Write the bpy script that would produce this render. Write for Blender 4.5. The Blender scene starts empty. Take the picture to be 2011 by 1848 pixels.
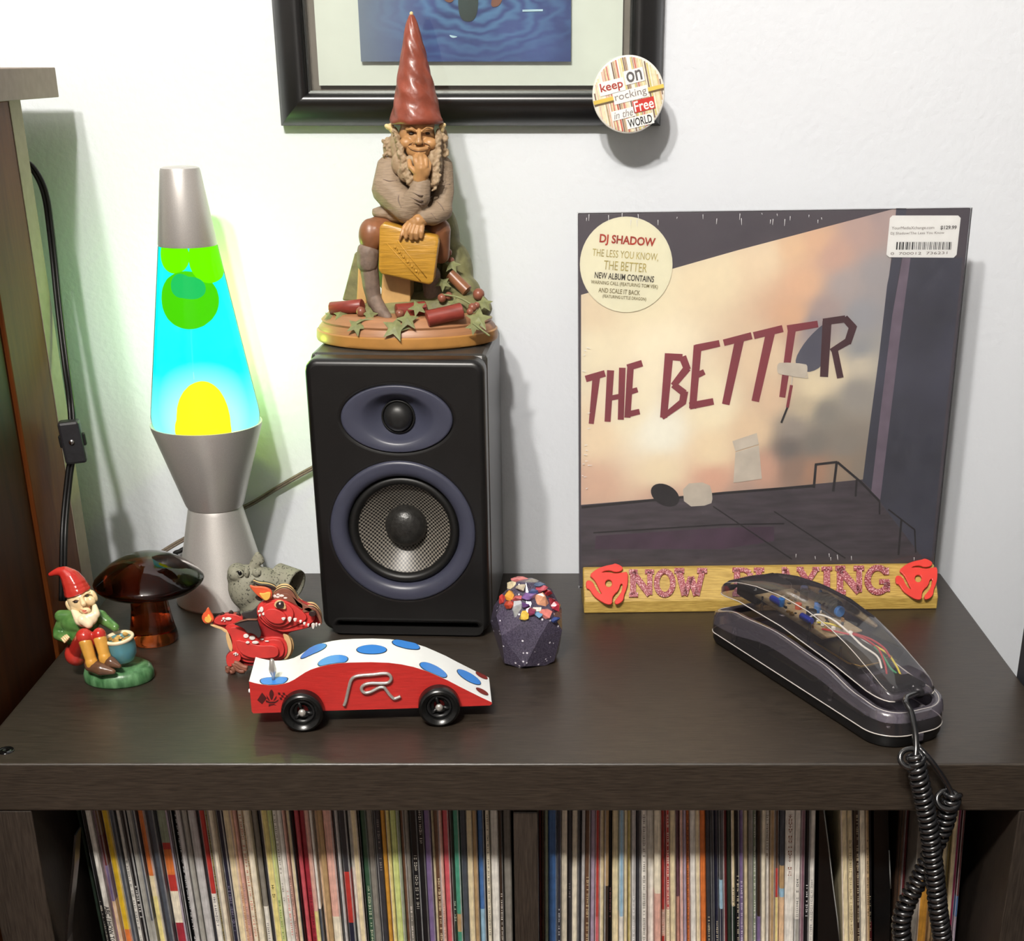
import bpy, bmesh, math, random
from mathutils import Vector, Matrix, Euler
from mathutils.bvhtree import BVHTree
import numpy as np

S = bpy.context.scene
COL = S.collection
random.seed(7)

# ------------------------------------------------------------------ camera, world, lamps, exposure
F, CX, CY, W0, H0 = 2733.0, 1096.0, 1350.0, 2011.0, 1848.0     # focal length and principal point of the uncropped photo
CAM = Vector((0.0, -0.848, 0.4408))
PITCH = math.atan((CY - 115.0) / F)
cd = bpy.data.cameras.new('camera')
cd.sensor_fit = 'HORIZONTAL'
cd.sensor_width = 36.0
cd.lens = F * 36.0 / W0
cd.shift_x = -(CX - W0 / 2) / W0
cd.shift_y = (CY - H0 / 2) / W0
cd.clip_start = 0.01
cam = bpy.data.objects.new('camera', cd)
COL.objects.link(cam)
cam.location = CAM
cam.rotation_euler = (math.pi / 2 - PITCH, 0, 0)
S.camera = cam

S.view_settings.view_transform = 'Standard'
S.view_settings.look = 'None'
S.view_settings.gamma = 1.0
S.view_settings.use_curve_mapping = False
S.view_settings.exposure = 0.10

w = bpy.data.worlds.new('world')
S.world = w
w.use_nodes = True
w.node_tree.nodes['Background'].inputs[0].default_value = (0.95, 0.97, 1.0, 1)
w.node_tree.nodes['Background'].inputs[1].default_value = 0.05


def lamp(name, loc, power, size, col):
    l = bpy.data.lights.new(name, 'POINT')
    l.energy = power
    l.shadow_soft_size = size
    l.color = col
    o = bpy.data.objects.new(name, l)
    COL.objects.link(o)
    o.location = loc
    return o


lamp('ceiling_bulb', (-0.46, -1.12, 1.50), 68, 0.040, (1.0, 0.955, 0.89))
lamp('ceiling_bulb', (-0.24, -1.20, 1.50), 78, 0.040, (1.0, 0.955, 0.89))

# ------------------------------------------------------------------ helpers
_c, _s = math.cos(PITCH), math.sin(PITCH)


def ray(px, py):
    u, v = (px - CX) / F, (py - CY) / F
    return Vector((u, _c - v * _s, -_s - v * _c))


def at(px, py, y):
    """point at depth y (metres into the room) seen at photo pixel px, py"""
    r = ray(px, py)
    return CAM + r * ((y - CAM.y) / r.y)


def onz(px, py, z=0.0):
    r = ray(px, py)
    return CAM + r * ((z - CAM.z) / r.z)


def onplane(px, py, p, n):
    r = ray(px, py)
    return CAM + r * ((Vector(p) - CAM).dot(n) / r.dot(n))


def pxm(p):
    """metres per pixel at world point p"""
    d = Vector(p) - CAM
    return (d.y * _c - d.z * _s) / F


ORI = {}


def tag(o, label=None, cat=None, group=None, kind=None):
    if label: o['label'] = label
    if cat: o['category'] = cat
    if group: o['group'] = group
    if kind: o['kind'] = kind
    return o


def thing(name, loc, label, cat, group=None):
    o = bpy.data.objects.new(name, None)
    COL.objects.link(o)
    o.location = loc
    o.empty_display_size = 0.02
    ORI[o.name] = Vector(loc)
    return tag(o, label, cat, group)


def mk(name, bm, mats, parent=None, smooth=False, label=None, kind=None, loc=None, auto=None):
    """bmesh or mesh in world coordinates -> one object; parent's origin is subtracted"""
    if isinstance(bm, bpy.types.Mesh):
        me = bm
    else:
        bmesh.ops.recalc_face_normals(bm, faces=bm.faces)
        me = bpy.data.meshes.new(name)
        bm.to_mesh(me)
        bm.free()
    org = Vector((0, 0, 0))
    if parent is not None:
        org = ORI[parent.name]
    elif loc is not None:
        org = Vector(loc)
    me.transform(Matrix.Translation(-org))
    if not isinstance(mats, (list, tuple)): mats = [mats]
    if len(me.materials): me.materials.clear()
    for m in mats: me.materials.append(m)
    if smooth:
        me.polygons.foreach_set('use_smooth', [True] * len(me.polygons))
    o = bpy.data.objects.new(name, me)
    COL.objects.link(o)
    ORI[o.name] = org
    if parent is not None: o.parent = parent
    elif loc is not None: o.location = loc
    if auto:
        try:
            me.set_sharp_from_angle(angle=math.radians(auto))
        except Exception:
            pass
    if label: o['label'] = label
    if kind: o['kind'] = kind
    return o


def lin(c):
    if isinstance(c, str):
        c = c.lstrip('#')
        c = tuple(int(c[i:i + 2], 16) for i in (0, 2, 4))
    return tuple((v / 255 / 12.92) if v / 255 <= 0.04045 else ((v / 255 + 0.055) / 1.055) ** 2.4 for v in c)


MATS = {}


def M(name, col, rough=0.5, metal=0.0, var=0.12, scale=60.0, bump=0.0, bscale=200.0, spec=0.5, coat=0.0, stretch=None, col2=None,
      thr=None, emis=None, aniso=None):
    """procedural material: base colour varied by noise, optional bump"""
    m = bpy.data.materials.new(name)
    m.use_nodes = True
    nt = m.node_tree
    N, L = nt.nodes, nt.links
    b = N['Principled BSDF']
    c = lin(col)
    tc = N.new('ShaderNodeTexCoord')
    mp = N.new('ShaderNodeMapping')
    L.new(tc.outputs['Object'], mp.inputs[0])
    if stretch: mp.inputs['Scale'].default_value = stretch
    nz = N.new('ShaderNodeTexNoise')
    nz.inputs['Scale'].default_value = scale
    nz.inputs['Detail'].default_value = 4
    L.new(mp.outputs[0], nz.inputs['Vector'])
    cr = N.new('ShaderNodeValToRGB')
    a = tuple(max(0, v * (1 - var)) for v in c)
    z = tuple(min(1, v * (1 + var)) for v in c) if col2 is None else lin(col2)
    cr.color_ramp.elements[0].color = (*a, 1)
    cr.color_ramp.elements[1].color = (*z, 1)
    lo, hi = thr if thr else (0.3, 0.7)
    cr.color_ramp.elements[0].position = lo
    cr.color_ramp.elements[1].position = hi
    L.new(nz.outputs['Fac'], cr.inputs[0])
    L.new(cr.outputs[0], b.inputs['Base Color'])
    b.inputs['Roughness'].default_value = rough
    b.inputs['Metallic'].default_value = metal
    b.inputs['Specular IOR Level'].default_value = spec
    b.inputs['Coat Weight'].default_value = coat
    b.inputs['Coat Roughness'].default_value = 0.12
    if bump:
        n2 = N.new('ShaderNodeTexNoise')
        n2.inputs['Scale'].default_value = bscale
        n2.inputs['Detail'].default_value = 3
        L.new(mp.outputs[0], n2.inputs['Vector'])
        bp = N.new('ShaderNodeBump')
        bp.inputs['Strength'].default_value = bump
        bp.inputs['Distance'].default_value = 0.001
        L.new(n2.outputs['Fac'], bp.inputs['Height'])
        L.new(bp.outputs[0], b.inputs['Normal'])
    if emis:
        b.inputs['Emission Color'].default_value = (*lin(emis[0]), 1)
        b.inputs['Emission Strength'].default_value = emis[1]
    MATS[name] = m
    return m


def clear_mat(name, tint, gloss=0.12, rough=0.03, haze=0.0, hazecol=(200, 200, 205), fres=1.45):
    """thin clear plastic or glass: straight-through transparency, a little haze, mirror gloss at the rim"""
    m = bpy.data.materials.new(name)
    m.use_nodes = True
    nt = m.node_tree
    N, L = nt.nodes, nt.links
    for n in list(N):
        if n.type != 'OUTPUT_MATERIAL': N.remove(n)
    out = [n for n in N if n.type == 'OUTPUT_MATERIAL'][0]
    t = N.new('ShaderNodeBsdfTransparent')
    t.inputs[0].default_value = (*lin(tint), 1)
    d = N.new('ShaderNodeBsdfDiffuse')
    d.inputs[0].default_value = (*lin(hazecol), 1)
    nz = N.new('ShaderNodeTexNoise')
    nz.inputs['Scale'].default_value = 40
    mr = N.new('ShaderNodeMapRange')
    mr.inputs['To Min'].default_value = haze * 0.5
    mr.inputs['To Max'].default_value = haze * 1.5
    L.new(nz.outputs['Fac'], mr.inputs['Value'])
    mx = N.new('ShaderNodeMixShader')
    L.new(mr.outputs[0], mx.inputs[0])
    L.new(t.outputs[0], mx.inputs[1])
    L.new(d.outputs[0], mx.inputs[2])
    g = N.new('ShaderNodeBsdfGlossy')
    g.inputs['Roughness'].default_value = rough
    fr = N.new('ShaderNodeFresnel')
    fr.inputs[0].default_value = fres
    mul = N.new('ShaderNodeMath')
    mul.operation = 'MULTIPLY_ADD'
    mul.inputs[1].default_value = 1.0
    mul.inputs[2].default_value = gloss * 0.2
    mul.use_clamp = True
    L.new(fr.outputs[0], mul.inputs[0])
    mx2 = N.new('ShaderNodeMixShader')
    L.new(mul.outputs[0], mx2.inputs[0])
    L.new(mx.outputs[0], mx2.inputs[1])
    L.new(g.outputs[0], mx2.inputs[2])
    L.new(mx2.outputs[0], out.inputs[0])
    MATS[name] = m
    return m


def box(bm, x0, x1, y0, y1, z0, z1, bev=0.0, seg=2, mat=0):
    r = bmesh.ops.create_cube(bm, size=1.0)
    vs = r['verts']
    for v in vs:
        v.co = Vector(((x0 + x1) / 2 + v.co.x * (x1 - x0), (y0 + y1) / 2 + v.co.y * (y1 - y0), (z0 + z1) / 2 + v.co.z * (z1 - z0)))
    fs = set()
    for v in vs: fs.update(v.link_faces)
    for f in fs: f.material_index = mat
    if bev:
        es = set()
        for v in vs: es.update(v.link_edges)
        bmesh.ops.bevel(bm, geom=list(es), offset=bev, segments=seg, affect='EDGES', profile=0.5)
    return vs


def boxbm(*a, **k):
    bm = bmesh.new()
    box(bm, *a, **k)
    return bm


def frames(pts):
    T = []
    n = len(pts)
    for i in range(n):
        a, b = pts[max(0, i - 1)], pts[min(n - 1, i + 1)]
        T.append((b - a).normalized())
    up = Vector((0, 0, 1))
    if abs(T[0].dot(up)) > 0.9: up = Vector((0, 1, 0))
    u = T[0].cross(up).normalized()
    out = []
    for t in T:
        u = (u - t * u.dot(t)).normalized()
        out.append((t, u, t.cross(u).normalized()))
    return out


def tube(bm, pts, r, n=8, cap=True, mat=0, flat=1.0):
    pts = [Vector(p) for p in pts]
    rs = r if isinstance(r, (list, tuple)) else [r] * len(pts)
    fr = frames(pts)
    rings = []
    for p, rr, (t, u, v) in zip(pts, rs, fr):
        rings.append([bm.verts.new(p + (u * math.cos(2 * math.pi * k / n) + v * flat * math.sin(2 * math.pi * k / n)) * rr) for k in range(n)])
    for a, b in zip(rings, rings[1:]):
        for k in range(n):
            f = bm.faces.new((a[k], a[(k + 1) % n], b[(k + 1) % n], b[k]))
            f.material_index = mat
            f.smooth = True
    if cap:
        for q in (rings[0], rings[-1][::-1]):
            f = bm.faces.new(q)
            f.material_index = mat
    return rings


def smooth_path(pts, n=8):
    """Catmull-Rom through points"""
    P = [Vector(p) for p in pts]
    P = [P[0] * 2 - P[1]] + P + [P[-1] * 2 - P[-2]]
    out = []
    for i in range(1, len(P) - 2):
        p0, p1, p2, p3 = P[i - 1:i + 3]
        for k in range(n):
            t = k / n
            out.append(0.5 * ((2 * p1) + (p2 - p0) * t + (2 * p0 - 5 * p1 + 4 * p2 - p3) * t * t + (3 * p1 - p0 - 3 * p2 + p3) * t ** 3))
    out.append(P[-2])
    return out


def lathe(bm, prof, n=48, c=(0, 0, 0), axis='Z', sx=1.0, sy=1.0, mat=0, close=False):
    """profile [(r, h)] turned about an axis; capped where r is 0"""
    c = Vector(c)
    rings = []
    for r, h in prof:
        if r < 1e-7:
            p = {'Z': Vector((0, 0, h)), 'Y': Vector((0, h, 0)), 'X': Vector((h, 0, 0))}[axis]
            rings.append([bm.verts.new(c + p)])
            continue
        row = []
        for k in range(n):
            a = 2 * math.pi * k / n
            x, y = r * math.cos(a) * sx, r * math.sin(a) * sy
            p = {'Z': Vector((x, y, h)), 'Y': Vector((x, h, y)), 'X': Vector((h, x, y))}[axis]
            row.append(bm.verts.new(c + p))
        rings.append(row)
    if close: rings.append(rings[0])
    for a, b in zip(rings, rings[1:]):
        for k in range(n):
            q = (k + 1) % n
            if len(a) == 1 and len(b) == 1: continue
            if len(a) == 1: f = bm.faces.new((a[0], b[q], b[k]))
            elif len(b) == 1: f = bm.faces.new((a[k], a[q], b[0]))
            else: f = bm.faces.new((a[k], a[q], b[q], b[k]))
            f.material_index = mat
            f.smooth = True
    return rings


def lbm(*a, **k):
    bm = bmesh.new()
    lathe(bm, *a, **k)
    return bm


BENCH = bpy.data.scenes.new('bench')          # empty side scene where outlines, lettering and sculpted blobs are turned into meshes


def tmp_eval(ob):
    BENCH.collection.objects.link(ob)
    vl = BENCH.view_layers[0]
    vl.update()
    dg = vl.depsgraph
    me = bpy.data.meshes.new_from_object(ob.evaluated_get(dg), preserve_all_data_layers=False, depsgraph=dg)
    BENCH.collection.objects.unlink(ob)
    bpy.data.objects.remove(ob)
    return me


def shape2d(loops, half, bev=0.0, res=2):
    """flat outline with holes -> solid mesh in the XY plane, z from -half-bev to half+bev"""
    cu = bpy.data.curves.new('outline', 'CURVE')
    cu.dimensions = '2D'
    cu.fill_mode = 'BOTH'
    cu.extrude = half
    cu.bevel_depth = bev
    cu.bevel_resolution = res
    cu.offset = -bev
    for lp in loops:
        sp = cu.splines.new('POLY')
        sp.points.add(len(lp) - 1)
        for p, q in zip(sp.points, lp): p.co = (q[0], q[1], 0, 1)
        sp.use_cyclic_u = True
    return tmp_eval(bpy.data.objects.new('outline', cu))


def text_mesh(s, size=1.0, bold=0.0, half=0.0, align='CENTER', shear=0.0, space=1.0):
    cu = bpy.data.curves.new('text', 'FONT')
    cu.body = s
    cu.size = size
    cu.align_x = align
    cu.align_y = 'CENTER'
    cu.offset = bold
    cu.extrude = half
    cu.shear = shear
    cu.space_character = space
    cu.resolution_u = 3
    return tmp_eval(bpy.data.objects.new('text', cu))


def basis(o, ex, ey, ez):
    m = Matrix.Identity(4)
    for i, e in enumerate((ex, ey, ez)):
        for k in range(3): m[k][i] = e[k]
    m.translation = o
    return m


VERT = lambda o: basis(o, Vector((1, 0, 0)), Vector((0, 0, 1)), Vector((0, -1, 0)))   # drawing plane facing the room


def add_mesh(bm, me, mat=None, mi=0):
    """append mesh me (transformed by mat) to bm"""
    if mat is not None: me.transform(mat)
    n0 = len(bm.faces)
    bm.from_mesh(me)
    bm.faces.ensure_lookup_table()
    for f in bm.faces[n0:]: f.material_index = mi
    bpy.data.meshes.remove(me)


def fit_text(s, width, bold=0.0, half=0.0, height=None, shear=0.0):
    me = text_mesh(s, 1.0, bold, 0.0, shear=shear)
    xs = [v.co.x for v in me.vertices]
    ys = [v.co.y for v in me.vertices]
    k = width / (max(xs) - min(xs))
    kz = k if height is None else height / (max(ys) - min(ys))
    cx, cy = (max(xs) + min(xs)) / 2, (max(ys) + min(ys)) / 2
    me.transform(Matrix.Diagonal((k, kz, 1, 1)) @ Matrix.Translation((-cx, -cy, 0)))
    return me


def ellipse(cx, cy, rx, ry, n=24, rot=0.0):
    return [(cx + rx * math.cos(t) * math.cos(rot) - ry * math.sin(t) * math.sin(rot),
             cy + rx * math.cos(t) * math.sin(rot) + ry * math.sin(t) * math.cos(rot)) for t in (2 * math.pi * k / n for k in range(n))]


def rrect(x0, x1, y0, y1, r, n=6):
    out = []
    for cx, cy, a in ((x1 - r, y1 - r, 0), (x0 + r, y1 - r, 90), (x0 + r, y0 + r, 180), (x1 - r, y0 + r, 270)):
        for k in range(n + 1):
            t = math.radians(a + 90 * k / n)
            out.append((cx + r * math.cos(t), cy + r * math.sin(t)))
    return out


def chaikin(pts, n=2):
    for _ in range(n):
        q = []
        for i in range(len(pts)):
            a, b = pts[i], pts[(i + 1) % len(pts)]
            q += [(a[0] * .75 + b[0] * .25, a[1] * .75 + b[1] * .25), (a[0] * .25 + b[0] * .75, a[1] * .25 + b[1] * .75)]
        pts = q
    return pts


def ball(sub):
    bm = bmesh.new()
    bmesh.ops.create_icosphere(bm, subdivisions=sub, radius=1.0)
    bm.verts.index_update()
    out = ([v.co.copy() for v in bm.verts], [tuple(v.index for v in f.verts) for f in bm.faces])
    bm.free()
    return out


BALL, BIGBALL = ball(2), ball(3)


def sculpt(blobs, voxel, it=6):
    """union of ellipsoids and tapered limbs, remeshed into one smooth continuous surface (world coordinates)"""
    vs, fs = [], []
    for b in blobs:
        if b[0] == 'e':
            _, c, r = b[:3]
            rot = b[3] if len(b) > 3 else (0, 0, 0)
            m = Matrix.Translation(c) @ Euler([math.radians(a) for a in rot]).to_matrix().to_4x4() @ Matrix.Diagonal((*r, 1))
            V, Fc = BIGBALL
            n0 = len(vs)
            vs.extend(tuple(m @ v) for v in V)
            fs.extend((a + n0, b_ + n0, d + n0) for a, b_, d in Fc)
        else:
            _, pts, rad = b
            pts = [Vector(p) for p in pts]
            for (p, q), (r0, r1) in zip(zip(pts, pts[1:]), zip(rad, rad[1:])):
                n = max(2, int((q - p).length / (0.35 * min(r0, r1))) + 1)
                for k in range(n + 1):
                    t = k / n
                    r = r0 + (r1 - r0) * t
                    c = p.lerp(q, t)
                    V, Fc = BALL
                    n0 = len(vs)
                    vs.extend((c.x + r * x, c.y + r * y, c.z + r * z) for x, y, z in V)
                    fs.extend((a + n0, b_ + n0, d + n0) for a, b_, d in Fc)
    me = bpy.data.meshes.new('blobs')
    me.from_pydata(vs, [], fs)
    o = bpy.data.objects.new('blobs', me)
    r = o.modifiers.new('r', 'REMESH')
    r.mode = 'VOXEL'
    r.voxel_size = voxel
    s = o.modifiers.new('s', 'SMOOTH')
    s.factor = 0.5
    s.iterations = it
    out = tmp_eval(o)
    return out


def bvh(me):
    return BVHTree.FromPolygons([v.co.copy() for v in me.vertices], [tuple(p.vertices) for p in me.polygons])


def hit(tree, px, py, lift=0.0):
    r = ray(px, py).normalized()
    loc, nor, i, d = tree.ray_cast(CAM, r)
    if loc is None: return None
    if nor.dot(r) > 0: nor = -nor
    return loc + nor * lift


def strip_on(tree, pts, r, n=6, lift=0.0, seg=6):
    """thin tube laid on a surface along photo pixels"""
    P = [hit(tree, x, y, lift) for x, y in pts]
    P = [p for p in P if p is not None]
    bm = bmesh.new()
    if len(P) > 1:
        sp = smooth_path(P, seg)
        m = len(sp)
        tube(bm, sp, [r * (0.35 + 0.65 * math.sin(math.pi * (k + .5) / m)) for k in range(m)], n)
    return bm


def blob(c, r, sub=2):
    bm = bmesh.new()
    bmesh.ops.create_icosphere(bm, subdivisions=sub, radius=1.0, matrix=Matrix.Translation(c) @ Matrix.Diagonal((*(r if isinstance(r, (tuple, list)) else (r, r, r)), 1)))
    return bm


def merge(*bms):
    out = bmesh.new()
    for b in bms:
        me = bpy.data.meshes.new('m')
        b.to_mesh(me)
        b.free()
        out.from_mesh(me)
        bpy.data.meshes.remove(me)
    return out

# ------------------------------------------------------------------ materials of the setting
M('wall_paint', (226, 230, 236), 0.75, var=0.03, scale=3, bump=0.55, bscale=170)
M('floor_wood', (92, 62, 40), 0.45, var=0.3, scale=12, stretch=(1, 8, 1))
M('laminate', (50, 43, 36), 0.36, var=0.45, scale=60, stretch=(1.2, 22, 22), bump=0.12, bscale=90, spec=0.55)
M('laminate_upright', (50, 43, 37), 0.42, var=0.45, scale=60, stretch=(22, 22, 1.2), bump=0.12, bscale=90)
M('dark_panel', (48, 50, 56), 0.5, var=0.15, scale=30)
M('black_gloss', (10, 10, 11), 0.12, var=0.2, scale=30, spec=0.6)
M('black_satin', (17, 17, 18), 0.38, var=0.2, scale=80)
M('black_matte', (14, 14, 15), 0.7, var=0.25, scale=120, bump=0.1)

# ------------------------------------------------------------------ the setting
WALL = 0.393
mk('wall_back', boxbm(-2.38, 2.38, WALL, WALL + 0.1, -0.77, 1.70), MATS['wall_paint'], kind='structure')
mk('floor', boxbm(-2.3, 2.3, -2.6, WALL, -0.85, -0.77), MATS['floor_wood'], kind='structure')
M('room_paint', (150, 148, 146), 0.8, var=0.04, scale=3)
mk('ceiling', boxbm(-2.3, 2.3, -2.6, WALL, 1.70, 1.78), MATS['room_paint'], kind='structure')
mk('wall_left', boxbm(-2.38, -2.3, -2.6, WALL, -0.77, 1.70), MATS['room_paint'], kind='structure')
mk('wall_right', boxbm(2.3, 2.38, -2.6, WALL, -0.77, 1.70), MATS['room_paint'], kind='structure')
mk('wall_front', boxbm(-2.3, 2.3, -2.68, -2.6, -0.77, 1.70), MATS['room_paint'], kind='structure')

# ------------------------------------------------------------------ cube shelf unit that carries everything
XL, XR, XD, TH, DEP = -0.4054, 0.3596, -0.0229, 0.037, 0.389
shelf = thing('shelf_unit', (XD, DEP / 2, -0.77), 'dark brown wood-grain cube shelf unit holding vinyl records, with ornaments on its top', 'shelf')
mk('top_panel', boxbm(XL, XR, 0, DEP, -TH, 0, bev=0.0016, seg=3), MATS['laminate'], shelf)
for x0 in (XL, XR - 0.038):
    mk('side_panel', boxbm(x0, x0 + 0.038, 0.001, DEP, -0.733, -TH - 0.0002, bev=0.001), MATS['laminate_upright'], shelf)
mk('bottom_panel', boxbm(XL, XR, 0, DEP, -0.77, -0.7332, bev=0.001), MATS['laminate'], shelf)
mk('divider', boxbm(XD - 0.0085, XD + 0.0085, 0.004, DEP, -0.733, -TH - 0.003, bev=0.0008), MATS['laminate_upright'], shelf)
for a, b in ((XL + 0.038, XD - 0.0085), (XD + 0.0085, XR - 0.038)):
    mk('inner_shelf', boxbm(a, b, 0.004, DEP, -0.392, -0.374, bev=0.0008), MATS['laminate'], shelf)
p = onz(12, 1475)
bm = lbm([(0, 0.0004), (0.0016, 0.0004), (0.0018, 0.0009), (0.0030, 0.0009), (0.0034, 0.0004), (0.0046, 0.0004), (0.0052, 0.0012), (0.0056, 0.0)], 28, (p.x, p.y, 0))
mk('cover_cap', bm, MATS['black_gloss'], shelf, label='small black screw cover cap')

# dark unit standing against the right side, only its rear corner in view
du = thing('side_cabinet', (0.55, 0.02, -0.77), 'dark grey side of a cabinet at the right edge of the photo', 'cabinet')
mk('body', boxbm(0.3625, 0.76, -0.12, 0.160, -0.76, 0.28, bev=0.002), MATS['dark_panel'], du)
mk('plinth', boxbm(0.37, 0.75, -0.10, 0.150, -0.77, -0.7601), MATS['black_matte'], du)

# ------------------------------------------------------------------ bookcase at the left
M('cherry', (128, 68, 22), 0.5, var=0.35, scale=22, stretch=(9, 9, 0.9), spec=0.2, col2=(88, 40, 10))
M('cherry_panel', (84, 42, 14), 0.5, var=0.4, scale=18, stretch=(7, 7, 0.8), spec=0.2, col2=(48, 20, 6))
M('taupe_edge', (150, 134, 120), 0.6, var=0.08, scale=120)
bc = thing('bookcase', (-0.56, 0.15, -0.77), 'tall cherry wood bookcase side with taupe edges, left of the shelf unit', 'bookcase')


def lean(bm):
    for v in bm.verts: v.co.x -= 0.0053 * v.co.z
    return bm


XB = -0.4101
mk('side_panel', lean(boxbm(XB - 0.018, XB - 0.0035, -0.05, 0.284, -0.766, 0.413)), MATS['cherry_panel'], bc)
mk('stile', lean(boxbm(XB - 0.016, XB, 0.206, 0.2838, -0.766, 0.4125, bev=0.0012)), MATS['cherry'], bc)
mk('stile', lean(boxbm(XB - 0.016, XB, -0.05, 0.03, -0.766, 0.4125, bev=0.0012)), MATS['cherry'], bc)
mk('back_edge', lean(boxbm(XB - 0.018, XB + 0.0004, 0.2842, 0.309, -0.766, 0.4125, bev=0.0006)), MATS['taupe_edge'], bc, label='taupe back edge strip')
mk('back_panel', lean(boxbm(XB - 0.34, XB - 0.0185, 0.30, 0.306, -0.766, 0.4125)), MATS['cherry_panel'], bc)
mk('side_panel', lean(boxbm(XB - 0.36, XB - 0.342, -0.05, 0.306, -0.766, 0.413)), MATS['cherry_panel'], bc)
bm = boxbm(-0.80, -0.3945, -0.07, 0.347, 0.4130, 0.4345, bev=0.0006)
mk('top_board', bm, MATS['taupe_edge'], bc, label='taupe top board overhanging at the back')

# ------------------------------------------------------------------ vinyl records in the two cubbies
def rec_mat():
    m = bpy.data.materials.new('record_sleeve_card')
    m.use_nodes = True
    nt = m.node_tree
    N, L = nt.nodes, nt.links
    b = N['Principled BSDF']
    at_ = N.new('ShaderNodeAttribute')
    at_.attribute_name = 'col'
    tc = N.new('ShaderNodeTexCoord')
    mp = N.new('ShaderNodeMapping')
    mp.inputs['Scale'].default_value = (1.0, 1.0, 0.05)
    nz = N.new('ShaderNodeTexNoise')
    nz.inputs['Scale'].default_value = 900
    nz.inputs['Detail'].default_value = 3
    n2 = N.new('ShaderNodeTexNoise')
    n2.inputs['Scale'].default_value = 160
    L.new(tc.outputs['Object'], mp.inputs[0])
    L.new(mp.outputs[0], nz.inputs['Vector'])
    L.new(tc.outputs['Object'], n2.inputs['Vector'])
    mr = N.new('ShaderNodeMapRange')
    mr.inputs['From Min'].default_value = 0.3
    mr.inputs['From Max'].default_value = 0.7
    mr.inputs['To Min'].default_value = 0.72
    mr.inputs['To Max'].default_value = 1.12
    L.new(nz.outputs['Fac'], mr.inputs['Value'])
    m2 = N.new('ShaderNodeMapRange')
    m2.inputs['From Min'].default_value = 0.35
    m2.inputs['From Max'].default_value = 0.65
    m2.inputs['To Min'].default_value = 0.86
    m2.inputs['To Max'].default_value = 1.06
    L.new(n2.outputs['Fac'], m2.inputs['Value'])
    mu = N.new('ShaderNodeMath')
    mu.operation = 'MULTIPLY'
    L.new(mr.outputs[0], mu.inputs[0])
    L.new(m2.outputs[0], mu.inputs[1])
    vm = N.new('ShaderNodeVectorMath')
    vm.operation = 'SCALE'
    L.new(at_.outputs['Color'], vm.inputs[0])
    L.new(mu.outputs[0], vm.inputs['Scale'])
    L.new(vm.outputs[0], b.inputs['Base Color'])
    b.inputs['Roughness'].default_value = 0.42
    return m


RM = rec_mat()
PAL = dict(black='16161a', charcoal='3a3a40', slate='4c525c', navy='23253a', blue='4d78b4', sky='9cc3dc', grey='a9a7a0', silver='c4c2c2', stone='8d8880',
           white='f0ece4', cream='ecdcb4', ivory='f3e9d2', pale_yellow='ecdd92', yellow='dcb62c', orange='dd7a3c', amber='d79b3e', lime='d2dc8c', tan='b99a70',
           brown='6b4c38', umber='3a2a20', red='c03a34', crimson='a3303e', maroon='5e1c22', pink='e6b3a4', rose='d8606a', peach='eac6a0', mauve='84606e',
           lilac='b3a2b8', purple='7e6a96', green='3a5c46', teal='4c9a80', sage='9aa48c', olive='8a7c4c', forest='2c3a30', magenta='9c2a58')
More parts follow.
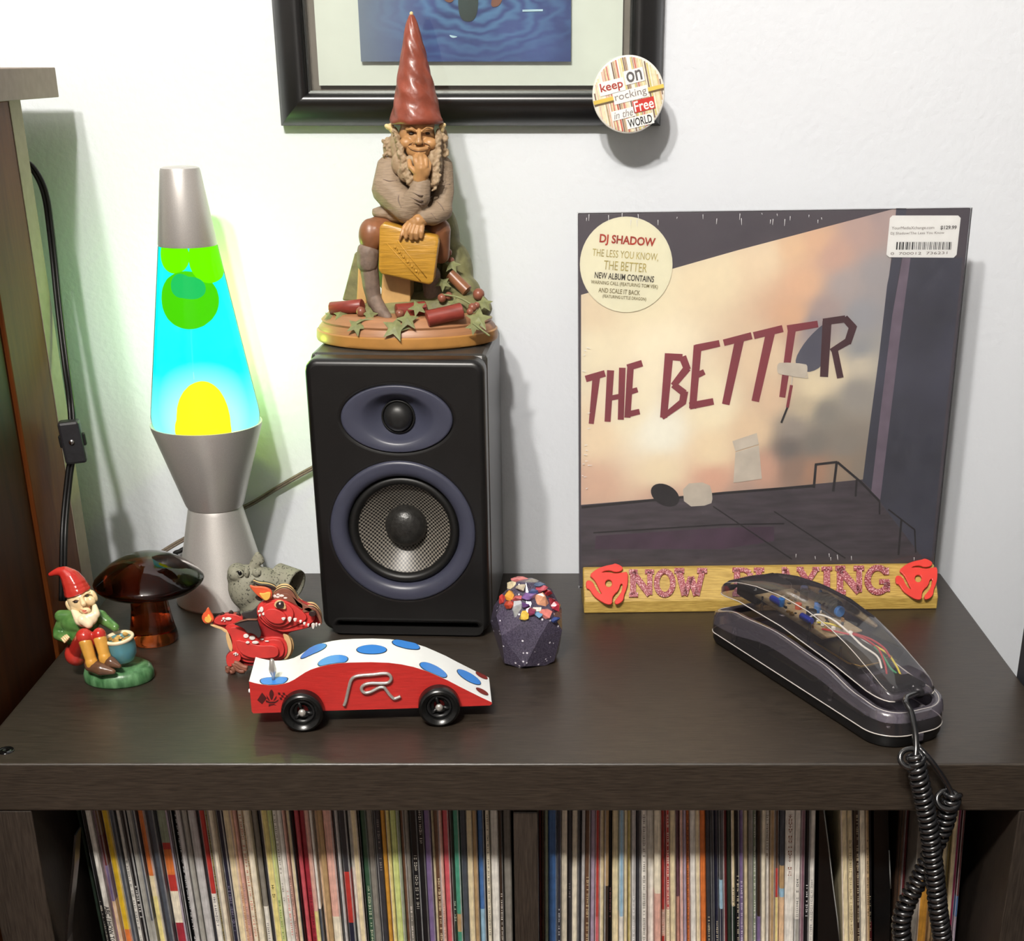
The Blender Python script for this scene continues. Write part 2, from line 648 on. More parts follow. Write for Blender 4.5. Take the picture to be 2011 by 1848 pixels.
# (left px, right px, at photo row 1800; base colour; look; colour bands as (from row, colour); title print as (from row, to row, colour))
LEFT = [
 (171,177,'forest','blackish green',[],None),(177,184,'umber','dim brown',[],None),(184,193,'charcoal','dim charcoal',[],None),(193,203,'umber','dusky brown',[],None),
 (203,210,'black','black lettered',[],(1770,1848,'d0c8b8')),(210,221,'white','white black-lettered',[],None),(221,227,'mauve','mauve',[],None),(227,235,'purple','plum and peach',[(1400,'brown'),(1640,'maroon'),(1700,'purple'),(1770,'peach')],None),
 (235,249,'yellow','bright yellow',[(1400,'yellow'),(1825,'orange')],None),(249,259,'slate','slate',[],None),(259,267,'white','white torn-edged',[],(1690,1848,'2a2a2a')),(267,275,'black','black and white mottled',[],(1600,1848,'e6dcc8')),
 (275,285,'black','jet black white-lettered',[],(1740,1800,'f4f4f0')),(285,296,'grey','light grey',[],None),(296,303,'slate','slate over grey',[(1400,'slate'),(1808,'grey')],None),(303,316,'pale_yellow','creamy yellow',[(1400,'orange'),(1720,'cream'),(1760,'pale_yellow')],None),
 (316,326,'charcoal','charcoal white-edged',[],None),(326,338,'slate','blue-grey',[],None),(338,358,'red','wide red and white banded',[(1400,'sage'),(1655,'red'),(1668,'orange'),(1718,'red'),(1750,'ivory'),(1812,'crimson')],None),(358,362,'lilac','lavender',[],None),
 (362,369,'black','inky black',[],None),(369,377,'black','black with white title',[],(1600,1848,'f2f2f2')),(377,386,'silver','silver grey',[],None),(386,396,'grey','mid grey',[],None),(396,412,'silver','broad pale grey',[],None),(412,420,'charcoal','sooty',[],None),
 (420,432,'white','white red-lettered',[(1400,'red'),(1755,'white')],(1762,1820,'4a4a52')),(432,440,'olive','olive lettered',[],(1600,1848,'2c2618')),(440,449,'ivory','ivory gilt-edged',[],None),(449,461,'navy','dark navy',[],(1740,1830,'8a84a0')),
 (461,476,'cream','wide cream',[],None),(476,482,'peach','peach',[],(1740,1848,'b06a54')),(482,489,'pink','pinkish',[],(1730,1848,'8a7a80')),(489,500,'ivory','white with red print',[],(1600,1840,'c25a44')),(500,505,'tan','thin tan',[],(1600,1848,'5a4830')),(505,517,'ivory','ivory',[],None),
 (517,528,'lilac','pale lilac',[(1400,'stone'),(1780,'white')],(1810,1848,'444450')),(528,536,'charcoal','near black',[],None),(536,550,'pale_yellow','pale yellow',[],(1738,1765,'30280c')),(550,559,'lime','yellow-green lettered',[],(1768,1848,'4a7a3a')),(559,568,'white','white green-lettered',[],(1600,1770,'585040')),
 (568,577,'white','white vermilion-lettered',[],(1750,1838,'d2482c')),(577,583,'pink','dusty pink',[],(1720,1848,'4a3428')),(583,592,'cream','plain cream',[],None),(592,597,'black','thin black',[],None),(597,606,'rose','rose crimson',[],None),
 (606,618,'crimson','wide crimson',[],(1745,1848,'5a1420')),(618,627,'pale_yellow','pink over yellow',[(1400,'pink'),(1790,'pale_yellow')],None),(627,633,'slate','white over slate',[(1400,'white'),(1785,'slate')],None),(633,642,'peach','pale peach',[],None),(642,653,'tan','fawn',[],None),
 (653,670,'pink','broad pinkish white',[(1400,'pink'),(1800,'ivory')],None),(670,676,'charcoal','grey white-edged',[],None),(676,682,'silver','thin silver',[],None),(682,696,'navy','red and navy banded',[(1400,'charcoal'),(1712,'red'),(1812,'navy')],None),(696,703,'white','thin white',[],None),
 (703,716,'cream','buttery cream',[],None),(716,720,'black','hairline black',[],None),(720,732,'green','grey-green lettered',[],(1740,1848,'e4e4cc')),(732,745,'stone','pinkish grey',[],None),(745,751,'black','slim black',[],None),
 (751,762,'charcoal','lavender charcoal',[],(1610,1710,'a09890')),(762,770,'amber','amber orange',[],None),(770,778,'pale_yellow','lemon',[],None),(778,791,'lime','lime',[],None),(791,798,'sage','dull sage',[],None),(798,806,'brown','brown white-edged',[],None),(806,814,'stone','stone grey',[],(1780,1848,'f0e6e0')),
 (814,829,'black','broad black white-titled',[],(1680,1785,'c8c4b8')),(829,842,'black','black hyphen-titled',[],(1592,1660,'d8d4cc')),(842,854,'purple','purple',[],None),(854,860,'cream','narrow cream',[],None),(860,870,'brown','brown cream-lettered',[],(1725,1848,'efe0bc')),(870,877,'pink','white-pink',[],(1770,1848,'b87a6c')),
 (877,889,'rose','rosy red',[],None),(889,898,'forest','dark green lettered',[],(1770,1810,'d8e0cc')),(898,909,'teal','teal banded',[(1400,'teal'),(1795,'tan'),(1830,'teal')],None),(909,921,'slate','blue-slate',[],None),(921,933,'cream','creamy tan',[],None),
 (933,942,'tan','tan',[],None),(942,953,'sky','blue over white',[(1400,'blue'),(1785,'sky')],None),(953,958,'black','pencil-thin black',[],None),(958,966,'ivory','speckled ivory',[],(1600,1848,'3a3428')),(966,982,'white','wide white',[],None),(982,990,'umber','umber white-lettered',[],(1755,1848,'f4ece0')),(990,1006,'stone','grey-brown',[],None)]
RIGHT = [
 (1059,1064,'maroon','dark red',[],None),(1064,1070,'brown','russet',[],None),(1070,1077,'sage','sage grey',[],None),(1077,1094,'blue','wide blue',[],None),(1094,1102,'navy','navy white-lettered',[],(1785,1848,'eeeef4')),
 (1102,1114,'ivory','ivory',[],None),(1114,1123,'charcoal','purplish charcoal',[],(1735,1762,'a0989c')),(1123,1134,'ivory','creamy white',[],None),(1134,1141,'charcoal','grey-black',[],None),(1141,1148,'silver','silvery',[],None),(1148,1158,'brown','brown gold-lettered',[],(1722,1848,'ead8a8')),
 (1158,1168,'lilac','lilac',[],None),(1168,1177,'red','red',[(1400,'red'),(1800,'rose')],None),(1177,1186,'cream','cream',[],None),(1186,1195,'umber','tan over umber',[(1400,'tan'),(1740,'umber')],None),(1195,1202,'black','black pink-flecked',[],(1740,1800,'c07a84')),(1202,1215,'cream','wide cream',[],None),
 (1215,1225,'sky','sky blue',[(1400,'sky'),(1800,'white')],None),(1225,1232,'cream','fawn cream',[],None),(1232,1240,'pale_yellow','pale yellow',[],None),(1240,1249,'silver','grey-white',[],(1760,1848,'fafafa')),(1249,1259,'charcoal','steel grey',[],None),
 (1259,1270,'white','black-speckled white',[],(1600,1848,'42402e')),(1270,1285,'white','broad white',[],None),(1285,1298,'pink','pinkish white',[(1400,'ivory'),(1755,'pink')],None),(1298,1308,'red','scarlet',[(1400,'red'),(1786,'pink'),(1838,'red')],(1786,1838,'f6f0e8')),(1308,1316,'brown','red and cream mottled',[(1400,'red'),(1786,'cream')],(1600,1848,'fff0dc')),
 (1316,1327,'cream','peachy cream',[],None),(1327,1336,'pink','blush',[(1400,'mauve'),(1760,'pink')],None),(1336,1343,'pink','dusky mauve',[],None),(1343,1349,'lilac','dull lilac',[],None),(1349,1356,'orange','orange-brown',[],(1600,1848,'5a2a14')),
 (1356,1367,'white','white',[],None),(1367,1376,'cream','buff',[],None),(1376,1387,'orange','bright orange',[],None),(1387,1396,'charcoal','charcoal with cream title',[],(1800,1848,'eadcb8')),(1396,1404,'charcoal','iron grey',[],None),(1404,1413,'navy','violet-black',[],(1805,1848,'e0d4b4')),(1413,1421,'slate','sky-banded slate',[(1400,'charcoal'),(1728,'sky'),(1785,'navy')],None),
 (1421,1429,'maroon','maroon-grey',[],None),(1429,1437,'forest','greenish black',[],None),(1437,1444,'olive','cream over green',[(1400,'cream'),(1780,'forest')],(1740,1780,'46402c')),(1444,1452,'black','black cream-flecked',[],(1715,1848,'f0e2c0')),(1452,1460,'purple','purple white-flecked',[],(1730,1848,'ece4f0')),
 (1460,1470,'cream','clean cream',[],None),(1470,1479,'stone','putty',[],None),(1479,1486,'sage','white-mottled',[],(1600,1848,'f4f4ec')),(1486,1494,'purple','brown over purple',[(1400,'umber'),(1800,'purple')],None),(1494,1503,'ivory','warm ivory',[],None),(1503,1512,'white','bright white',[],(1600,1680,'6a5a34')),
 (1512,1522,'tan','khaki',[],None),(1522,1531,'pale_yellow','red-topped yellow',[(1400,'brown'),(1705,'red'),(1762,'pale_yellow')],None),(1531,1541,'tan','blue-banded tan',[(1400,'slate'),(1700,'tan'),(1745,'sky'),(1762,'peach')],None),(1541,1560,'white','widest white',[],(1600,1718,'8a5a44')),(1560,1571,'white','white over grey',[(1400,'white'),(1805,'grey')],(1722,1800,'30302c')),
 (1571,1580,'mauve','greyish mauve',[],None),(1580,1590,'black','black bold-titled',[],(1738,1800,'f8f8f8')),(1590,1601,'white','flecked white',[],(1728,1848,'7a7a80')),
 (1655,1668,'cream','cream',[],None),(1668,1680,'cream','shaded cream',[],(1650,1848,'94805a')),(1680,1689,'umber','umber tiny-lettered',[],(1600,1848,'cfc0a0')),(1689,1700,'ivory','ivory',[],None),(1700,1707,'tan','tan lettered',[],(1650,1800,'2a2010')),(1707,1715,'black','black and red',[(1400,'black'),(1810,'maroon')],(1760,1848,'d8c8a8')),
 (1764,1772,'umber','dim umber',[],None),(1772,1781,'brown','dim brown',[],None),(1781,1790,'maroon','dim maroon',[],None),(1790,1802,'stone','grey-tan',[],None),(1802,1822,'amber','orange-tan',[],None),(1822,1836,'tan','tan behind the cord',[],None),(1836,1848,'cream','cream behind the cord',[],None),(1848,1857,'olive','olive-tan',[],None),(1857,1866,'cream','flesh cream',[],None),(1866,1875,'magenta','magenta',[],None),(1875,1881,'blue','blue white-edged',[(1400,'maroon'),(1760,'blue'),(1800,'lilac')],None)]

ZB, RH, RY = -0.3735, 0.3145, 0.056


def zrow(py, y):
    return at(1096, py, y).z


def record(i, row, side, prev, nxt):
    x0, x1, base, look, bands, title = row
    dy = random.uniform(-0.004, 0.006)
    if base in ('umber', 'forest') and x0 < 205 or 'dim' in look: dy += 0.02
    y = RY + dy
    cxp = (x0 + x1) / 2
    P0, P1 = at(x0 + 0.5, 1800, RY), at(x1 - 0.5, 1800, RY)
    leanp = 0.0
    if side == 'left': leanp = 0.034 * (1006 - cxp) / 800
    elif cxp < 1650: leanp = 0.058 * max(0.0, min(1.0, (cxp - 1150) / 260))
    if cxp > 1650 and cxp < 1720: leanp = 0.10
    if cxp > 1760: leanp = 0.045
    zr = P0.z
    top = ZB + RH - random.uniform(0, 0.0025)
    bl = bands or [(1400, base)]
    zs = [top]
    cs = []
    for k, (py, c) in enumerate(bl):
        cs.append(c)
        zs.append(ZB if k + 1 == len(bl) else zrow(bl[k + 1][0], y))
    bm = bmesh.new()
    cl = bm.loops.layers.float_color.new('col')
    t = P1.x - P0.x
    ch = min(0.0009, t * 0.3)
    secs = []
    depth = 0.3145
    rings = []
    for z in zs:
        ox = -leanp * (z - zr)
        rings.append([bm.verts.new(Vector(q)) for q in ((P0.x + ox, y + ch, z), (P0.x + ox + ch, y, z), (P1.x + ox - ch, y, z), (P1.x + ox, y + ch, z), (P1.x + ox, y + depth, z), (P0.x + ox, y + depth, z))])

    wr = random.Random(x0 * 3 + i)
    wear = [wr.choice((0, 0, 0.25, 0.55)), 0, wr.choice((0, 0, 0.25, 0.55)), 0, 0, 0]      # worn, paler edges of the card

    def paint(f, c, pale=0.0):
        v = lin(PAL[c]) if c in PAL else lin(c)
        v = tuple(q + (0.75 - q) * pale if q < 0.75 else q for q in v)
        for l in f.loops: l[cl] = (*v, 1)
    for k, (a, b) in enumerate(zip(rings, rings[1:])):
        for q in range(6):
            paint(bm.faces.new((a[q], a[(q + 1) % 6], b[(q + 1) % 6], b[q])), cs[k], wear[q])
    paint(bm.faces.new(rings[0]), cs[0])
    paint(bm.faces.new(rings[-1][::-1]), cs[-1])
    bay = side
    lab = f'{look} record sleeve between {prev} and {nxt}, {bay} cubby'
    o = mk('record_sleeve', bm, RM, loc=((P0.x + P1.x) / 2, y + 0.15, ZB))
    tag(o, lab, 'record', f'records filed in the {bay} cubby')
    if title:
        a, b, c = title
        bm = bmesh.new()
        rr = random.Random(i * 13 + x0)
        z, z1 = zrow(a, y), zrow(b, y)
        z = min(z, top - 0.002)
        hw = max(0.0005, t * 0.19)
        while z > z1:
            h = rr.uniform(0.0007, 0.0017)
            if rr.random() > 0.22:
                ox = -leanp * (z - zr)
                xm = (P0.x + P1.x) / 2 + ox + rr.uniform(-.1, .1) * hw
                kind = rr.random()
                q = [(-hw, 0, hw, h * .38)] if kind < .3 else [(-hw, 0, -hw * .35, h), (hw * .35, 0, hw, h)] if kind < .6 else [(-hw, 0, hw, h * .3), (-hw * .3, 0, hw * .2, h)]
                for u0, v0, u1, v1 in q:
                    f = [bm.verts.new((xm + u, y - 0.00012, z - v)) for u, v in ((u0, v0), (u1, v0), (u1, v1), (u0, v1))]
                    bm.faces.new(f)
            z -= h + rr.uniform(0.0003, 0.0009)
        key = 'print_' + c
        if key not in MATS: M(key, c, 0.5, var=0.08)
        if len(bm.faces): mk('spine_title', bm, MATS[key], o)
    if look == 'white black-lettered':
        me = text_mesh('ABC / HOW TO', 0.0048, 0.0001)
        zc = zrow(1812, y)
        ox = -leanp * (zc - zr)
        me.transform(basis(Vector(((P0.x + P1.x) / 2 + ox, y - 0.00015, zc - 0.002)), Vector((0.02, 0, -1)).normalized(), Vector((1, 0, 0.02)).normalized(), Vector((0, -1, 0))))
        mk('spine_title', me, MATS['print_2a2a2a'] if 'print_2a2a2a' in MATS else M('print_2a2a2a', '2a2a2a', 0.5), o, label='black lettering reading ABC / HOW TO')
    return o


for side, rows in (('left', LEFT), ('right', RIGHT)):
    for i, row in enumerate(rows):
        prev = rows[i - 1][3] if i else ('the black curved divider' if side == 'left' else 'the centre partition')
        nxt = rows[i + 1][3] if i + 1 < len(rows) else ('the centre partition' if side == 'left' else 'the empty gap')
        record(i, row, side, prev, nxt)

# black glossy divider sheets leaning among the records
def sheet(pts, y, th, label, mat, dep=0.29):
    lp = [at(x, q, y) for x, q in pts]
    bm = bmesh.new()
    a = [bm.verts.new(v) for v in lp]
    b = [bm.verts.new(v + Vector((0.0, dep, 0))) for v in lp]
    bm.faces.new(a)
    bm.faces.new(b[::-1])
    n = len(a)
    for k in range(n): bm.faces.new((a[k], a[(k + 1) % n], b[(k + 1) % n], b[k]))
    o = mk('record_divider', bm, mat, loc=(sum(v.x for v in lp) / n, y + dep / 2, min(v.z for v in lp)))
    tag(o, label, 'divider')
    return o


M('divider_black', (13, 14, 15), 0.22, var=0.3, scale=20)
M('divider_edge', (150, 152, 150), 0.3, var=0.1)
sheet([(146, 1640), (149, 1640), (146, 1700), (140, 1760), (135, 1800), (132, 1848), (136, 1900), (150, 1960), (146, 1960), (131, 1900), (127, 1848), (131, 1790), (137, 1740), (141, 1700)], 0.006, 0.003, 'black curved plastic divider sheet leaning left of the first records', MATS['divider_black'], 0.012)
d = sheet([(1609, 1590), (1619, 1590), (1628, 1660), (1637, 1740), (1644, 1800), (1649, 1848), (1648, 2060), (1605, 2060), (1606, 1848)], 0.060, 0.003, 'black glossy divider sheet leaning right of the flecked white sleeve', MATS['divider_black'])
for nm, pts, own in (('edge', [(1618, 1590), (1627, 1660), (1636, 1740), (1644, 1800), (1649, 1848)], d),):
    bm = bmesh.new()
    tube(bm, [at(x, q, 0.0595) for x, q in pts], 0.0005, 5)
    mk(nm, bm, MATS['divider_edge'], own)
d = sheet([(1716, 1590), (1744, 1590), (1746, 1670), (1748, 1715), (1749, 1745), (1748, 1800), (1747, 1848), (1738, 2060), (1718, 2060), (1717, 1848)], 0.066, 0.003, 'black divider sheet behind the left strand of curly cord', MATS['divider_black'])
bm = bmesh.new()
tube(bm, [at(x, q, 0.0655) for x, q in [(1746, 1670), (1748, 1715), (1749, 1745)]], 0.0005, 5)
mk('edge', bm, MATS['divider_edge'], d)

# ------------------------------------------------------------------ framed print on the wall
M('frame_black', (17, 17, 18), 0.3, var=0.2, scale=40, spec=0.9)
M('backing_taupe', (132, 122, 116), 0.8, var=0.05)
M('mat_white', (226, 228, 222), 0.85, var=0.02)
M('print_edge', (205, 210, 215), 0.7)
clear_mat('picture_glass', (250, 252, 250), gloss=0.1, rough=0.02, fres=1.3)
FX0, FX1, FZ0, FZ1 = -0.2275, 0.0840, 0.3905, 0.7600
pic = thing('picture_frame', ((FX0 + FX1) / 2, WALL, FZ0), 'black framed floating print of blue rippled water hanging on the wall', 'picture')
prof = [(0.0, 0.0), (0.0, 0.0085), (0.003, 0.0125), (0.007, 0.0160), (0.011, 0.0185), (0.015, 0.0203), (0.0185, 0.0211), (0.0212, 0.0206), (0.0232, 0.0186), (0.0245, 0.0150), (0.0248, 0.0122), (0.0265, 0.0118), (0.0265, 0.0)]
cor = [(FX0, FZ0, 1, 1), (FX1, FZ0, -1, 1), (FX1, FZ1, -1, -1), (FX0, FZ1, 1, -1)]
for k in range(4):
    bm = bmesh.new()
    rings = []
    for x, z, sx, sz in (cor[k], cor[(k + 1) % 4]):
        rings.append([bm.verts.new((x + sx * a, WALL - 0.0005 - b, z + sz * a)) for a, b in prof])
    for j in range(len(prof)):
        f = bm.faces.new((rings[0][j], rings[0][(j + 1) % len(prof)], rings[1][(j + 1) % len(prof)], rings[1][j]))
        f.smooth = 1 <= j <= 8
    mk('frame_rail', bm, MATS['frame_black'], pic)
mk('backing', boxbm(FX0 + 0.024, FX1 - 0.024, WALL - 0.004, WALL - 0.001, FZ0 + 0.024, FZ1 - 0.024), MATS['backing_taupe'], pic)
ym = WALL - 0.0085
a, b = at(627, 168, ym), at(1221, 168, ym)
mk('mount', boxbm(a.x, b.x, ym, ym + 0.0012, a.z, FZ1 - 0.04), MATS['mat_white'], pic, label='white paper mount')
yp = WALL - 0.0125
a, b = at(709, 121, yp), at(1121, 121, yp)
PX0, PX1, PZ0 = a.x, b.x, a.z


def water_mat():
    m = M('water_print', (44, 60, 128), 0.4, var=0.3, scale=16, col2=(80, 98, 158))
    nt = m.node_tree
    N, L = nt.nodes, nt.links
    b = N['Principled BSDF']
    tc = [n for n in N if n.type == 'TEX_COORD'][0]
    sub = N.new('ShaderNodeVectorMath')
    sub.operation = 'SUBTRACT'
    q = at(925, 10, yp)
    o = Vector(((FX0 + FX1) / 2, WALL, FZ0))
    sub.inputs[1].default_value = (q.x - o.x, 0, q.z - o.z)
    mul = N.new('ShaderNodeVectorMath')
    mul.operation = 'MULTIPLY'
    mul.inputs[1].default_value = (1, 0, 2.2)
    L.new(tc.outputs['Object'], sub.inputs[0])
    L.new(sub.outputs[0], mul.inputs[0])
    wv = N.new('ShaderNodeTexWave')
    wv.wave_type = 'RINGS'
    wv.rings_direction = 'Y'
    wv.inputs['Scale'].default_value = 21
    wv.inputs['Distortion'].default_value = 9.0
    wv.inputs['Detail'].default_value = 2
    wv.inputs['Detail Scale'].default_value = 1.5
    L.new(mul.outputs[0], wv.inputs['Vector'])
    ln = N.new('ShaderNodeVectorMath')
    ln.operation = 'LENGTH'
    L.new(mul.outputs[0], ln.inputs[0])
    mr = N.new('ShaderNodeMapRange')
    mr.inputs['From Min'].default_value = 0.02
    mr.inputs['From Max'].default_value = 0.11
    mr.inputs['To Min'].default_value = 0.5
    mr.inputs['To Max'].default_value = 0.0
    L.new(ln.outputs['Value'], mr.inputs['Value'])
    mm = N.new('ShaderNodeMath')
    mm.operation = 'MULTIPLY'
    L.new(mr.outputs[0], mm.inputs[0])
    L.new(wv.outputs['Fac'], mm.inputs[1])
    mix = N.new('ShaderNodeMix')
    mix.data_type = 'RGBA'
    L.new(mm.outputs[0], mix.inputs['Factor'])
    cr = [n for n in N if n.type == 'VALTORGB'][0]
    L.new(cr.outputs[0], mix.inputs['A'])
    mix.inputs['B'].default_value = (*lin((104, 160, 205)), 1)
    # greyer towards the left edge of the print
    sx = N.new('ShaderNodeSeparateXYZ')
    L.new(tc.outputs['Object'], sx.inputs[0])
    m3 = N.new('ShaderNodeMapRange')
    m3.inputs['From Min'].default_value = PX0 - o.x
    m3.inputs['From Max'].default_value = PX0 - o.x + 0.055
    m3.inputs['To Min'].default_value = 0.8
    m3.inputs['To Max'].default_value = 0.0
    L.new(sx.outputs[0], m3.inputs['Value'])
    mx = N.new('ShaderNodeMix')
    mx.data_type = 'RGBA'
    L.new(m3.outputs[0], mx.inputs['Factor'])
    L.new(mix.outputs['Result'], mx.inputs['A'])
    mx.inputs['B'].default_value = (*lin((126, 136, 150)), 1)
    L.new(mx.outputs['Result'], b.inputs['Base Color'])
    return m


mk('print', boxbm(PX0, PX1, yp, yp + 0.002, PZ0, FZ1 - 0.075), water_mat(), pic, label='blue print of rippled water')
M('figure_green', (58, 82, 84), 0.5, var=0.35, scale=30, col2=(36, 46, 44))
M('figure_brown', (120, 74, 58), 0.5, var=0.3)
M('glint', (190, 220, 235), 0.4)


def flat(name, pts, y, mat, parent, th=0.0003, label=None):
    """flat printed patch drawn from photo pixels on the plane at depth y"""
    q = [at(x, p, y) for x, p in pts]
    lp = [(v.x, v.z) for v in q]
    me = shape2d([lp], th / 2)
    me.transform(VERT(Vector((0, y, 0))))
    return mk(name, me, mat, parent, label=label)


yq = yp - 0.0004
flat('painted_shape', chaikin([(902, -60), (938, -60), (940, 5), (936, 30), (928, 42), (910, 42), (902, 30), (899, 5)]), yq, MATS['figure_green'], pic)
flat('painted_shape', chaikin([(866, -20), (898, -20), (890, 6), (872, 3)]), yq, MATS['figure_brown'], pic)
flat('painted_shape', chaikin([(963, 8), (972, -20), (990, -20), (984, 10), (968, 15)]), yq, MATS['figure_brown'], pic)
flat('glint', [(1026, 19), (1066, 18), (1066, 22), (1026, 23)], yq, MATS['glint'], pic)
flat('glint', chaikin([(882, 68), (890, 70), (900, 72), (890, 75), (884, 72)]), yq, MATS['glint'], pic)
mk('glass', boxbm(FX0 + 0.0255, FX1 - 0.0255, WALL - 0.0160, WALL - 0.0150, FZ0 + 0.0255, FZ1 - 0.0255), MATS['picture_glass'], pic, label='clear glazing')

# ------------------------------------------------------------------ round pin badge on the frame corner
M('badge_white', (240, 234, 224), 0.3, var=0.03, coat=0.4)
M('badge_tag', (247, 246, 242), 0.35, var=0.01)
yb = 0.352
bc_ = at(1234.5, 186, yb)
R_ = 0.0288
bad = thing('pin_badge', bc_, 'round pin badge reading keep on rocking in the free world, on the frame corner', 'badge')
bm = lbm([(0, 0.0), (R_ - 0.002, 0.0), (R_ - 0.0005, 0.0006), (R_, 0.0016), (R_ - 0.0006, 0.004), (R_ - 0.003, 0.0062), (R_ - 0.003, 0.0055), (0, 0.0050)], 64, (bc_.x, yb, bc_.z), 'Y')
mk('button', bm, MATS['badge_white'], bad, smooth=True, auto=40)
bm = boxbm(bc_.x - 0.004, bc_.x + 0.004, yb + 0.0045, WALL - 0.0215, bc_.z - 0.003, bc_.z + 0.003)
mk('clasp', bm, M('steel', (170, 170, 172), 0.25, 1.0, var=0.08), bad)
TILT = math.radians(13)
bx, bz = Vector((math.cos(TILT), 0, math.sin(TILT))), Vector((-math.sin(TILT), 0, math.cos(TILT)))
strips = {}
rr = random.Random(4)
u = -R_ + 0.0012
cols = ['d8b48c', 'e8cfa0', '9a7a5a', 'c86a58', 'efe0b8', 'b8a07a', 'dcd09a', '7a6250', 'e2b8a0', 'd6c87a', 'f4ead0', 'c08a6a']
while u < R_ - 0.001:
    wd = rr.uniform(0.0006, 0.0017)
    c = rr.choice(cols)
    h = math.sqrt(max(0, (R_ - 0.0012) ** 2 - max(abs(u), abs(u + wd)) ** 2))
    for z0, z1 in ((0.0018, h), (-h, -0.0016)):
        z0_, z1_ = max(z0, -h), min(z1, h)
        if z1_ - z0_ > 0.001 and rr.random() > 0.12: strips.setdefault(c, []).append((u, u + wd * 0.8, z0_, z1_))
    u += wd
O_ = Vector((bc_.x, yb - 0.0001, bc_.z))
for c, qs in strips.items():
    bm = bmesh.new()
    for u0, u1, z0, z1 in qs:
        bm.faces.new([bm.verts.new(O_ + bx * p + bz * q) for p, q in ((u0, z0), (u1, z0), (u1, z1), (u0, z1))])
    mk('printed_stripe', bm, M('badge_' + c, c, 0.35, var=0.15, scale=300, coat=0.4), bad)


def bquad(u0, u1, v0, v1, mat, lift):
    bm = bmesh.new()
    bm.faces.new([bm.verts.new(O_ - Vector((0, lift, 0)) + bx * p + bz * q) for p, q in ((u0, v0), (u1, v0), (u1, v1), (u0, v1))])
    mk('printed_label', bm, mat, bad)


U = R_ / 70.0
M('badge_yellow', (226, 196, 92), 0.4)
M('badge_shelf', (112, 92, 66), 0.4)
M('badge_red', (206, 58, 52), 0.4)
M('ink_red', (176, 66, 58), 0.5)
M('ink_grey', (96, 92, 92), 0.5)
M('ink_light', (140, 132, 128), 0.5)
M('ink_black', (30, 28, 30), 0.5)
bquad(-69 * U, 69 * U, -3 * U, 4 * U, MATS['badge_yellow'], 0.0002)
bquad(-68 * U, 68 * U, -6.5 * U, -3 * U, MATS['badge_shelf'], 0.0002)
for txt, cu, cv, wd, hh, ink, tg, pad, sh in (('keep', -29, 21, 44, 20, 'ink_red', 'badge_tag', 3, 0), ('on', 17, 30, 30, 19, 'ink_grey', 'badge_tag', 4, 0), ('rocking', 4, -1, 62, 17, 'ink_light', 'badge_tag', 3, 0),
                                              ('in the', -17, -31, 38, 13, 'ink_light', 'badge_tag', 3, .3), ('Free', 25, -24, 38, 19, 'badge_tag', 'badge_red', 2, 0), ('WORLD', 12, -51, 47, 15, 'ink_black', 'badge_tag', 3, 0)):
    bquad((cu - wd / 2 - pad) * U, (cu + wd / 2 + pad) * U, (cv - hh / 2 - pad * .7) * U, (cv + hh / 2 + pad * .7) * U, MATS[tg], 0.0004)
    me = fit_text(txt, wd * U, 0.015 if ink != 'ink_light' else 0.0, height=hh * U, shear=sh)
    me.transform(basis(O_ - Vector((0, 0.0006, 0)) + bx * cu * U + bz * cv * U, bx, bz, Vector((0, -1, 0))))
    mk('lettering', me, MATS[ink], bad, label=f'lettering reading {txt}')

# ------------------------------------------------------------------ display ledge reading NOW PLAYING
def gold_wood():
    return M('gilded_wood', (178, 144, 66), 0.42, var=0.2, scale=40, stretch=(2, 26, 26), col2=(204, 172, 92), bump=0.25, bscale=60)


gold_wood()
gl = M('glitter_red', (196, 60, 78), 0.35, var=0.5, scale=900, col2=(250, 200, 205), thr=(0.5, 0.72), bump=0.6, bscale=900, spec=0.8)
M('coral_plastic', (222, 66, 58), 0.32, var=0.06)
sl, sr = onz(1147, 1205), onz(1840, 1196)
ex = (sr - sl).normalized()
ey = Vector((-ex.y, ex.x, 0))
SW = (sr - sl).length
led = thing('display_ledge', (sl + sr) / 2 + ey * 0.025, 'gilded wooden ledge with red glitter letters NOW PLAYING under the album', 'display stand')
pf = [(0, 0), (0, 0.0115), (0.0215, 0.0335), (0.0270, 0.0335), (0.0270, 0.012), (0.0356, 0.012), (0.0356, 0.0335), (0.052, 0.0335), (0.052, 0)]
bm = bmesh.new()
rings = [[bm.verts.new(sl + ex * t + ey * a + Vector((0, 0, b))) for a, b in pf] for t in (0, SW)]
for k in range(len(pf)): bm.faces.new((rings[0][k], rings[0][(k + 1) % len(pf)], rings[1][(k + 1) % len(pf)], rings[1][k]))
bm.faces.new(rings[0])
bm.faces.new(rings[1][::-1])
bmesh.ops.bevel(bm, geom=[e for e in bm.edges], offset=0.0008, segments=1, affect='EDGES')
mk('block', bm, MATS['gilded_wood'], led)
A0, A1 = sl + ey * 0 + Vector((0, 0, 0.0115)), sl + ey * 0.0215 + Vector((0, 0, 0.0335))
fu = (A1 - A0).normalized()
fn = ex.cross(fu).normalized()


def fpl(px, py, lift=0.0):
    """photo pixel -> point on the sloped letter face"""
    return onplane(px, py, A0 + fn * lift, fn)


def stroke(bm, a, b, wa, wb):
    """letter stroke from a to b in pixel units as a quad list"""
    a, b = Vector((*a, 0)), Vector((*b, 0))
    d = (b - a).normalized()
    n = Vector((-d.y, d.x, 0))
    return [a + n * wa / 2, b + n * wb / 2, b - n * wb / 2, a - n * wa / 2]


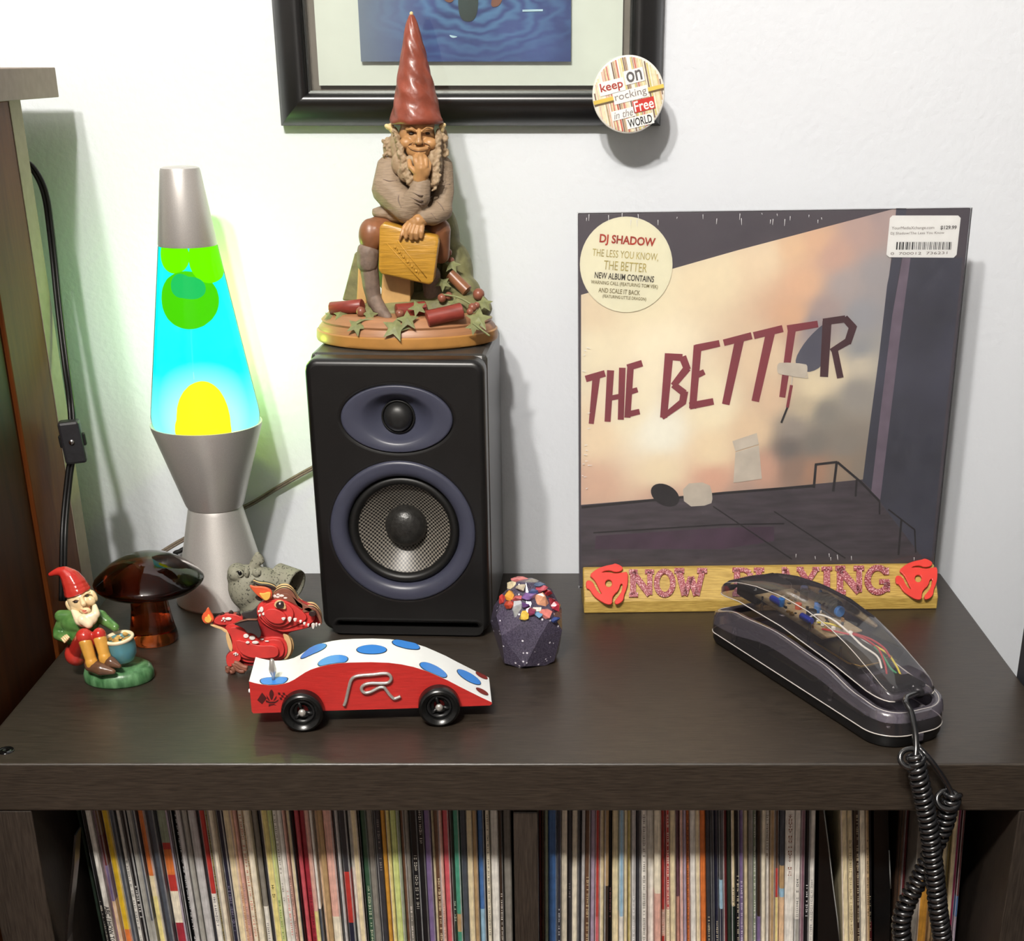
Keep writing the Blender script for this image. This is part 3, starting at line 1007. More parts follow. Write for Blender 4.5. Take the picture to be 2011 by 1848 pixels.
SL = {  # slab-serif capitals on a 10 x 10 grid, y down: strokes (x0,y0,x1,y1,width)
 'N': [(1.6, .8, 1.6, 9.2, 2.2), (1.4, 1, 8.3, 9.2, 2.4), (8.3, .8, 8.3, 9.2, 1.9), (0, .8, 3.4, .8, 1.7), (6.4, .8, 10, .8, 1.7), (0, 9.2, 3.6, 9.2, 1.7)],
 'W': [(1.4, .8, 3.2, 9.4, 2.1), (3.2, 9.4, 5, 3, 1.8), (5, 3, 6.8, 9.4, 2.1), (6.8, 9.4, 8.6, .8, 1.8), (0, .8, 3, .8, 1.7), (7, .8, 10, .8, 1.7)],
 'P': [(2.2, .8, 2.2, 9.2, 2.4), (0, .8, 6, .8, 1.7), (0, 9.2, 4.6, 9.2, 1.7), (6, .8, 8.6, 1.9, 1.9), (8.6, 1.9, 8.6, 4, 2.2), (8.6, 4, 6, 5.2, 1.9), (6, 5.2, 2, 5.2, 1.6)],
 'L': [(2.4, .8, 2.4, 9.2, 2.4), (0, .8, 5, .8, 1.7), (0, 9.2, 9.2, 9.2, 1.7), (9.2, 6.4, 9.2, 9.6, 1.7)],
 'A': [(5, .8, 1.4, 9.2, 2.1), (5, .8, 8.6, 9.2, 2.3), (3, 6.2, 7, 6.2, 1.6), (0, 9.2, 3, 9.2, 1.7), (7, 9.2, 10, 9.2, 1.7), (3.2, .8, 5.6, .8, 1.7)],
 'Y': [(1.4, .8, 5, 5.2, 2.2), (8.6, .8, 5, 5.2, 2.0), (5, 5, 5, 9.2, 2.3), (0, .8, 3, .8, 1.7), (7, .8, 10, .8, 1.7), (3.2, 9.2, 6.8, 9.2, 1.7)],
 'I': [(5, .8, 5, 9.2, 2.8), (2, .8, 8, .8, 1.8), (2, 9.2, 8, 9.2, 1.8)],
 'O': None, 'G': None}


def arc_strokes(a0, a1, n, wd, cx=5, cy=5, rx=4, ry=4.2):
    P = [(cx + rx * math.cos(math.radians(a0 + (a1 - a0) * k / n)), cy + ry * math.sin(math.radians(a0 + (a1 - a0) * k / n))) for k in range(n + 1)]
    return [(*p, *q, wd) for p, q in zip(P, P[1:])]


SL['O'] = arc_strokes(0, 360, 32, 2.2)
SL['G'] = arc_strokes(-40, -340, 30, 2.2) + [(5.6, 5.6, 9.6, 5.6, 1.7), (8.6, 5.6, 8.6, 9, 2.1), (8.4, .8, 8.4, 3.2, 1.7)]


def solid_quads(quads, to3, n, t0, t1):
    """list of 2-D quads -> slabs between heights t0 and t1 over a plane"""
    bm = bmesh.new()
    for q in quads:
        lo = [bm.verts.new(to3(p.x, p.y) + n * t0) for p in q]
        hi = [bm.verts.new(to3(p.x, p.y) + n * t1) for p in q]
        bm.faces.new(hi)
        bm.faces.new(lo[::-1])
        for k in range(4): bm.faces.new((lo[k], lo[(k + 1) % 4], hi[(k + 1) % 4], hi[k]))
    return bm


LET = [('N', 1235, 1284, 1120, 1174), ('O', 1285, 1325, 1119, 1174), ('W', 1324, 1388, 1118, 1174), ('P', 1438, 1478, 1116, 1173), ('L', 1480, 1520, 1116, 1172), ('A', 1522, 1562, 1115, 1172),
       ('Y', 1564, 1608, 1115, 1171), ('I', 1606, 1640, 1114, 1170), ('N', 1640, 1696, 1113, 1169), ('G', 1698, 1748, 1112, 1169)]
for ch, x0, x1, y0, y1 in LET:
    q = [stroke(None, (x0 + a / 10 * (x1 - x0), y0 + b / 10 * (y1 - y0)), (x0 + c / 10 * (x1 - x0), y0 + d_ / 10 * (y1 - y0)), wd * (x1 - x0 + y1 - y0) / 20, wd * (x1 - x0 + y1 - y0) / 20) for a, b, c, d_, wd in SL[ch]]
    mk('letter', solid_quads(q, lambda x, y: fpl(x, y), fn, 0.0, 0.0022), gl, led, label=f'red glitter letter {ch}')
ADP = [(650, 245), (620, 290), (540, 305), (470, 278), (400, 285), (345, 310), (430, 296), (540, 322), (640, 305), (712, 296), (712, 450), (692, 540), (662, 600), (655, 680), (600, 730), (540, 742), (530, 690), (590, 622), (628, 560), (644, 460),
       (610, 465), (588, 550), (520, 612), (500, 660), (496, 742), (420, 740), (330, 690), (240, 622), (190, 532), (145, 526), (140, 430), (180, 408), (240, 440), (272, 520), (312, 580), (362, 604), (330, 556), (290, 470), (250, 400), (182, 345), (290, 255), (400, 215), (510, 195), (535, 180), (605, 205)]
for k, dx, dy in ((0, 0, 3), (1, 606.5, -6.5)):
    rx = [(1130 + x / 6.934 + dx, 1080 + y / 6.934 + dy) for x, y in chaikin(ADP, 1)]
    ho = [(1130 + x / 6.934 + dx, 1080 + y / 6.934 + dy) for x, y in ellipse(450, 455, 46, 50, 16)]
    P = [[fpl(x, y) for x, y in lp] for lp in (rx, ho)]
    lps = [[((p - A0).dot(ex), (p - A0).dot(fu)) for p in lp] for lp in P]
    me = shape2d(lps, 0.0006, 0.0005, 1)
    me.transform(basis(A0 + fn * 0.0024, ex, fu, fn))
    mk('record_adapter', me, MATS['coral_plastic'], led, label='red plastic 45 rpm adapter on the ' + ('left end' if k == 0 else 'right end'))

# ------------------------------------------------------------------ sealed album standing in the ledge
M('sleeve_dark', (92, 83, 92), 0.55, var=0.22, scale=16, col2=(70, 64, 74))
M('sleeve_floor', (74, 65, 72), 0.55, var=0.3, scale=30, stretch=(1, 1, 6))
M('sleeve_navy', (66, 67, 82), 0.55, var=0.3, scale=14)
M('sleeve_lav', (118, 104, 120), 0.55, var=0.15)
M('sleeve_line', (28, 22, 26), 0.55)
M('sleeve_purple', (78, 54, 74), 0.55, var=0.3, scale=30)
M('sleeve_maroon', (140, 54, 66), 0.5, var=0.12, scale=20)
M('sleeve_wine', (72, 34, 42), 0.5, var=0.12)
M('sleeve_grey', (138, 138, 142), 0.55, var=0.2, scale=20, col2=(112, 116, 124))
M('sleeve_pale', (210, 200, 186), 0.55, var=0.12)
M('shadow_blue', (92, 92, 108), 0.55, var=0.15, scale=20)
clear_mat('shrink_wrap', (252, 252, 252), gloss=0.12, rough=0.12, haze=0.05, fres=1.3)
ROT = math.radians(0.55)
lpo = Vector((0.1762, sl.y + ey.y * 0.0315 + 0.1762 * 0 + (0.1762 - sl.x) * ex.y, 0.0152))
lex = Vector((ex.x * math.cos(ROT), ex.y * math.cos(ROT), math.sin(ROT))).normalized()
lez = Vector((-math.sin(ROT) * ex.x, -math.sin(ROT) * ex.y + 0.004, math.cos(ROT))).normalized()
ley = lez.cross(lex).normalized()
alb = thing('album', lpo, 'sealed vinyl album lettered THE BETTER standing on the gilded ledge', 'record album')
LW, LT = 0.3150, 0.0045
bm = bmesh.new()
box(bm, -LW / 2, LW / 2, -LT / 2, LT / 2, 0, LW, bev=0.0008)
bm.transform(basis(lpo, lex, ley, lez))
mk('sleeve', bm, MATS['sleeve_dark'], alb)
FN = -ley


def lpl(px, py):
    p = onplane(px, py, lpo + FN * (LT / 2), FN) - lpo
    return (p.dot(lex), p.dot(lez))


def art(name, pts, mat, lift, label=None, th=0.0001, holes=()):
    me = shape2d([[lpl(x, y) for x, y in pts]] + [[lpl(x, y) for x, y in h] for h in holes], th / 2)
    me.transform(basis(lpo + FN * (LT / 2 + lift), lex, lez, FN))
    return mk(name, me, mat, alb, label=label)


ART = [(1160, 600, 'e8d2a8'), (1160, 700, 'f4e6c0'), (1160, 850, 'f6dcb2'), (1160, 960, 'dfae88'), (1260, 570, 'f4e6bc'), (1300, 700, 'fff2d0'), (1300, 850, 'fffbe8'), (1300, 930, 'fbe6bc'), (1300, 980, 'dca684'), (1230, 800, 'fdf0cc'), (1400, 530, 'f2dfb4'), (1400, 800, 'fff0c8'), (1400, 890, 'fbe2b4'), (1400, 940, 'e4a47a'),
       (1480, 850, 'f0cfa0'), (1500, 920, 'd4946c'), (1500, 500, 'f0d6ac'), (1560, 480, 'ecc8a0'), (1580, 560, 'eabf9a'), (1600, 470, 'e6bc98'), (1640, 500, 'd2ab98'), (1690, 450, 'c2a49a'), (1730, 430, 'b49c98'), (1660, 560, 'b4a8a6'), (1720, 540, 'a8a2a4'), (1560, 620, 'e6ba94'), (1500, 700, 'eed0a4'), (1520, 780, 'e8c498'),
       (1620, 610, 'b09c98'), (1600, 640, '9c9296'), (1690, 620, 'a0a0a6'), (1690, 690, '989a9e'), (1640, 730, 'eedfc0'), (1600, 760, 'f0e0be'), (1690, 712, 'd8cdb8'), (1580, 800, 'cfbfa2'), (1560, 840, 'a09488'), (1620, 810, '8e887e'), (1680, 770, 'a09a92'), (1550, 880, '6e645e'), (1600, 870, '827a70'), (1660, 870, '90867a'), (1690, 920, '948472'),
       (1560, 920, '9a7a66'), (1600, 925, 'b98a6a'), (1650, 925, 'a48a70'), (1460, 970, 'b88a6c')]


def print_mat():
    m = M('printed_wall', (200, 200, 200), 0.5, var=0.05, scale=30)
    nt = m.node_tree
    a = nt.nodes.new('ShaderNodeAttribute')
    a.attribute_name = 'col'
    nt.links.new(a.outputs['Color'], nt.nodes['Principled BSDF'].inputs['Base Color'])
    return m


def painted_panel(poly, ctrl, lift, n=56):
    """printed colour blend inside a convex outline: a grid cut to the outline, colours blended from the listed samples"""
    P = [lpl(x, y) for x, y in poly]
    C = [(lpl(x, y), Vector(lin(c)) + (Vector((1, 1, 1)) - Vector(lin(c))) * (0.22 if x < 1540 else 0.08)) for x, y, c in ctrl]
    us, vs = [p[0] for p in P], [p[1] for p in P]
    bm = bmesh.new()
    G = [[bm.verts.new((min(us) + (max(us) - min(us)) * i / n, min(vs) + (max(vs) - min(vs)) * j / n, 0)) for i in range(n + 1)] for j in range(n + 1)]
    for j in range(n):
        for i in range(n): bm.faces.new((G[j][i], G[j][i + 1], G[j + 1][i + 1], G[j + 1][i]))
    cx_0, cy_0 = sum(us) / len(us), sum(vs) / len(vs)
    for a, b in zip(P, P[1:] + P[:1]):
        nn = Vector((b[1] - a[1], a[0] - b[0], 0))
        if nn.dot(Vector((cx_0 - a[0], cy_0 - a[1], 0))) > 0: nn = -nn
        bmesh.ops.bisect_plane(bm, geom=bm.verts[:] + bm.edges[:] + bm.faces[:], plane_co=(a[0], a[1], 0), plane_no=nn, clear_outer=True)
    cl = bm.loops.layers.float_color.new('col')
    for f in bm.faces:
        for l in f.loops:
            ws, acc = 0.0, Vector((0, 0, 0))
            for (u, v), c in C:
                w_ = 1.0 / (((l.vert.co.x - u) ** 2 + (l.vert.co.y - v) ** 2) + 2e-5) ** 2
                ws += w_
                acc += c * w_
            acc /= ws
            l[cl] = (acc.x, acc.y, acc.z, 1)
    bm.transform(basis(lpo + FN * (LT / 2 + lift), lex, lez, FN))
    mk('printed_wall', bm, print_mat(), alb, label='printed cream to grey wall on the cover')


painted_panel([(1141, 579), (1450, 491), (1760, 409), (1751, 500), (1726, 700), (1694, 945), (1420, 968), (1141, 995)], ART, 0.0001)
art('printed_patch', chaikin([(1556, 715), (1580, 670), (1620, 632), (1628, 640), (1622, 715), (1585, 735)], 2), MATS['shadow_blue'], 0.00025)
art('printed_patch', [(1760, 409), (1754, 500), (1742, 560), (1726, 700), (1702, 880), (1694, 945), (1712, 962), (1730, 800), (1752, 620), (1770, 508), (1780, 409)], MATS['sleeve_navy'], 0.0002)
art('printed_patch', [(1772, 506), (1788, 506), (1770, 640), (1748, 820), (1728, 985), (1710, 972), (1730, 800), (1752, 620)], MATS['sleeve_lav'], 0.0003)
art('printed_patch', [(1788, 506), (1890, 506), (1876, 640), (1856, 820), (1838, 1000), (1829, 1096), (1812, 1096), (1728, 985), (1748, 820), (1770, 640)], MATS['sleeve_navy'], 0.0002)
art('printed_patch', [(1141, 995), (1420, 966), (1600, 952), (1690, 942), (1726, 985), (1812, 1096), (1830, 1108), (1142, 1112)], MATS['sleeve_floor'], 0.0003)
art('printed_patch', [(1170, 1052), (1420, 1036), (1520, 1034), (1520, 1062), (1420, 1078), (1168, 1078)], MATS['sleeve_purple'], 0.0004)
for pl, wd in (([(1598, 958), (1602, 912)], 5), ([(1600, 912), (1644, 907), (1690, 946), (1727, 984)], 4.5), ([(1643, 907), (1636, 965)], 5), ([(1727, 984), (1727, 1010)], 3), ([(1682, 942), (1680, 975)], 4), ([(1744, 1000), (1796, 1040), (1798, 1085)], 3), ([(1770, 1020), (1764, 1090)], 4),
               ([(1400, 994), (1555, 1098)], 2.5), ([(1520, 1004), (1660, 1096)], 2.5), ([(1142, 996), (1420, 968), (1600, 954)], 5), ([(1165, 1046), (1420, 1030), (1540, 1028)], 3)):
    bm = bmesh.new()
    for a, b in zip(pl, pl[1:]):
        q = stroke(None, a, b, wd, wd)
        bm.faces.new([bm.verts.new(lpo + FN * (LT / 2 + 0.0005) + lex * u + lez * v) for u, v in (lpl(p.x, p.y) for p in q)])
    mk('printed_line', bm, MATS['sleeve_line'], alb)
# plain stand-ins for the picture on the cover: a slab, a disc and a paint roller
art('printed_patch', [(1438, 866), (1486, 850), (1490, 872), (1444, 886)], MATS['sleeve_pale'], 0.0005)
art('printed_patch', [(1444, 888), (1490, 874), (1496, 940), (1440, 948)], MATS['sleeve_pale'], 0.0005)
art('printed_patch', ellipse(1306, 972, 30, 20, 24, 0.5), MATS['sleeve_line'], 0.0005)
art('printed_patch', chaikin([(1340, 950), (1392, 946), (1400, 975), (1396, 992), (1344, 995)], 1), MATS['sleeve_pale'], 0.0005)
# lettering, one piece per letter
TB = {'T': [(1150, 744, 1188, 733, 13, 13), (1171, 740, 1161, 832, 15, 10)], 'H': [(1199, 727, 1193, 828, 14, 12), (1222, 722, 1219, 824, 13, 12), (1197, 782, 1222, 777, 10, 10)],
      'E': [(1238, 722, 1232, 820, 13, 12), (1232, 722, 1261, 713, 13, 13), (1236, 770, 1252, 765, 11, 10), (1230, 814, 1256, 808, 12, 11)],
      'B': [(1314, 694, 1303, 820, 17, 14), (1310, 700, 1340, 702, 13, 14), (1340, 700, 1350, 726, 15, 14), (1350, 722, 1322, 757, 15, 12), (1322, 755, 1344, 772, 13, 14), (1344, 768, 1340, 792, 15, 14), (1342, 788, 1300, 820, 14, 9)],
      'E.1': [(1370, 678, 1360, 802, 16, 14), (1366, 684, 1413, 674, 15, 13), (1366, 738, 1383, 730, 12, 11), (1354, 797, 1401, 788, 14, 13)], 'T.1': [(1421, 673, 1476, 659, 13, 14), (1452, 668, 1425, 794, 18, 15)], 'T.2': [(1480, 659, 1537, 645, 14, 14), (1513, 652, 1483, 788, 18, 15)],
      'E.2': [(1556, 640, 1536, 780, 16, 12), (1546, 646, 1606, 636, 15, 13)], 'R': [(1624, 630, 1618, 740, 18, 16), (1616, 632, 1660, 626, 13, 14), (1658, 624, 1676, 644, 14, 15), (1676, 638, 1664, 674, 15, 14), (1668, 668, 1632, 690, 14, 11), (1638, 684, 1650, 742, 13, 13)]}
for k, ss in TB.items():
    bm = bmesh.new()
    for i_, (x0, y0, x1, y1, wa, wb) in enumerate(ss):
        q = stroke(None, (x0, y0), (x1, y1), wa, wb)
        lo = [lpo + FN * (LT / 2 + 0.00040 + 0.00003 * i_) + lex * u + lez * v for u, v in (lpl(p.x, p.y) for p in q)]
        bm.faces.new([bm.verts.new(p) for p in lo])
    mk('printed_letter', bm, MATS['sleeve_wine'] if k == 'R' else MATS['sleeve_maroon'], alb, label=f'{"dark wine" if k == "R" else "maroon"} printed letter {k[0]}')
art('printed_patch', chaikin([(1526, 716), (1532, 711), (1582, 714), (1586, 720), (1584, 738), (1578, 741), (1530, 735), (1526, 730)], 1), MATS['sleeve_pale'], 0.0006)
for pl, wd, mt in (([(1584, 730), (1586, 742), (1556, 738), (1554, 756)], 2.5, 'sleeve_pale'), ([(1554, 756), (1546, 800)], 6, 'sleeve_maroon'), ([(1546, 800), (1534, 830)], 4, 'sleeve_line')):
    bm = bmesh.new()
    for a, b in zip(pl, pl[1:]):
        q = stroke(None, a, b, wd, wd)
        bm.faces.new([bm.verts.new(lpo + FN * (LT / 2 + 0.0006) + lex * u + lez * v) for u, v in (lpl(p.x, p.y) for p in q)])
    mk('printed_line', bm, MATS[mt], alb)
# round hype sticker and the price sticker
M('sticker_cream', (240, 236, 208), 0.5, var=0.02)
M('sticker_white', (244, 244, 242), 0.5, var=0.02)
M('ink_orange', (176, 52, 26), 0.5, var=0.3, scale=200)
M('ink_olive', (188, 172, 96), 0.5, var=0.25, scale=200)
M('ink_dark', (54, 46, 22), 0.5)
M('ink_khaki', (120, 108, 54), 0.5)
stk = art('round_sticker', ellipse(1229.5, 519, 91, 94, 48), MATS['sticker_cream'], 0.0008, label='round cream sticker with the artist and title', th=0.0002)
STI = math.radians(-5)


def ltext(s, px, py, wpx, hpx, mat, parent, bold=0.0, lift=0.0011, tilt=STI, mtlabel=True):
    u, v = lpl(px, py)
    k = pxm(lpo + lex * u + lez * v)
    me = fit_text(s, wpx * k, bold, height=hpx * k)
    c, s_ = math.cos(tilt), math.sin(tilt)
    me.transform(basis(lpo + FN * (LT / 2 + lift) + lex * u + lez * v, lex * c + lez * s_, lez * c - lex * s_, FN))
    return mk('lettering', me, mat, parent, label=f'lettering reading {s}')


for s, x, y, wd, hh, mt, bo in (('DJ SHADOW', 1232, 474, 110, 21, 'ink_orange', .03), ('THE LESS YOU KNOW,', 1228, 501, 130, 16, 'ink_olive', .0), ('THE BETTER', 1228, 523, 85, 17, 'ink_olive', 0), ('NEW ALBUM CONTAINS', 1226, 544, 117, 12, 'ink_dark', .015),
                                ('WARNING CALL (FEATURING TOM VEK)', 1226, 559, 132, 9, 'ink_khaki', .01), ('AND SCALE IT BACK', 1216, 572, 82, 9, 'ink_khaki', .01), ('(FEATURING LITTLE DRAGON)', 1226, 585, 86, 8, 'ink_khaki', .01)):
    ltext(s, x, y, wd, hh, MATS[mt], stk, bo)
pr_ = art('price_sticker', chaikin([(1747, 424), (1886, 423), (1877, 506), (1740, 505)], 2) if False else [(1752, 423), (1881, 423), (1886, 428), (1878, 500), (1872, 506), (1746, 505), (1740, 500), (1747, 428)], MATS['sticker_white'], 0.0008, label='white price sticker with a barcode', th=0.0002)
for s, x, y, wd, hh, mt, bo in (('YourMediaXchange.com', 1792, 448, 84, 7, 'ink_light', 0), ('$129.99', 1862, 447, 32, 8, 'ink_grey', .02), ('DJ Shadow/The Less You Know', 1801, 458, 106, 6, 'ink_light', 0), ('0  700012  736231', 1804, 497, 112, 5, 'ink_light', 0)):
    ltext(s, x, y, wd, hh, MATS[mt], pr_, bo, tilt=0.0)
bars = bmesh.new()
rr = random.Random(11)
x = 1760.0
while x < 1868:
    wd = rr.choice((1.0, 1.0, 1.6, 2.6))
    bars.faces.new([bars.verts.new(lpo + FN * (LT / 2 + 0.0011) + lex * u + lez * v) for u, v in (lpl(a, b) for a, b in ((x, 475), (x + wd, 475), (x + wd - 1.2, 490), (x - 1.2, 490)))])
    x += wd + rr.choice((1.2, 1.8, 3.0))
mk('barcode', bars, MATS['ink_black'], pr_)
# shrink wrap with its little creases
bm = bmesh.new()
box(bm, -LW / 2 - 0.0006, LW / 2 + 0.0006, -LT / 2 - 0.0014, LT / 2 + 0.0006, -0.0004, LW + 0.0006)
bm.transform(basis(lpo, lex, ley, lez))
mk('shrink_wrap', bm, MATS['shrink_wrap'], alb, label='clear shrink wrap')
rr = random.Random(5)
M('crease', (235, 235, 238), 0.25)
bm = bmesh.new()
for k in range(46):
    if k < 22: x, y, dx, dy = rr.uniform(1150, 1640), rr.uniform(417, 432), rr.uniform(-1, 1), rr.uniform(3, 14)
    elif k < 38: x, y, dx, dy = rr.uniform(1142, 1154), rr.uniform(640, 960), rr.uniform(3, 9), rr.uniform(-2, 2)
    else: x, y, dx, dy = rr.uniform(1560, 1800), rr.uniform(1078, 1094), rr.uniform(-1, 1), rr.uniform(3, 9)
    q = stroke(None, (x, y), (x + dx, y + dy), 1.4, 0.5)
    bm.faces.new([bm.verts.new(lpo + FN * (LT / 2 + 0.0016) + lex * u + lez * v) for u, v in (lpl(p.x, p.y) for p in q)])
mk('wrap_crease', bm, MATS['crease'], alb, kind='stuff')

# ------------------------------------------------------------------ bookshelf speaker
M('speaker_black', (20, 19, 19), 0.34, var=0.15, scale=80)
M('speaker_side_reflect', (58, 57, 55), 0.34, var=0.12, scale=50)  # lighter than the baffle: the wall's reflection is put into this grey
M('speaker_ring', (62, 64, 80), 0.36, var=0.05, scale=80)
M('rubber', (18, 18, 17), 0.45, var=0.15)
sp = thing('speaker', (-0.1255, 0.30, 0), 'small black two-way bookshelf speaker with slate rings, in the middle of the shelf top', 'speaker')
YAW = math.radians(-2.6)
SX, SY = -0.1268, 0.231
sm = Matrix.Translation((SX, SY, 0)) @ Matrix.Rotation(YAW, 4, 'Z')      # local: x right, y into the box, z up


def sp_to(px, py):
    """photo pixel on the baffle -> local x, z"""
    n = Vector((math.sin(YAW), -math.cos(YAW), 0))
    p = sm.inverted() @ onplane(px, py, (SX, SY, 0), n)
    return p.x, p.z


def spmk(name, bm, mat, **k):
    if isinstance(bm, bpy.types.Mesh): bm.transform(sm)
    else: bm.transform(sm)
    return mk(name, bm, mat, sp, **k)


HW, HT = 0.0700, 0.2295
tw, wf = sp_to(779, 823), sp_to(791, 1045)
sl0, sl1 = sp_to(664, 1228), sp_to(938, 1228)
RX, RZ, RW = 0.0440, 0.0265, 0.0590
out = rrect(-HW, HW, 0.004, HT, 0.010)
h1 = ellipse(tw[0], tw[1], RX - 0.002, RZ - 0.002, 40)
h2 = ellipse(wf[0], wf[1], RW - 0.003, RW - 0.003, 56)
h3 = rrect(sl0[0], sl1[0], sl0[1] - 0.0022, sl0[1] + 0.0022, 0.0021, 3)
me = shape2d([out, h1, h2, h3], 0.007, 0.005, 4)
me.transform(Matrix(((1, 0, 0, 0), (0, 0, 1, 0.012), (0, 1, 0, 0), (0, 0, 0, 1))))
me.flip_normals()
spmk('baffle', me, MATS['speaker_black'], smooth=True, auto=50)
spmk('cabinet', boxbm(-HW, HW, 0.0242, 0.145, 0.004, HT, bev=0.004), MATS['speaker_side_reflect'])
for x in (-0.055, 0.055):
    for y in (0.015, 0.12):
        spmk('foot', lbm([(0, 0), (0.006, 0), (0.007, 0.001), (0.007, 0.0045), (0, 0.0045)], 16, (x, y, 0)), MATS['rubber'])
# tweeter: elliptical waveguide, dome and its surround
prof = [(1.0, 0.006), (1.0, -0.0004), (0.985, -0.0012), (0.955, -0.0014), (0.72, -0.0006), (0.66, 0.0004), (0.58, 0.003), (0.5, 0.006), (0.42, 0.0085), (0.36, 0.0095)]
bm = bmesh.new()
rings = []
for q, h in prof:
    t = max(0, min(1, (q - 0.36) / 0.5))
    rx, rz = (0.0128 + (RX - 0.0128) * (q - 0.36) / 0.64), (0.0128 + (RZ - 0.0128) * (q - 0.36) / 0.64)
    rings.append([bm.verts.new((tw[0] + rx * math.cos(2 * math.pi * k / 56), h, tw[1] + rz * math.sin(2 * math.pi * k / 56))) for k in range(56)])
for a, b in zip(rings, rings[1:]):
    for k in range(56):
        bm.faces.new((a[k], a[(k + 1) % 56], b[(k + 1) % 56], b[k])).smooth = True
spmk('waveguide', bm, MATS['speaker_ring'], smooth=True, label='slate elliptical waveguide')
spmk('tweeter_ring', lbm([(0.0135, 0.0105), (0.0133, 0.0072), (0.0125, 0.0068), (0.0118, 0.008), (0.0116, 0.0105)], 40, (tw[0], 0, tw[1]), 'Y'), MATS['rubber'], smooth=True)
spmk('tweeter_dome', lbm([(0.0117, 0.0092), (0.0112, 0.0058), (0.0095, 0.003), (0.0068, 0.0012), (0.0035, 0.0003), (0, 0)], 36, (tw[0], 0, tw[1]), 'Y'), M('dome_silk', (30, 30, 30), 0.42, var=0.15, scale=400), smooth=True)
# woofer
c = (wf[0], 0, wf[1])
spmk('woofer_ring', lbm([(RW, 0.006), (RW, -0.0004), (RW - 0.001, -0.0016), (RW - 0.003, -0.002), (0.0500, -0.001), (0.0470, 0.0006), (0.0455, 0.004), (0.0455, 0.010)], 72, c, 'Y'), MATS['speaker_ring'], smooth=True, label='slate round trim ring')
spmk('surround', lbm([(0.0456, 0.0085), (0.0452, 0.0062), (0.0440, 0.0040), (0.0420, 0.0030), (0.0398, 0.0036), (0.0382, 0.0056), (0.0374, 0.0085)], 64, c, 'Y'), MATS['rubber'], smooth=True)


def cone_mat():
    m = M('woven_cone', (34, 33, 31), 0.35, var=0.1, scale=300)
    nt = m.node_tree
    N, L = nt.nodes, nt.links
    b = N['Principled BSDF']
    tc = [n for n in N if n.type == 'TEX_COORD'][0]
    ck = N.new('ShaderNodeTexChecker')
    ck.inputs['Scale'].default_value = 620
    ck.inputs['Color1'].default_value = (*lin((128, 122, 112)), 1)
    ck.inputs['Color2'].default_value = (*lin((14, 14, 14)), 1)
    vm = N.new('ShaderNodeVectorMath')
    vm.operation = 'MULTIPLY'
    vm.inputs[1].default_value = (1, 0.0, 1)
    L.new(tc.outputs['Object'], vm.inputs[0])
    L.new(vm.outputs[0], ck.inputs['Vector'])
    L.new(ck.outputs['Color'], b.inputs['Base Color'])
    return m


spmk('cone', lbm([(0.0378, 0.0082), (0.0360, 0.0090), (0.0250, 0.0165), (0.0160, 0.0205)], 64, c, 'Y'), cone_mat(), smooth=True)
spmk('dust_cap', lbm([(0.0172, 0.0205), (0.0170, 0.0165), (0.0160, 0.0125), (0.0135, 0.0092), (0.0095, 0.0068), (0.005, 0.0056), (0, 0.0052)], 48, c, 'Y'), M('dust_cap', (38, 37, 35), 0.33, var=0.35, scale=300, bump=0.3, bscale=500), smooth=True)
spmk('port_slot', boxbm(sl0[0] - 0.004, sl1[0] + 0.004, 0.0235, 0.0240, sl0[1] - 0.005, sl0[1] + 0.005), MATS['black_matte'], label='black slot port behind the lower edge')

# ------------------------------------------------------------------ lava lamp
M('brushed_metal', (216, 212, 208), 0.40, 0.62, var=0.07, scale=1500, bump=0.05, bscale=1500)
LX, LY = -0.2990, 0.3230
lam = thing('lava_lamp', (LX, LY, 0), 'lit lava lamp with cyan liquid, green and yellow wax and silver base', 'lamp')
ax = lambda z: Vector((LX, LY, z))
base_p = [(0.0, 0.0), (0.0415, 0.0), (0.0420, 0.0015), (0.0412, 0.004), (0.0240, 0.0815), (0.0232, 0.0845), (0.0228, 0.0855)]
mk('base', lbm(base_p, 64, (LX, LY, 0)), MATS['brushed_metal'], lam, smooth=True, auto=35)
cup_p = [(0.0226, 0.0855), (0.0236, 0.0858), (0.0250, 0.0880), (0.0462, 0.1560), (0.0466, 0.1590), (0.0455, 0.1592), (0.0445, 0.1575), (0.030, 0.1120), (0.0, 0.1115)]
mk('cup', lbm(cup_p, 64, (LX, LY, 0)), MATS['brushed_metal'], lam, smooth=True, auto=35, label='silver tapered cup')
cap_p = [(0.0226, 0.3040), (0.0232, 0.3036), (0.0236, 0.3046), (0.0158, 0.3600), (0.0150, 0.3622), (0.0130, 0.3630), (0.0, 0.3630)]
mk('cap', lbm(cap_p, 64, (LX, LY, 0)), MATS['brushed_metal'], lam, smooth=True, auto=35, label='silver cap')


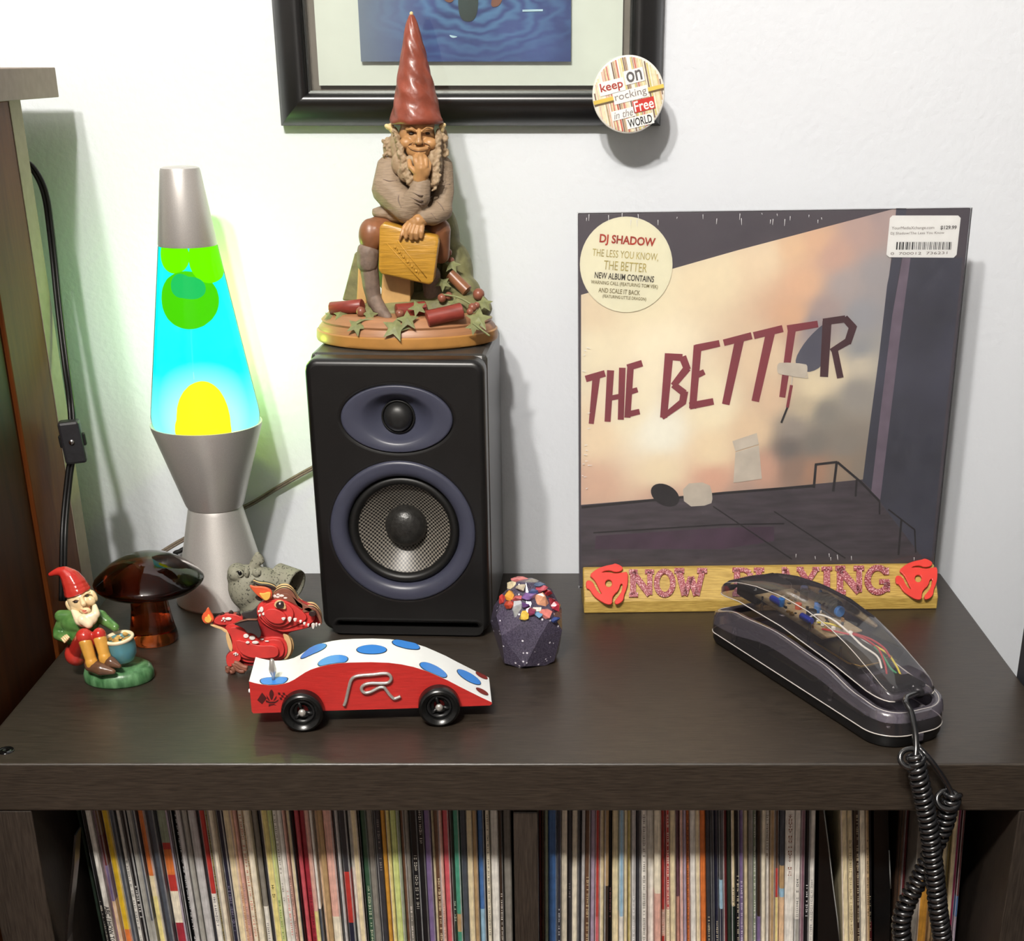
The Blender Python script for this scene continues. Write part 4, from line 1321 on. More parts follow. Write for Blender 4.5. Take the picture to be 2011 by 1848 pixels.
def glow(name, tint, col, strength, body=0.5):
    """liquid lit from the bulb below: lets light through tinted and glows"""
    m = bpy.data.materials.new(name)
    m.use_nodes = True
    nt = m.node_tree
    N, L = nt.nodes, nt.links
    for n in list(N):
        if n.type != 'OUTPUT_MATERIAL': N.remove(n)
    out = [n for n in N if n.type == 'OUTPUT_MATERIAL'][0]
    t = N.new('ShaderNodeBsdfTransparent')
    t.inputs[0].default_value = (*tint, 1)
    e = N.new('ShaderNodeEmission')
    nz = N.new('ShaderNodeTexNoise')
    nz.inputs['Scale'].default_value = 12
    tc = N.new('ShaderNodeTexCoord')
    L.new(tc.outputs['Object'], nz.inputs['Vector'])
    mr = N.new('ShaderNodeMapRange')
    mr.inputs['To Min'].default_value = strength * 0.94
    mr.inputs['To Max'].default_value = strength * 1.06
    L.new(nz.outputs['Fac'], mr.inputs['Value'])
    L.new(mr.outputs[0], e.inputs[1])
    e.inputs[0].default_value = (*lin(col), 1)
    mx = N.new('ShaderNodeMixShader')
    mx.inputs[0].default_value = body
    L.new(t.outputs[0], mx.inputs[1])
    L.new(e.outputs[0], mx.inputs[2])
    L.new(mx.outputs[0], out.inputs[0])
    MATS[name] = m
    return m


clear_mat('lamp_glass', (250, 255, 255), gloss=0.05, rough=0.03, fres=1.06)
cm = glow('cyan_liquid', (0.72, 1, 0.55), (0, 255, 255), 1.10, 0.84)


def liquid_gradient(m):
    """paler towards the bulb underneath and around the hot wax"""
    nt = m.node_tree
    N, L = nt.nodes, nt.links
    e = [n for n in N if n.type == 'EMISSION'][0]
    tc = [n for n in N if n.type == 'TEX_COORD'][0]
    sx = N.new('ShaderNodeSeparateXYZ')
    L.new(tc.outputs['Object'], sx.inputs[0])
    mr = N.new('ShaderNodeMapRange')
    mr.inputs['From Min'].default_value = 0.158
    mr.inputs['From Max'].default_value = 0.205
    mr.inputs['To Min'].default_value = 0.5
    mr.inputs['To Max'].default_value = 0.0
    L.new(sx.outputs[2], mr.inputs['Value'])
    dv = N.new('ShaderNodeVectorMath')
    dv.operation = 'DISTANCE'
    p_ = at(403, 836, LY - 0.040)
    dv.inputs[1].default_value = (p_.x - LX, p_.y - LY, p_.z)
    L.new(tc.outputs['Object'], dv.inputs[0])
    md = N.new('ShaderNodeMapRange')
    md.inputs['From Min'].default_value = 0.026
    md.inputs['From Max'].default_value = 0.052
    md.inputs['To Min'].default_value = 0.85
    md.inputs['To Max'].default_value = 0.0
    L.new(dv.outputs['Value'], md.inputs['Value'])
    a0 = N.new('ShaderNodeMath')
    a0.operation = 'MAXIMUM'
    L.new(mr.outputs[0], a0.inputs[0])
    L.new(md.outputs[0], a0.inputs[1])
    mx = N.new('ShaderNodeMix')
    mx.data_type = 'RGBA'
    L.new(a0.outputs[0], mx.inputs['Factor'])
    mx.inputs['A'].default_value = (*lin((0, 252, 255)), 1)
    mx.inputs['B'].default_value = (*lin((206, 250, 244)), 1)
    L.new(mx.outputs['Result'], e.inputs[0])


liquid_gradient(cm)
glow('wax_green', (1, 1, 1), (78, 214, 10), 1.05, 1.0)
glow('wax_lime', (1, 1, 1), (112, 240, 0), 1.12, 1.0)
glow('wax_teal', (1, 1, 1), (40, 205, 100), 0.95, 1.0)
glow('wax_yellow', (1, 1, 1), (255, 255, 34), 1.35, 1.0)
gp = [(0.0, 0.1562), (0.0438, 0.1575), (0.0448, 0.160), (0.0452, 0.166), (0.0444, 0.172), (0.0236, 0.3030), (0.0222, 0.3060), (0.0, 0.3062)]
mk('liquid', lbm([(max(0, r - 0.0006) if r else 0, h) for r, h in gp], 64, (LX, LY, 0)), MATS['cyan_liquid'], lam, smooth=True, label='glowing cyan liquid')
mk('glass', lbm([(r, h) for r, h in gp[1:-1]], 64, (LX, LY, 0)), MATS['lamp_glass'], lam, smooth=True, label='clear tapered glass bottle')


def bottle_r(z):
    for (r0, z0), (r1, z1) in zip(gp[1:-1], gp[2:-1]):
        if z0 <= z <= z1: return r0 + (r1 - r0) * (z - z0) / (z1 - z0) - 0.0006
    return gp[1][0] - 0.0006 if z < 0.16 else gp[-2][0] - 0.0006


def wax(blobs, mat, label, gap=0.0003):
    """wax pressed against the inside of the glass: blobs centred on the front of the liquid, held inside the bottle"""
    out = []
    for px, py, rx, rz, ry in blobs:
        p = at(px, py, LY - 0.02)
        for _ in range(4):
            R = bottle_r(p.z)
            dx = min(abs(p.x - LX), R * 0.95)
            p = at(px, py, LY - math.sqrt(R * R - dx * dx) + 0.0005)
        k = pxm(p)
        out.append(('e', p, (rx * k, ry, rz * k)))
    me = sculpt(out, 0.0009, 6)
    for v in me.vertices:
        v.co.z = max(v.co.z, 0.1582)
        R = bottle_r(v.co.z) + gap
        d = Vector((v.co.x - LX, v.co.y - LY, 0))
        if d.length > R: d *= R / d.length
        v.co.x, v.co.y = LX + d.x, LY + d.y
    mk('wax_blob', me, mat, lam, smooth=True, label=label)


wax([(403, 822, 57, 72, 0.012), (403, 850, 61, 60, 0.012)], MATS['wax_yellow'], 'yellow dome of wax at the bottom')
wax([(369, 590, 59, 55, 0.034)], MATS['wax_green'], 'green wax blob, lowest of the upper ones', 0.0002)
wax([(341, 503, 32, 33, 0.030)], MATS['wax_lime'], 'green wax blob under the cap at left', 0.0002)
wax([(411, 508, 37, 46, 0.030)], MATS['wax_lime'], 'green wax blob under the cap at right', 0.00025)
wax([(372, 566, 36, 22, 0.006), (356, 562, 22, 24, 0.006)], MATS['wax_teal'], 'teal wax fold on the large green blob', 0.0004)


def lp(px, py, dy=0.0): return at(px, py, LY + dy)


bm = bmesh.new()
tube(bm, smooth_path([lp(375, 644, -0.0292), lp(377, 690, -0.0334), lp(381, 745, -0.0388)], 5), 0.0004, 6)
mk('wax_thread', bm, glow('wax_thread', (1, 1, 1), (170, 250, 240), 1.0, 1.0), lam, label='pale thread of wax')
for nm, z, pw, cl in (('lamp_bulb', 0.262, 1.1, (0.9, 1.0, 0.14)), ('lamp_bulb', 0.212, 1.1, (1.0, 1.0, 0.16))):
    l = bpy.data.lights.new(nm, 'POINT')
    l.energy = pw
    l.shadow_soft_size = 0.004
    l.color = cl
    o = bpy.data.objects.new(nm, l)
    COL.objects.link(o)
    o.location = (LX + 0.012, LY + 0.014, z)

# power cords on the wall behind the lamp and at the bookcase
M('cord_black', (18, 18, 18), 0.4, var=0.2)
clear_mat('cord_clear', (190, 176, 160), gloss=0.15, rough=0.15, haze=0.55, hazecol=(150, 136, 122))
bm = bmesh.new()
pth = smooth_path([at(300, 1096, 0.372), at(345, 1068, 0.376), at(390, 1044, 0.380), at(440, 1015, 0.384), at(496, 988, 0.386), at(545, 958, 0.386), at(618, 917, 0.386), at(680, 890, 0.386)], 6)
for off in (-0.0011, 0.0011):
    tube(bm, [p + Vector((0, 0, off)) for p in pth], 0.0013, 6)
mk_ = mk('speaker_wire', bm, MATS['cord_clear'], smooth=True, loc=pth[len(pth) // 2])
tag(mk_, 'clear two-strand speaker wire running along the wall behind the lava lamp', 'wire')
bm = bmesh.new()
pth = smooth_path([(-0.322, 0.362, 0.0022), (-0.326, 0.370, 0.0035), at(346, 1092, 0.375), at(354, 1082, 0.376), at(366, 1076, 0.377), at(380, 1074, 0.377), (-0.318, 0.372, 0.020), (-0.300, 0.3705, 0.0115)], 6)
tube(bm, pth, 0.0022, 8)
tag(mk('lamp_cord', bm, MATS['cord_black'], smooth=True, loc=pth[8]), 'short black power cord looping up behind the lava lamp base', 'cord')

cs = thing('switch_cord', at(143, 867, 0.258), 'black power cord with an inline switch hanging beside the bookcase', 'cord')
pth = smooth_path([at(46, 316, 0.325), at(62, 328, 0.325), at(80, 357, 0.325), at(91, 392, 0.325), at(98, 440, 0.324), at(106, 510, 0.320), at(113, 580, 0.312), at(121, 650, 0.302), at(131, 730, 0.286), at(139, 790, 0.268), at(142, 832, 0.260)], 6)
bm = bmesh.new()
for off in (-0.0014, 0.0014): tube(bm, [p + Vector((off, 0.0, 0)) for p in pth], 0.0019, 8)
mk('cord', bm, MATS['cord_black'], cs, smooth=True)
pth = smooth_path([at(140, 904, 0.257), at(136, 930, 0.254), at(131, 975, 0.248), at(127, 1020, 0.240), at(125, 1060, 0.232), at(124, 1110, 0.225), at(123, 1180, 0.218)], 6)
bm = bmesh.new()
for off in (-0.0014, 0.0014): tube(bm, [p + Vector((off, 0.0, 0)) for p in pth], 0.0019, 8)
mk('cord', bm, MATS['cord_black'], cs, smooth=True)
p = at(143, 867, 0.257)
bm = bmesh.new()
box(bm, -0.0084, 0.0084, -0.0065, 0.0065, -0.0172, 0.0172, bev=0.0022)
tr = Matrix.Translation(p) @ Matrix.Rotation(math.radians(-4), 4, 'Y') @ Matrix.Rotation(math.radians(12), 4, 'Z')
bm.transform(tr)
sw = mk('switch_body', bm, M('switch_grey', (46, 46, 50), 0.45, var=0.15, scale=300), cs)
bm = lbm([(0, -0.0074), (0.0022, -0.0074), (0.0024, -0.0068), (0.0024, -0.0060)], 16, (0, 0, 0.0008), 'Y')
bm.transform(tr)
mk('screw', bm, MATS['steel'], sw, label='small bright screw')
bm = boxbm(-0.0104, 0.0104, -0.002, 0.003, -0.004, 0.006, bev=0.001)
bm.transform(tr)
mk('rocker', bm, MATS['black_matte'], sw)
bm = bmesh.new()
for z in (-0.006, -0.009, -0.0125):
    for x in (-0.004, 0.0, 0.004): box(bm, x - 0.0011, x + 0.0011, -0.0068, -0.0064, z - 0.0008, z + 0.0008)
bm.transform(tr)
mk('moulded_marking', bm, MATS['switch_grey'], sw)

# ------------------------------------------------------------------ amber glass mushroom
def glass_mat(name, col, dens, ior=1.5):
    m = bpy.data.materials.new(name)
    m.use_nodes = True
    nt = m.node_tree
    b = nt.nodes['Principled BSDF']
    b.inputs['Base Color'].default_value = (*lin(col), 1)
    b.inputs['Transmission Weight'].default_value = 1.0
    b.inputs['Roughness'].default_value = 0.0
    b.inputs['IOR'].default_value = ior
    va = nt.nodes.new('ShaderNodeVolumeAbsorption')
    va.inputs['Color'].default_value = (*lin(dens[0]), 1)
    va.inputs['Density'].default_value = dens[1]
    nt.links.new(va.outputs[0], nt.nodes['Material Output'].inputs['Volume'])
    nz = nt.nodes.new('ShaderNodeTexNoise')
    nz.inputs['Scale'].default_value = 30
    bp = nt.nodes.new('ShaderNodeBump')
    bp.inputs['Strength'].default_value = 0.04
    bp.inputs['Distance'].default_value = 0.001
    nt.links.new(nz.outputs['Fac'], bp.inputs['Height'])
    nt.links.new(bp.outputs[0], b.inputs['Normal'])
    MATS[name] = m
    return m


glass_mat('amber_glass', (240, 170, 90), ((206, 104, 22), 46))
glass_mat('amber_glass_cap', (206, 138, 84), ((170, 88, 34), 60))
mx_, my_ = -0.3360, 0.2235
mu = thing('glass_mushroom', (mx_, my_, 0), 'amber brown glass mushroom beside the lava lamp base', 'ornament')
mk('stem', lbm([(0, 0.0004), (0.0188, 0.0004), (0.0200, 0.002), (0.0196, 0.006), (0.0170, 0.018), (0.0152, 0.030), (0.0148, 0.0400), (0.0150, 0.0424), (0, 0.0424)], 56, (mx_, my_, 0)), MATS['amber_glass'], mu, smooth=True, auto=50)
mk('cap', lbm([(0, 0.0430), (0.0160, 0.0430), (0.0300, 0.0440), (0.0390, 0.0470), (0.0430, 0.0505), (0.0442, 0.0530), (0.0430, 0.0552), (0.0380, 0.0600), (0.0300, 0.0665), (0.0200, 0.0720), (0.0100, 0.0752), (0, 0.0762)], 64, (mx_ + 0.002, my_, 0)), MATS['amber_glass_cap'], mu, smooth=True, label='broad domed glass cap')

# ------------------------------------------------------------------ resin gnome statue on the speaker
M('resin_hat', (138, 68, 50), 0.4, var=0.25, scale=70, bump=1.0, bscale=90, coat=0.12)
M('resin_line', (104, 72, 44), 0.5)
M('resin_skin', (180, 134, 86), 0.42, var=0.14, scale=120, bump=0.15, bscale=300)
M('resin_hair', (196, 172, 138), 0.6, var=0.25, scale=240, col2=(150, 124, 94), bump=0.6, bscale=420)
M('resin_coat', (148, 128, 106), 0.62, var=0.16, scale=150, stretch=(1, 1, 6), bump=0.5, bscale=160)
M('resin_sock', (122, 104, 92), 0.62, var=0.2, scale=200, bump=0.4, bscale=400)
M('resin_brown', (134, 88, 60), 0.36, var=0.2, scale=80)
M('resin_case', (186, 138, 48), 0.38, var=0.18, scale=60, stretch=(1, 1, 9), bump=0.4, bscale=90)
M('resin_base', (166, 118, 82), 0.42, var=0.12, scale=50, stretch=(1, 1, 10), bump=0.15, bscale=60)
M('resin_rim', (176, 126, 66), 0.34, var=0.12, scale=60)
M('resin_tan', (206, 164, 104), 0.5, var=0.12, scale=80)
M('resin_moss', (122, 120, 80), 0.6, var=0.28, scale=120, bump=0.4, bscale=300)
M('resin_leaf', (128, 132, 88), 0.55, var=0.2, scale=200)
M('resin_redlog', (138, 58, 48), 0.4, var=0.2, scale=90, stretch=(0.4, 4, 4))
M('resin_berry', (138, 84, 66), 0.35, var=0.15)
M('resin_dark', (44, 30, 18), 0.5)
M('resin_cream', (222, 196, 140), 0.5)
gx, gy, gz = -0.1240, 0.3180, 0.2300
st = thing('gnome_statue', (gx, gy, gz), 'tall resin gnome statue in a pointed red hat holding a yellow case, on the speaker', 'statue')


def ell(px, py, y, rx, ry, rz, rot=(0, 0, 0)):
    p = at(px, py, y)
    k = pxm(p)
    return ('e', p, (rx * k, ry * k, rz * k), rot)


def limb(pts, rad):
    """[(px, py, y)], radii in pixels"""
    P = [at(*p) for p in pts]
    k = pxm(P[0])
    return ('c', P, [r * k for r in rad])


sy_ = 0.72
bm = lbm([(0, 0.0), (0.0725, 0.0), (0.0742, 0.001), (0.0748, 0.003), (0.0742, 0.0088), (0.0728, 0.0098)], 72, (gx, gy, gz), sy=sy_)
mk('base_rim', bm, MATS['resin_rim'], st, smooth=True, auto=40, label='lighter polished rim')
bm = lbm([(0.0727, 0.0092), (0.0722, 0.0112), (0.0690, 0.0150), (0.0700, 0.0168), (0.0660, 0.0205), (0.0635, 0.0225), (0.0615, 0.0235), (0, 0.026)], 72, (gx, gy, gz), sy=sy_)
mk('base', bm, MATS['resin_base'], st, smooth=True, auto=30)
me = sculpt([ell(812, 600, 0.322, 130, 70, 24), ell(760, 606, 0.316, 105, 60, 18), ell(880, 596, 0.320, 80, 60, 30), ell(925, 606, 0.318, 42, 46, 26), ell(898, 540, 0.340, 32, 40, 62), ell(880, 480, 0.345, 24, 34, 70), ell(905, 575, 0.330, 40, 44, 36),
             ell(800, 520, 0.345, 70, 44, 70), ell(690, 610, 0.318, 44, 46, 16)], 0.0011, 6)
mk('rockwork', me, MATS['resin_moss'], st, smooth=True, label='mossy ground and rocks')


def slab(name, pts, y0, y1, mat, parent, label=None, bev=0.0012, sm_=False):
    f = [at(x, q, y0) for x, q in pts]
    b = [p + Vector((0, y1 - y0, 0)) for p in f]
    bm = bmesh.new()
    a = [bm.verts.new(p) for p in f]
    c = [bm.verts.new(p) for p in b]
    n = len(a)
    bm.faces.new(a)
    bm.faces.new(c[::-1])
    for k in range(n): bm.faces.new((a[k], a[(k + 1) % n], c[(k + 1) % n], c[k]))
    bmesh.ops.recalc_face_normals(bm, faces=bm.faces)
    if bev: bmesh.ops.bevel(bm, geom=list(bm.edges), offset=bev, segments=2, affect='EDGES', profile=0.5)
    return mk(name, bm, mat, parent, label=label, smooth=sm_, auto=40 if sm_ else None)


slab('stump', [(752, 520), (806, 520), (806, 612), (790, 622), (746, 614)], 0.300, 0.335, MATS['resin_tan'], st, 'tan stump face under the case')
slab('stone_slab', [(697, 496), (712, 500), (712, 594), (672, 590)], 0.308, 0.316, MATS['resin_moss'], st, 'green edged stone slab behind the leg')
slab('stone_slab', [(704, 508), (720, 512), (720, 598), (700, 594)], 0.304, 0.308, MATS['resin_tan'], st, 'tan stone face behind the leg')
# trousers, legs and boot
me = sculpt([ell(790, 440, 0.322, 62, 44, 30), limb([(790, 440, 0.322), (735, 458, 0.300)], [32, 30]), limb([(840, 440, 0.318), (862, 452, 0.304), (866, 500, 0.308)], [28, 24, 18]), ell(728, 464, 0.297, 24, 24, 34)], 0.0010, 5)
mk('breeches', me, MATS['resin_brown'], st, smooth=True, label='glossy brown breeches with a rounded knee')
me = sculpt([limb([(723, 496, 0.296), (722, 516, 0.296)], [23, 22])], 0.0009, 4)
mk('sock_cuff', me, MATS['resin_sock'], st, smooth=True)
me = sculpt([limb([(724, 514, 0.297), (729, 560, 0.298), (735, 592, 0.298)], [19, 18, 15]), limb([(736, 590, 0.297), (748, 610, 0.288), (762, 624, 0.280)], [15, 14, 9]), limb([(846, 540, 0.308), (850, 590, 0.308)], [20, 17])], 0.0009, 5)
mk('stocking', me, MATS['resin_sock'], st, smooth=True, label='grey-brown stockings and boot')
# coat: torso and both arms in one surface
me = sculpt([ell(815, 360, 0.322, 58, 36, 72), ell(818, 322, 0.318, 62, 34, 34), ell(800, 420, 0.318, 56, 36, 28), ell(770, 370, 0.316, 30, 26, 60),
             limb([(766, 332, 0.310), (763, 372, 0.302), (800, 412, 0.290)], [28, 34, 28]), limb([(800, 412, 0.289), (822, 386, 0.285), (828, 362, 0.285)], [28, 24, 19]),
             limb([(866, 330, 0.312), (872, 376, 0.306), (866, 412, 0.298)], [25, 21, 22]), limb([(868, 412, 0.298), (850, 424, 0.290), (832, 426, 0.285)], [22, 19, 15]), ell(754, 418, 0.306, 24, 22, 13), ell(786, 424, 0.304, 30, 22, 14), limb([(744, 420, 0.302), (736, 414, 0.304)], [9, 6])], 0.0010, 5)
coat = mk('coat', me, MATS['resin_coat'], st, smooth=True)
tc_ = bvh(me)
tc_ = BVHTree.FromPolygons([v.co + ORI[st.name] for v in me.vertices], [tuple(p.vertices) for p in me.polygons])
bm = merge(*[strip_on(tc_, pl, 0.0005, lift=0.0001) for pl in ([(810, 378), (830, 384), (850, 378)], [(806, 388), (830, 394), (848, 386)], [(814, 398), (832, 401), (846, 393)], [(752, 352), (766, 356), (780, 354)], [(872, 364), (884, 362)], [(858, 396), (866, 404), (872, 414)], [(790, 370), (782, 390), (788, 408)], [(846, 418), (856, 430)])])
if len(bm.faces): mk('sleeve_fold', bm, MATS['resin_sock'], st, smooth=True)
else: bm.free()
# head with its face
me = sculpt([ell(819, 268, 0.305, 36, 34, 40), ell(820, 246, 0.304, 34, 32, 22), ell(821, 296, 0.296, 24, 24, 16), ell(799, 281, 0.2950, 15, 13, 12), ell(844, 282, 0.2950, 15, 13, 12),
             limb([(823, 256, 0.2905), (823, 274, 0.2865)], [4.2, 5.6]), ell(822.5, 279.5, 0.2868, 8.5, 8, 5.5), ell(815, 281, 0.2895, 4.5, 4.5, 4), ell(830, 281.5, 0.2895, 4.5, 4.5, 4), limb([(799, 254, 0.2915), (808, 253, 0.2895), (816, 257, 0.2900)], [3.5, 4, 3]), limb([(830, 257, 0.2900), (838, 253, 0.2895), (848, 253, 0.2915)], [3, 4, 3.5]),
             limb([(808, 291, 0.2890), (822, 293.5, 0.2870), (838, 291.5, 0.2890)], [4, 4.5, 4]), limb([(812, 300, 0.2885), (823, 301.5, 0.2872), (834, 300, 0.2885)], [3.2, 4.2, 3.2]), ell(823, 309, 0.290, 13, 12, 9)], 0.0005, 7)
face = mk('head', me, MATS['resin_skin'], st, smooth=True)
tf = BVHTree.FromPolygons([v.co + ORI[st.name] for v in me.vertices], [tuple(p.vertices) for p in me.polygons])
for ex_ in (808, 839):
    p = hit(tf, ex_, 262.5, 0.0001)
    if p is None: continue
    k = pxm(p)
    mk('eye', blob(p, (6 * k, 3 * k, 2.5 * k)), MATS['resin_dark'], face, smooth=True, label='dark narrowed eye')
for nm, pl, r_ in (('brow_line', [(797, 253), (806, 250.5), (816, 257)], 0.00035), ('brow_line', [(830, 257.5), (839, 251.5), (848, 253.5)], 0.00035), ('smile_line', [(801, 288), (808, 294), (822, 297.4), (836, 295.5), (844, 289)], 0.00042), ('lid_line', [(800, 262), (808, 259), (816, 262.5)], 0.00035), ('lid_line', [(831, 262.5), (839, 259), (848, 262)], 0.00035),
                   ('cheek_line', [(812, 280), (804, 284), (797, 291)], 0.00045), ('cheek_line', [(834, 281), (842, 285), (848, 292)], 0.00045)):
    bm = strip_on(tf, pl, r_)
    if len(bm.faces): mk(nm, bm, MATS['resin_line'], face, smooth=True)
    else: bm.free()
for px in (817, 829):
    p = hit(tf, px, 283.0, 0.00005)
    if p: mk('nostril', blob(p, 0.0006), MATS['resin_dark'], face, smooth=True)
me = sculpt([ell(764, 250, 0.306, 10, 9, 5.5, (0, 25, 0)), ell(770, 254, 0.306, 6, 8, 8), ell(768, 246, 0.308, 6, 6, 4)], 0.0006, 3)
mk('ear', me, MATS['resin_cream'], st, smooth=True, label='cream ear poking from the hat brim')
me = sculpt([ell(869, 247, 0.306, 8, 8, 5, (0, -20, 0)), ell(868, 254, 0.306, 5, 7, 7)], 0.0006, 3)
mk('ear', me, MATS['resin_cream'], st, smooth=True, label='cream ear poking from the hat brim')
# hair and curly beard: a mass with wavy locks fused on
rr = random.Random(21)
locks = [ell(777, 285, 0.303, 10, 12, 34), ell(862, 288, 0.303, 9, 12, 34), ell(785, 322, 0.296, 17, 13, 22), ell(853, 322, 0.296, 16, 13, 30), ell(800, 340, 0.291, 20, 12, 18), ell(762, 292, 0.314, 10, 12, 22), ell(872, 275, 0.314, 8, 10, 24), ell(812, 315, 0.292, 16, 10, 12)]
for k in range(30):
    s_k = k % 2
    x = (762 if s_k else 871) + rr.uniform(-7, 7)
    y0 = rr.uniform(262, 304)
    locks.append(limb([(x + 3.5 * math.sin(j * 1.7 + k), y0 + j * 4, 0.3035 + 0.0012 * math.cos(j * 1.7 + k)) for j in range(4)], [3.2, 3.4, 3.0, 2.0]))
for k in range(64):
    side_ = k % 2
    t = rr.random()
    if side_:
        x, y0 = 776 + 34 * t * rr.uniform(.5, 1.1), 258 + 92 * t
    else:
        x, y0 = 862 - 10 * t * rr.uniform(.2, 1.2), 262 + 98 * t
    yy = 0.296 - 0.011 * t + rr.uniform(-.001, .001)
    P = []
    for j in range(5):
        P.append((x + 4.5 * math.sin(j * 1.6 + k) + j * (1.2 if side_ else -0.8), y0 + j * 4.6, yy + 0.0012 * math.cos(j * 1.6 + k)))
    locks.append(limb(P, [3.4, 3.6, 3.4, 3.0, 2.0]))
me = sculpt(locks, 0.0006, 2)
mk('beard', me, MATS['resin_hair'], st, smooth=True, label='curly fair beard and side hair')
# pointed hat
hat = [(0.0, 0.0), (0.0186, -0.0006), (0.0202, 0.0006), (0.0202, 0.0030), (0.0184, 0.0085), (0.0168, 0.0160), (0.0150, 0.0250), (0.0118, 0.0400), (0.0090, 0.0530), (0.0066, 0.0640), (0.0042, 0.0730), (0.0018, 0.0785), (0, 0.0792)]


def hat_r(h):
    if h == 0.0: return 0.0
    if h < 0: return 0.0186
    for (r0, h0), (r1, h1) in zip(hat[2:], hat[3:]):
        if h0 <= h <= h1: return r0 + (r1 - r0) * (h - h0) / (h1 - h0)
    return 0.0


bm = bmesh.new()
p0, p1 = at(818.5, 242, 0.3060), at(808, 27, 0.3060)
hz = (p1 - p0).length
axz = (p1 - p0).normalized()
lathe(bm, [(hat_r(h), h * hz / 0.0792) for h in [0.0, -0.0006, 0.0006] + [0.003 + 0.00127 * k for k in range(60)] + [0.0792]], 64)
rr = random.Random(3)
ph = [(rr.uniform(0, 6.3), rr.uniform(150, 620), rr.randint(1, 9)) for _ in range(12)]
for v in bm.verts:
    r = math.hypot(v.co.x, v.co.y)
    if r > 0.001:
        a = math.atan2(v.co.y, v.co.x)
        d = sum(math.sin(f * v.co.z + n * a + q) for q, f, n in ph) / 10
        s_ = 1 + 0.10 * d
        v.co.x *= s_
        v.co.y *= s_
q = axz.to_track_quat('Z', 'Y').to_matrix().to_4x4()
bm.transform(Matrix.Translation(p0) @ q)
mk('hat', bm, MATS['resin_hat'], st, smooth=True, label='tall pointed brick-red hat')
mk('hat_tip', blob(at(808, 27, 0.3060), (0.0014, 0.0014, 0.0016)), MATS['resin_cream'], st, smooth=True, label='cream worn tip of the hat')
# hand under the chin, hand on the case: palm, four fingers, thumb
me = sculpt([limb([(826, 350, 0.284), (828, 330, 0.282)], [16, 15]), limb([(820, 326, 0.281), (816, 314, 0.283), (818, 306, 0.286)], [6.5, 6, 5]), limb([(828, 324, 0.279), (826, 311, 0.2815), (826, 304, 0.286)], [6.5, 6, 5]), limb([(836, 326, 0.280), (836, 314, 0.282), (833, 307, 0.286)], [6.3, 5.8, 5]), limb([(842, 332, 0.282), (843, 322, 0.284), (839, 314, 0.287)], [5.5, 5, 4.4]), limb([(816, 338, 0.281), (806, 328, 0.283), (804, 316, 0.287)], [6, 5.4, 4.6]), ell(830, 336, 0.281, 15, 10, 16)], 0.0005, 3)
mk('hand', me, MATS['resin_skin'], st, smooth=True, label='hand propping up the chin')
me = sculpt([limb([(834, 428, 0.286), (822, 434, 0.283)], [13, 15]), ell(818, 437, 0.282, 17, 11, 12), limb([(806, 440, 0.281), (799, 452, 0.278), (797, 466, 0.2775)], [6, 5.4, 4.2]), limb([(813, 446, 0.279), (809, 458, 0.2765), (808, 468, 0.2775)], [6, 5.6, 4.4]), limb([(821, 448, 0.279), (818, 459, 0.2765), (818, 468, 0.2775)], [5.8, 5.4, 4.4]), limb([(829, 446, 0.280), (828, 456, 0.2775), (827, 465, 0.278)], [5.6, 5, 4.2]), limb([(806, 434, 0.283), (794, 446, 0.281), (788, 462, 0.2775), (785, 471, 0.278)], [5.6, 4.6, 3.2, 2.2])], 0.0005, 3)
mk('hand', me, MATS['resin_skin'], st, smooth=True, label='hand gripping the top of the case')
# yellow case with its diagonal lettered band
cs_ = slab('case', [(752, 438), (858, 465), (862, 472), (851, 554), (843, 560), (748, 538), (743, 530), (745, 446)], 0.2800, 0.2980, MATS['resin_case'], st, 'yellow case held on the lap', bev=0.0016, sm_=True)
for a, b in (((759, 478), (826, 552)), ((781, 474), (838, 546))):
    bm = bmesh.new()
    tube(bm, [at(*a, 0.2800), at(*b, 0.2800)], 0.00045, 6)
    mk('band_edge', bm, MATS['resin_case'], cs_, smooth=True)
for k in range(6):
    t = k / 6
    x, y = 776 + 50 * t, 486 + 56 * t
    mk('raised_mark', merge(blob(at(x, y, 0.2800), (0.0012, 0.0004, 0.0015), 1), blob(at(x + 4, y + 3, 0.2800), (0.0005, 0.0004, 0.0018), 1)), MATS['resin_case'], cs_, smooth=True)
# logs, berries and leaves on the ground
def log(a, b, r, mat, label):
    P, Q = at(*a), at(*b)
    k = pxm(P)
    d = (Q - P)
    bm = bmesh.new()
    tube(bm, [P, P + d * .02, P + d * .5, P + d * .98, Q], [r * k * .9, r * k, r * k * .96, r * k, r * k * .9], 10)
    mk('log', bm, mat, st, smooth=True, auto=45, label=label)


log((838, 626, 0.272), (908, 610, 0.280), 16, MATS['resin_redlog'], 'dark red log at the front')
log((778, 612, 0.286), (836, 606, 0.294), 15, MATS['resin_redlog'], 'red-brown log behind the leaves')
log((650, 606, 0.300), (712, 600, 0.292), 13, MATS['resin_redlog'], 'red-brown log at the left of the base')
log((884, 538, 0.312), (918, 572, 0.306), 12, MATS['resin_brown'], 'brown branch on the right slope')
for x, y, yy, r_ in ((709, 612, 0.284, 10), (785, 616, 0.276, 9), (928, 604, 0.284, 9), (923, 612, 0.280, 7), (868, 585, 0.294, 9), (881, 581, 0.296, 8), (940, 578, 0.306, 12), (936, 600, 0.286, 7), (880, 496, 0.318, 8), (886, 512, 0.316, 7)):
    p = at(x, y, yy)
    mk('berry', blob(p, r_ * pxm(p)), MATS['resin_berry'], st, smooth=True)


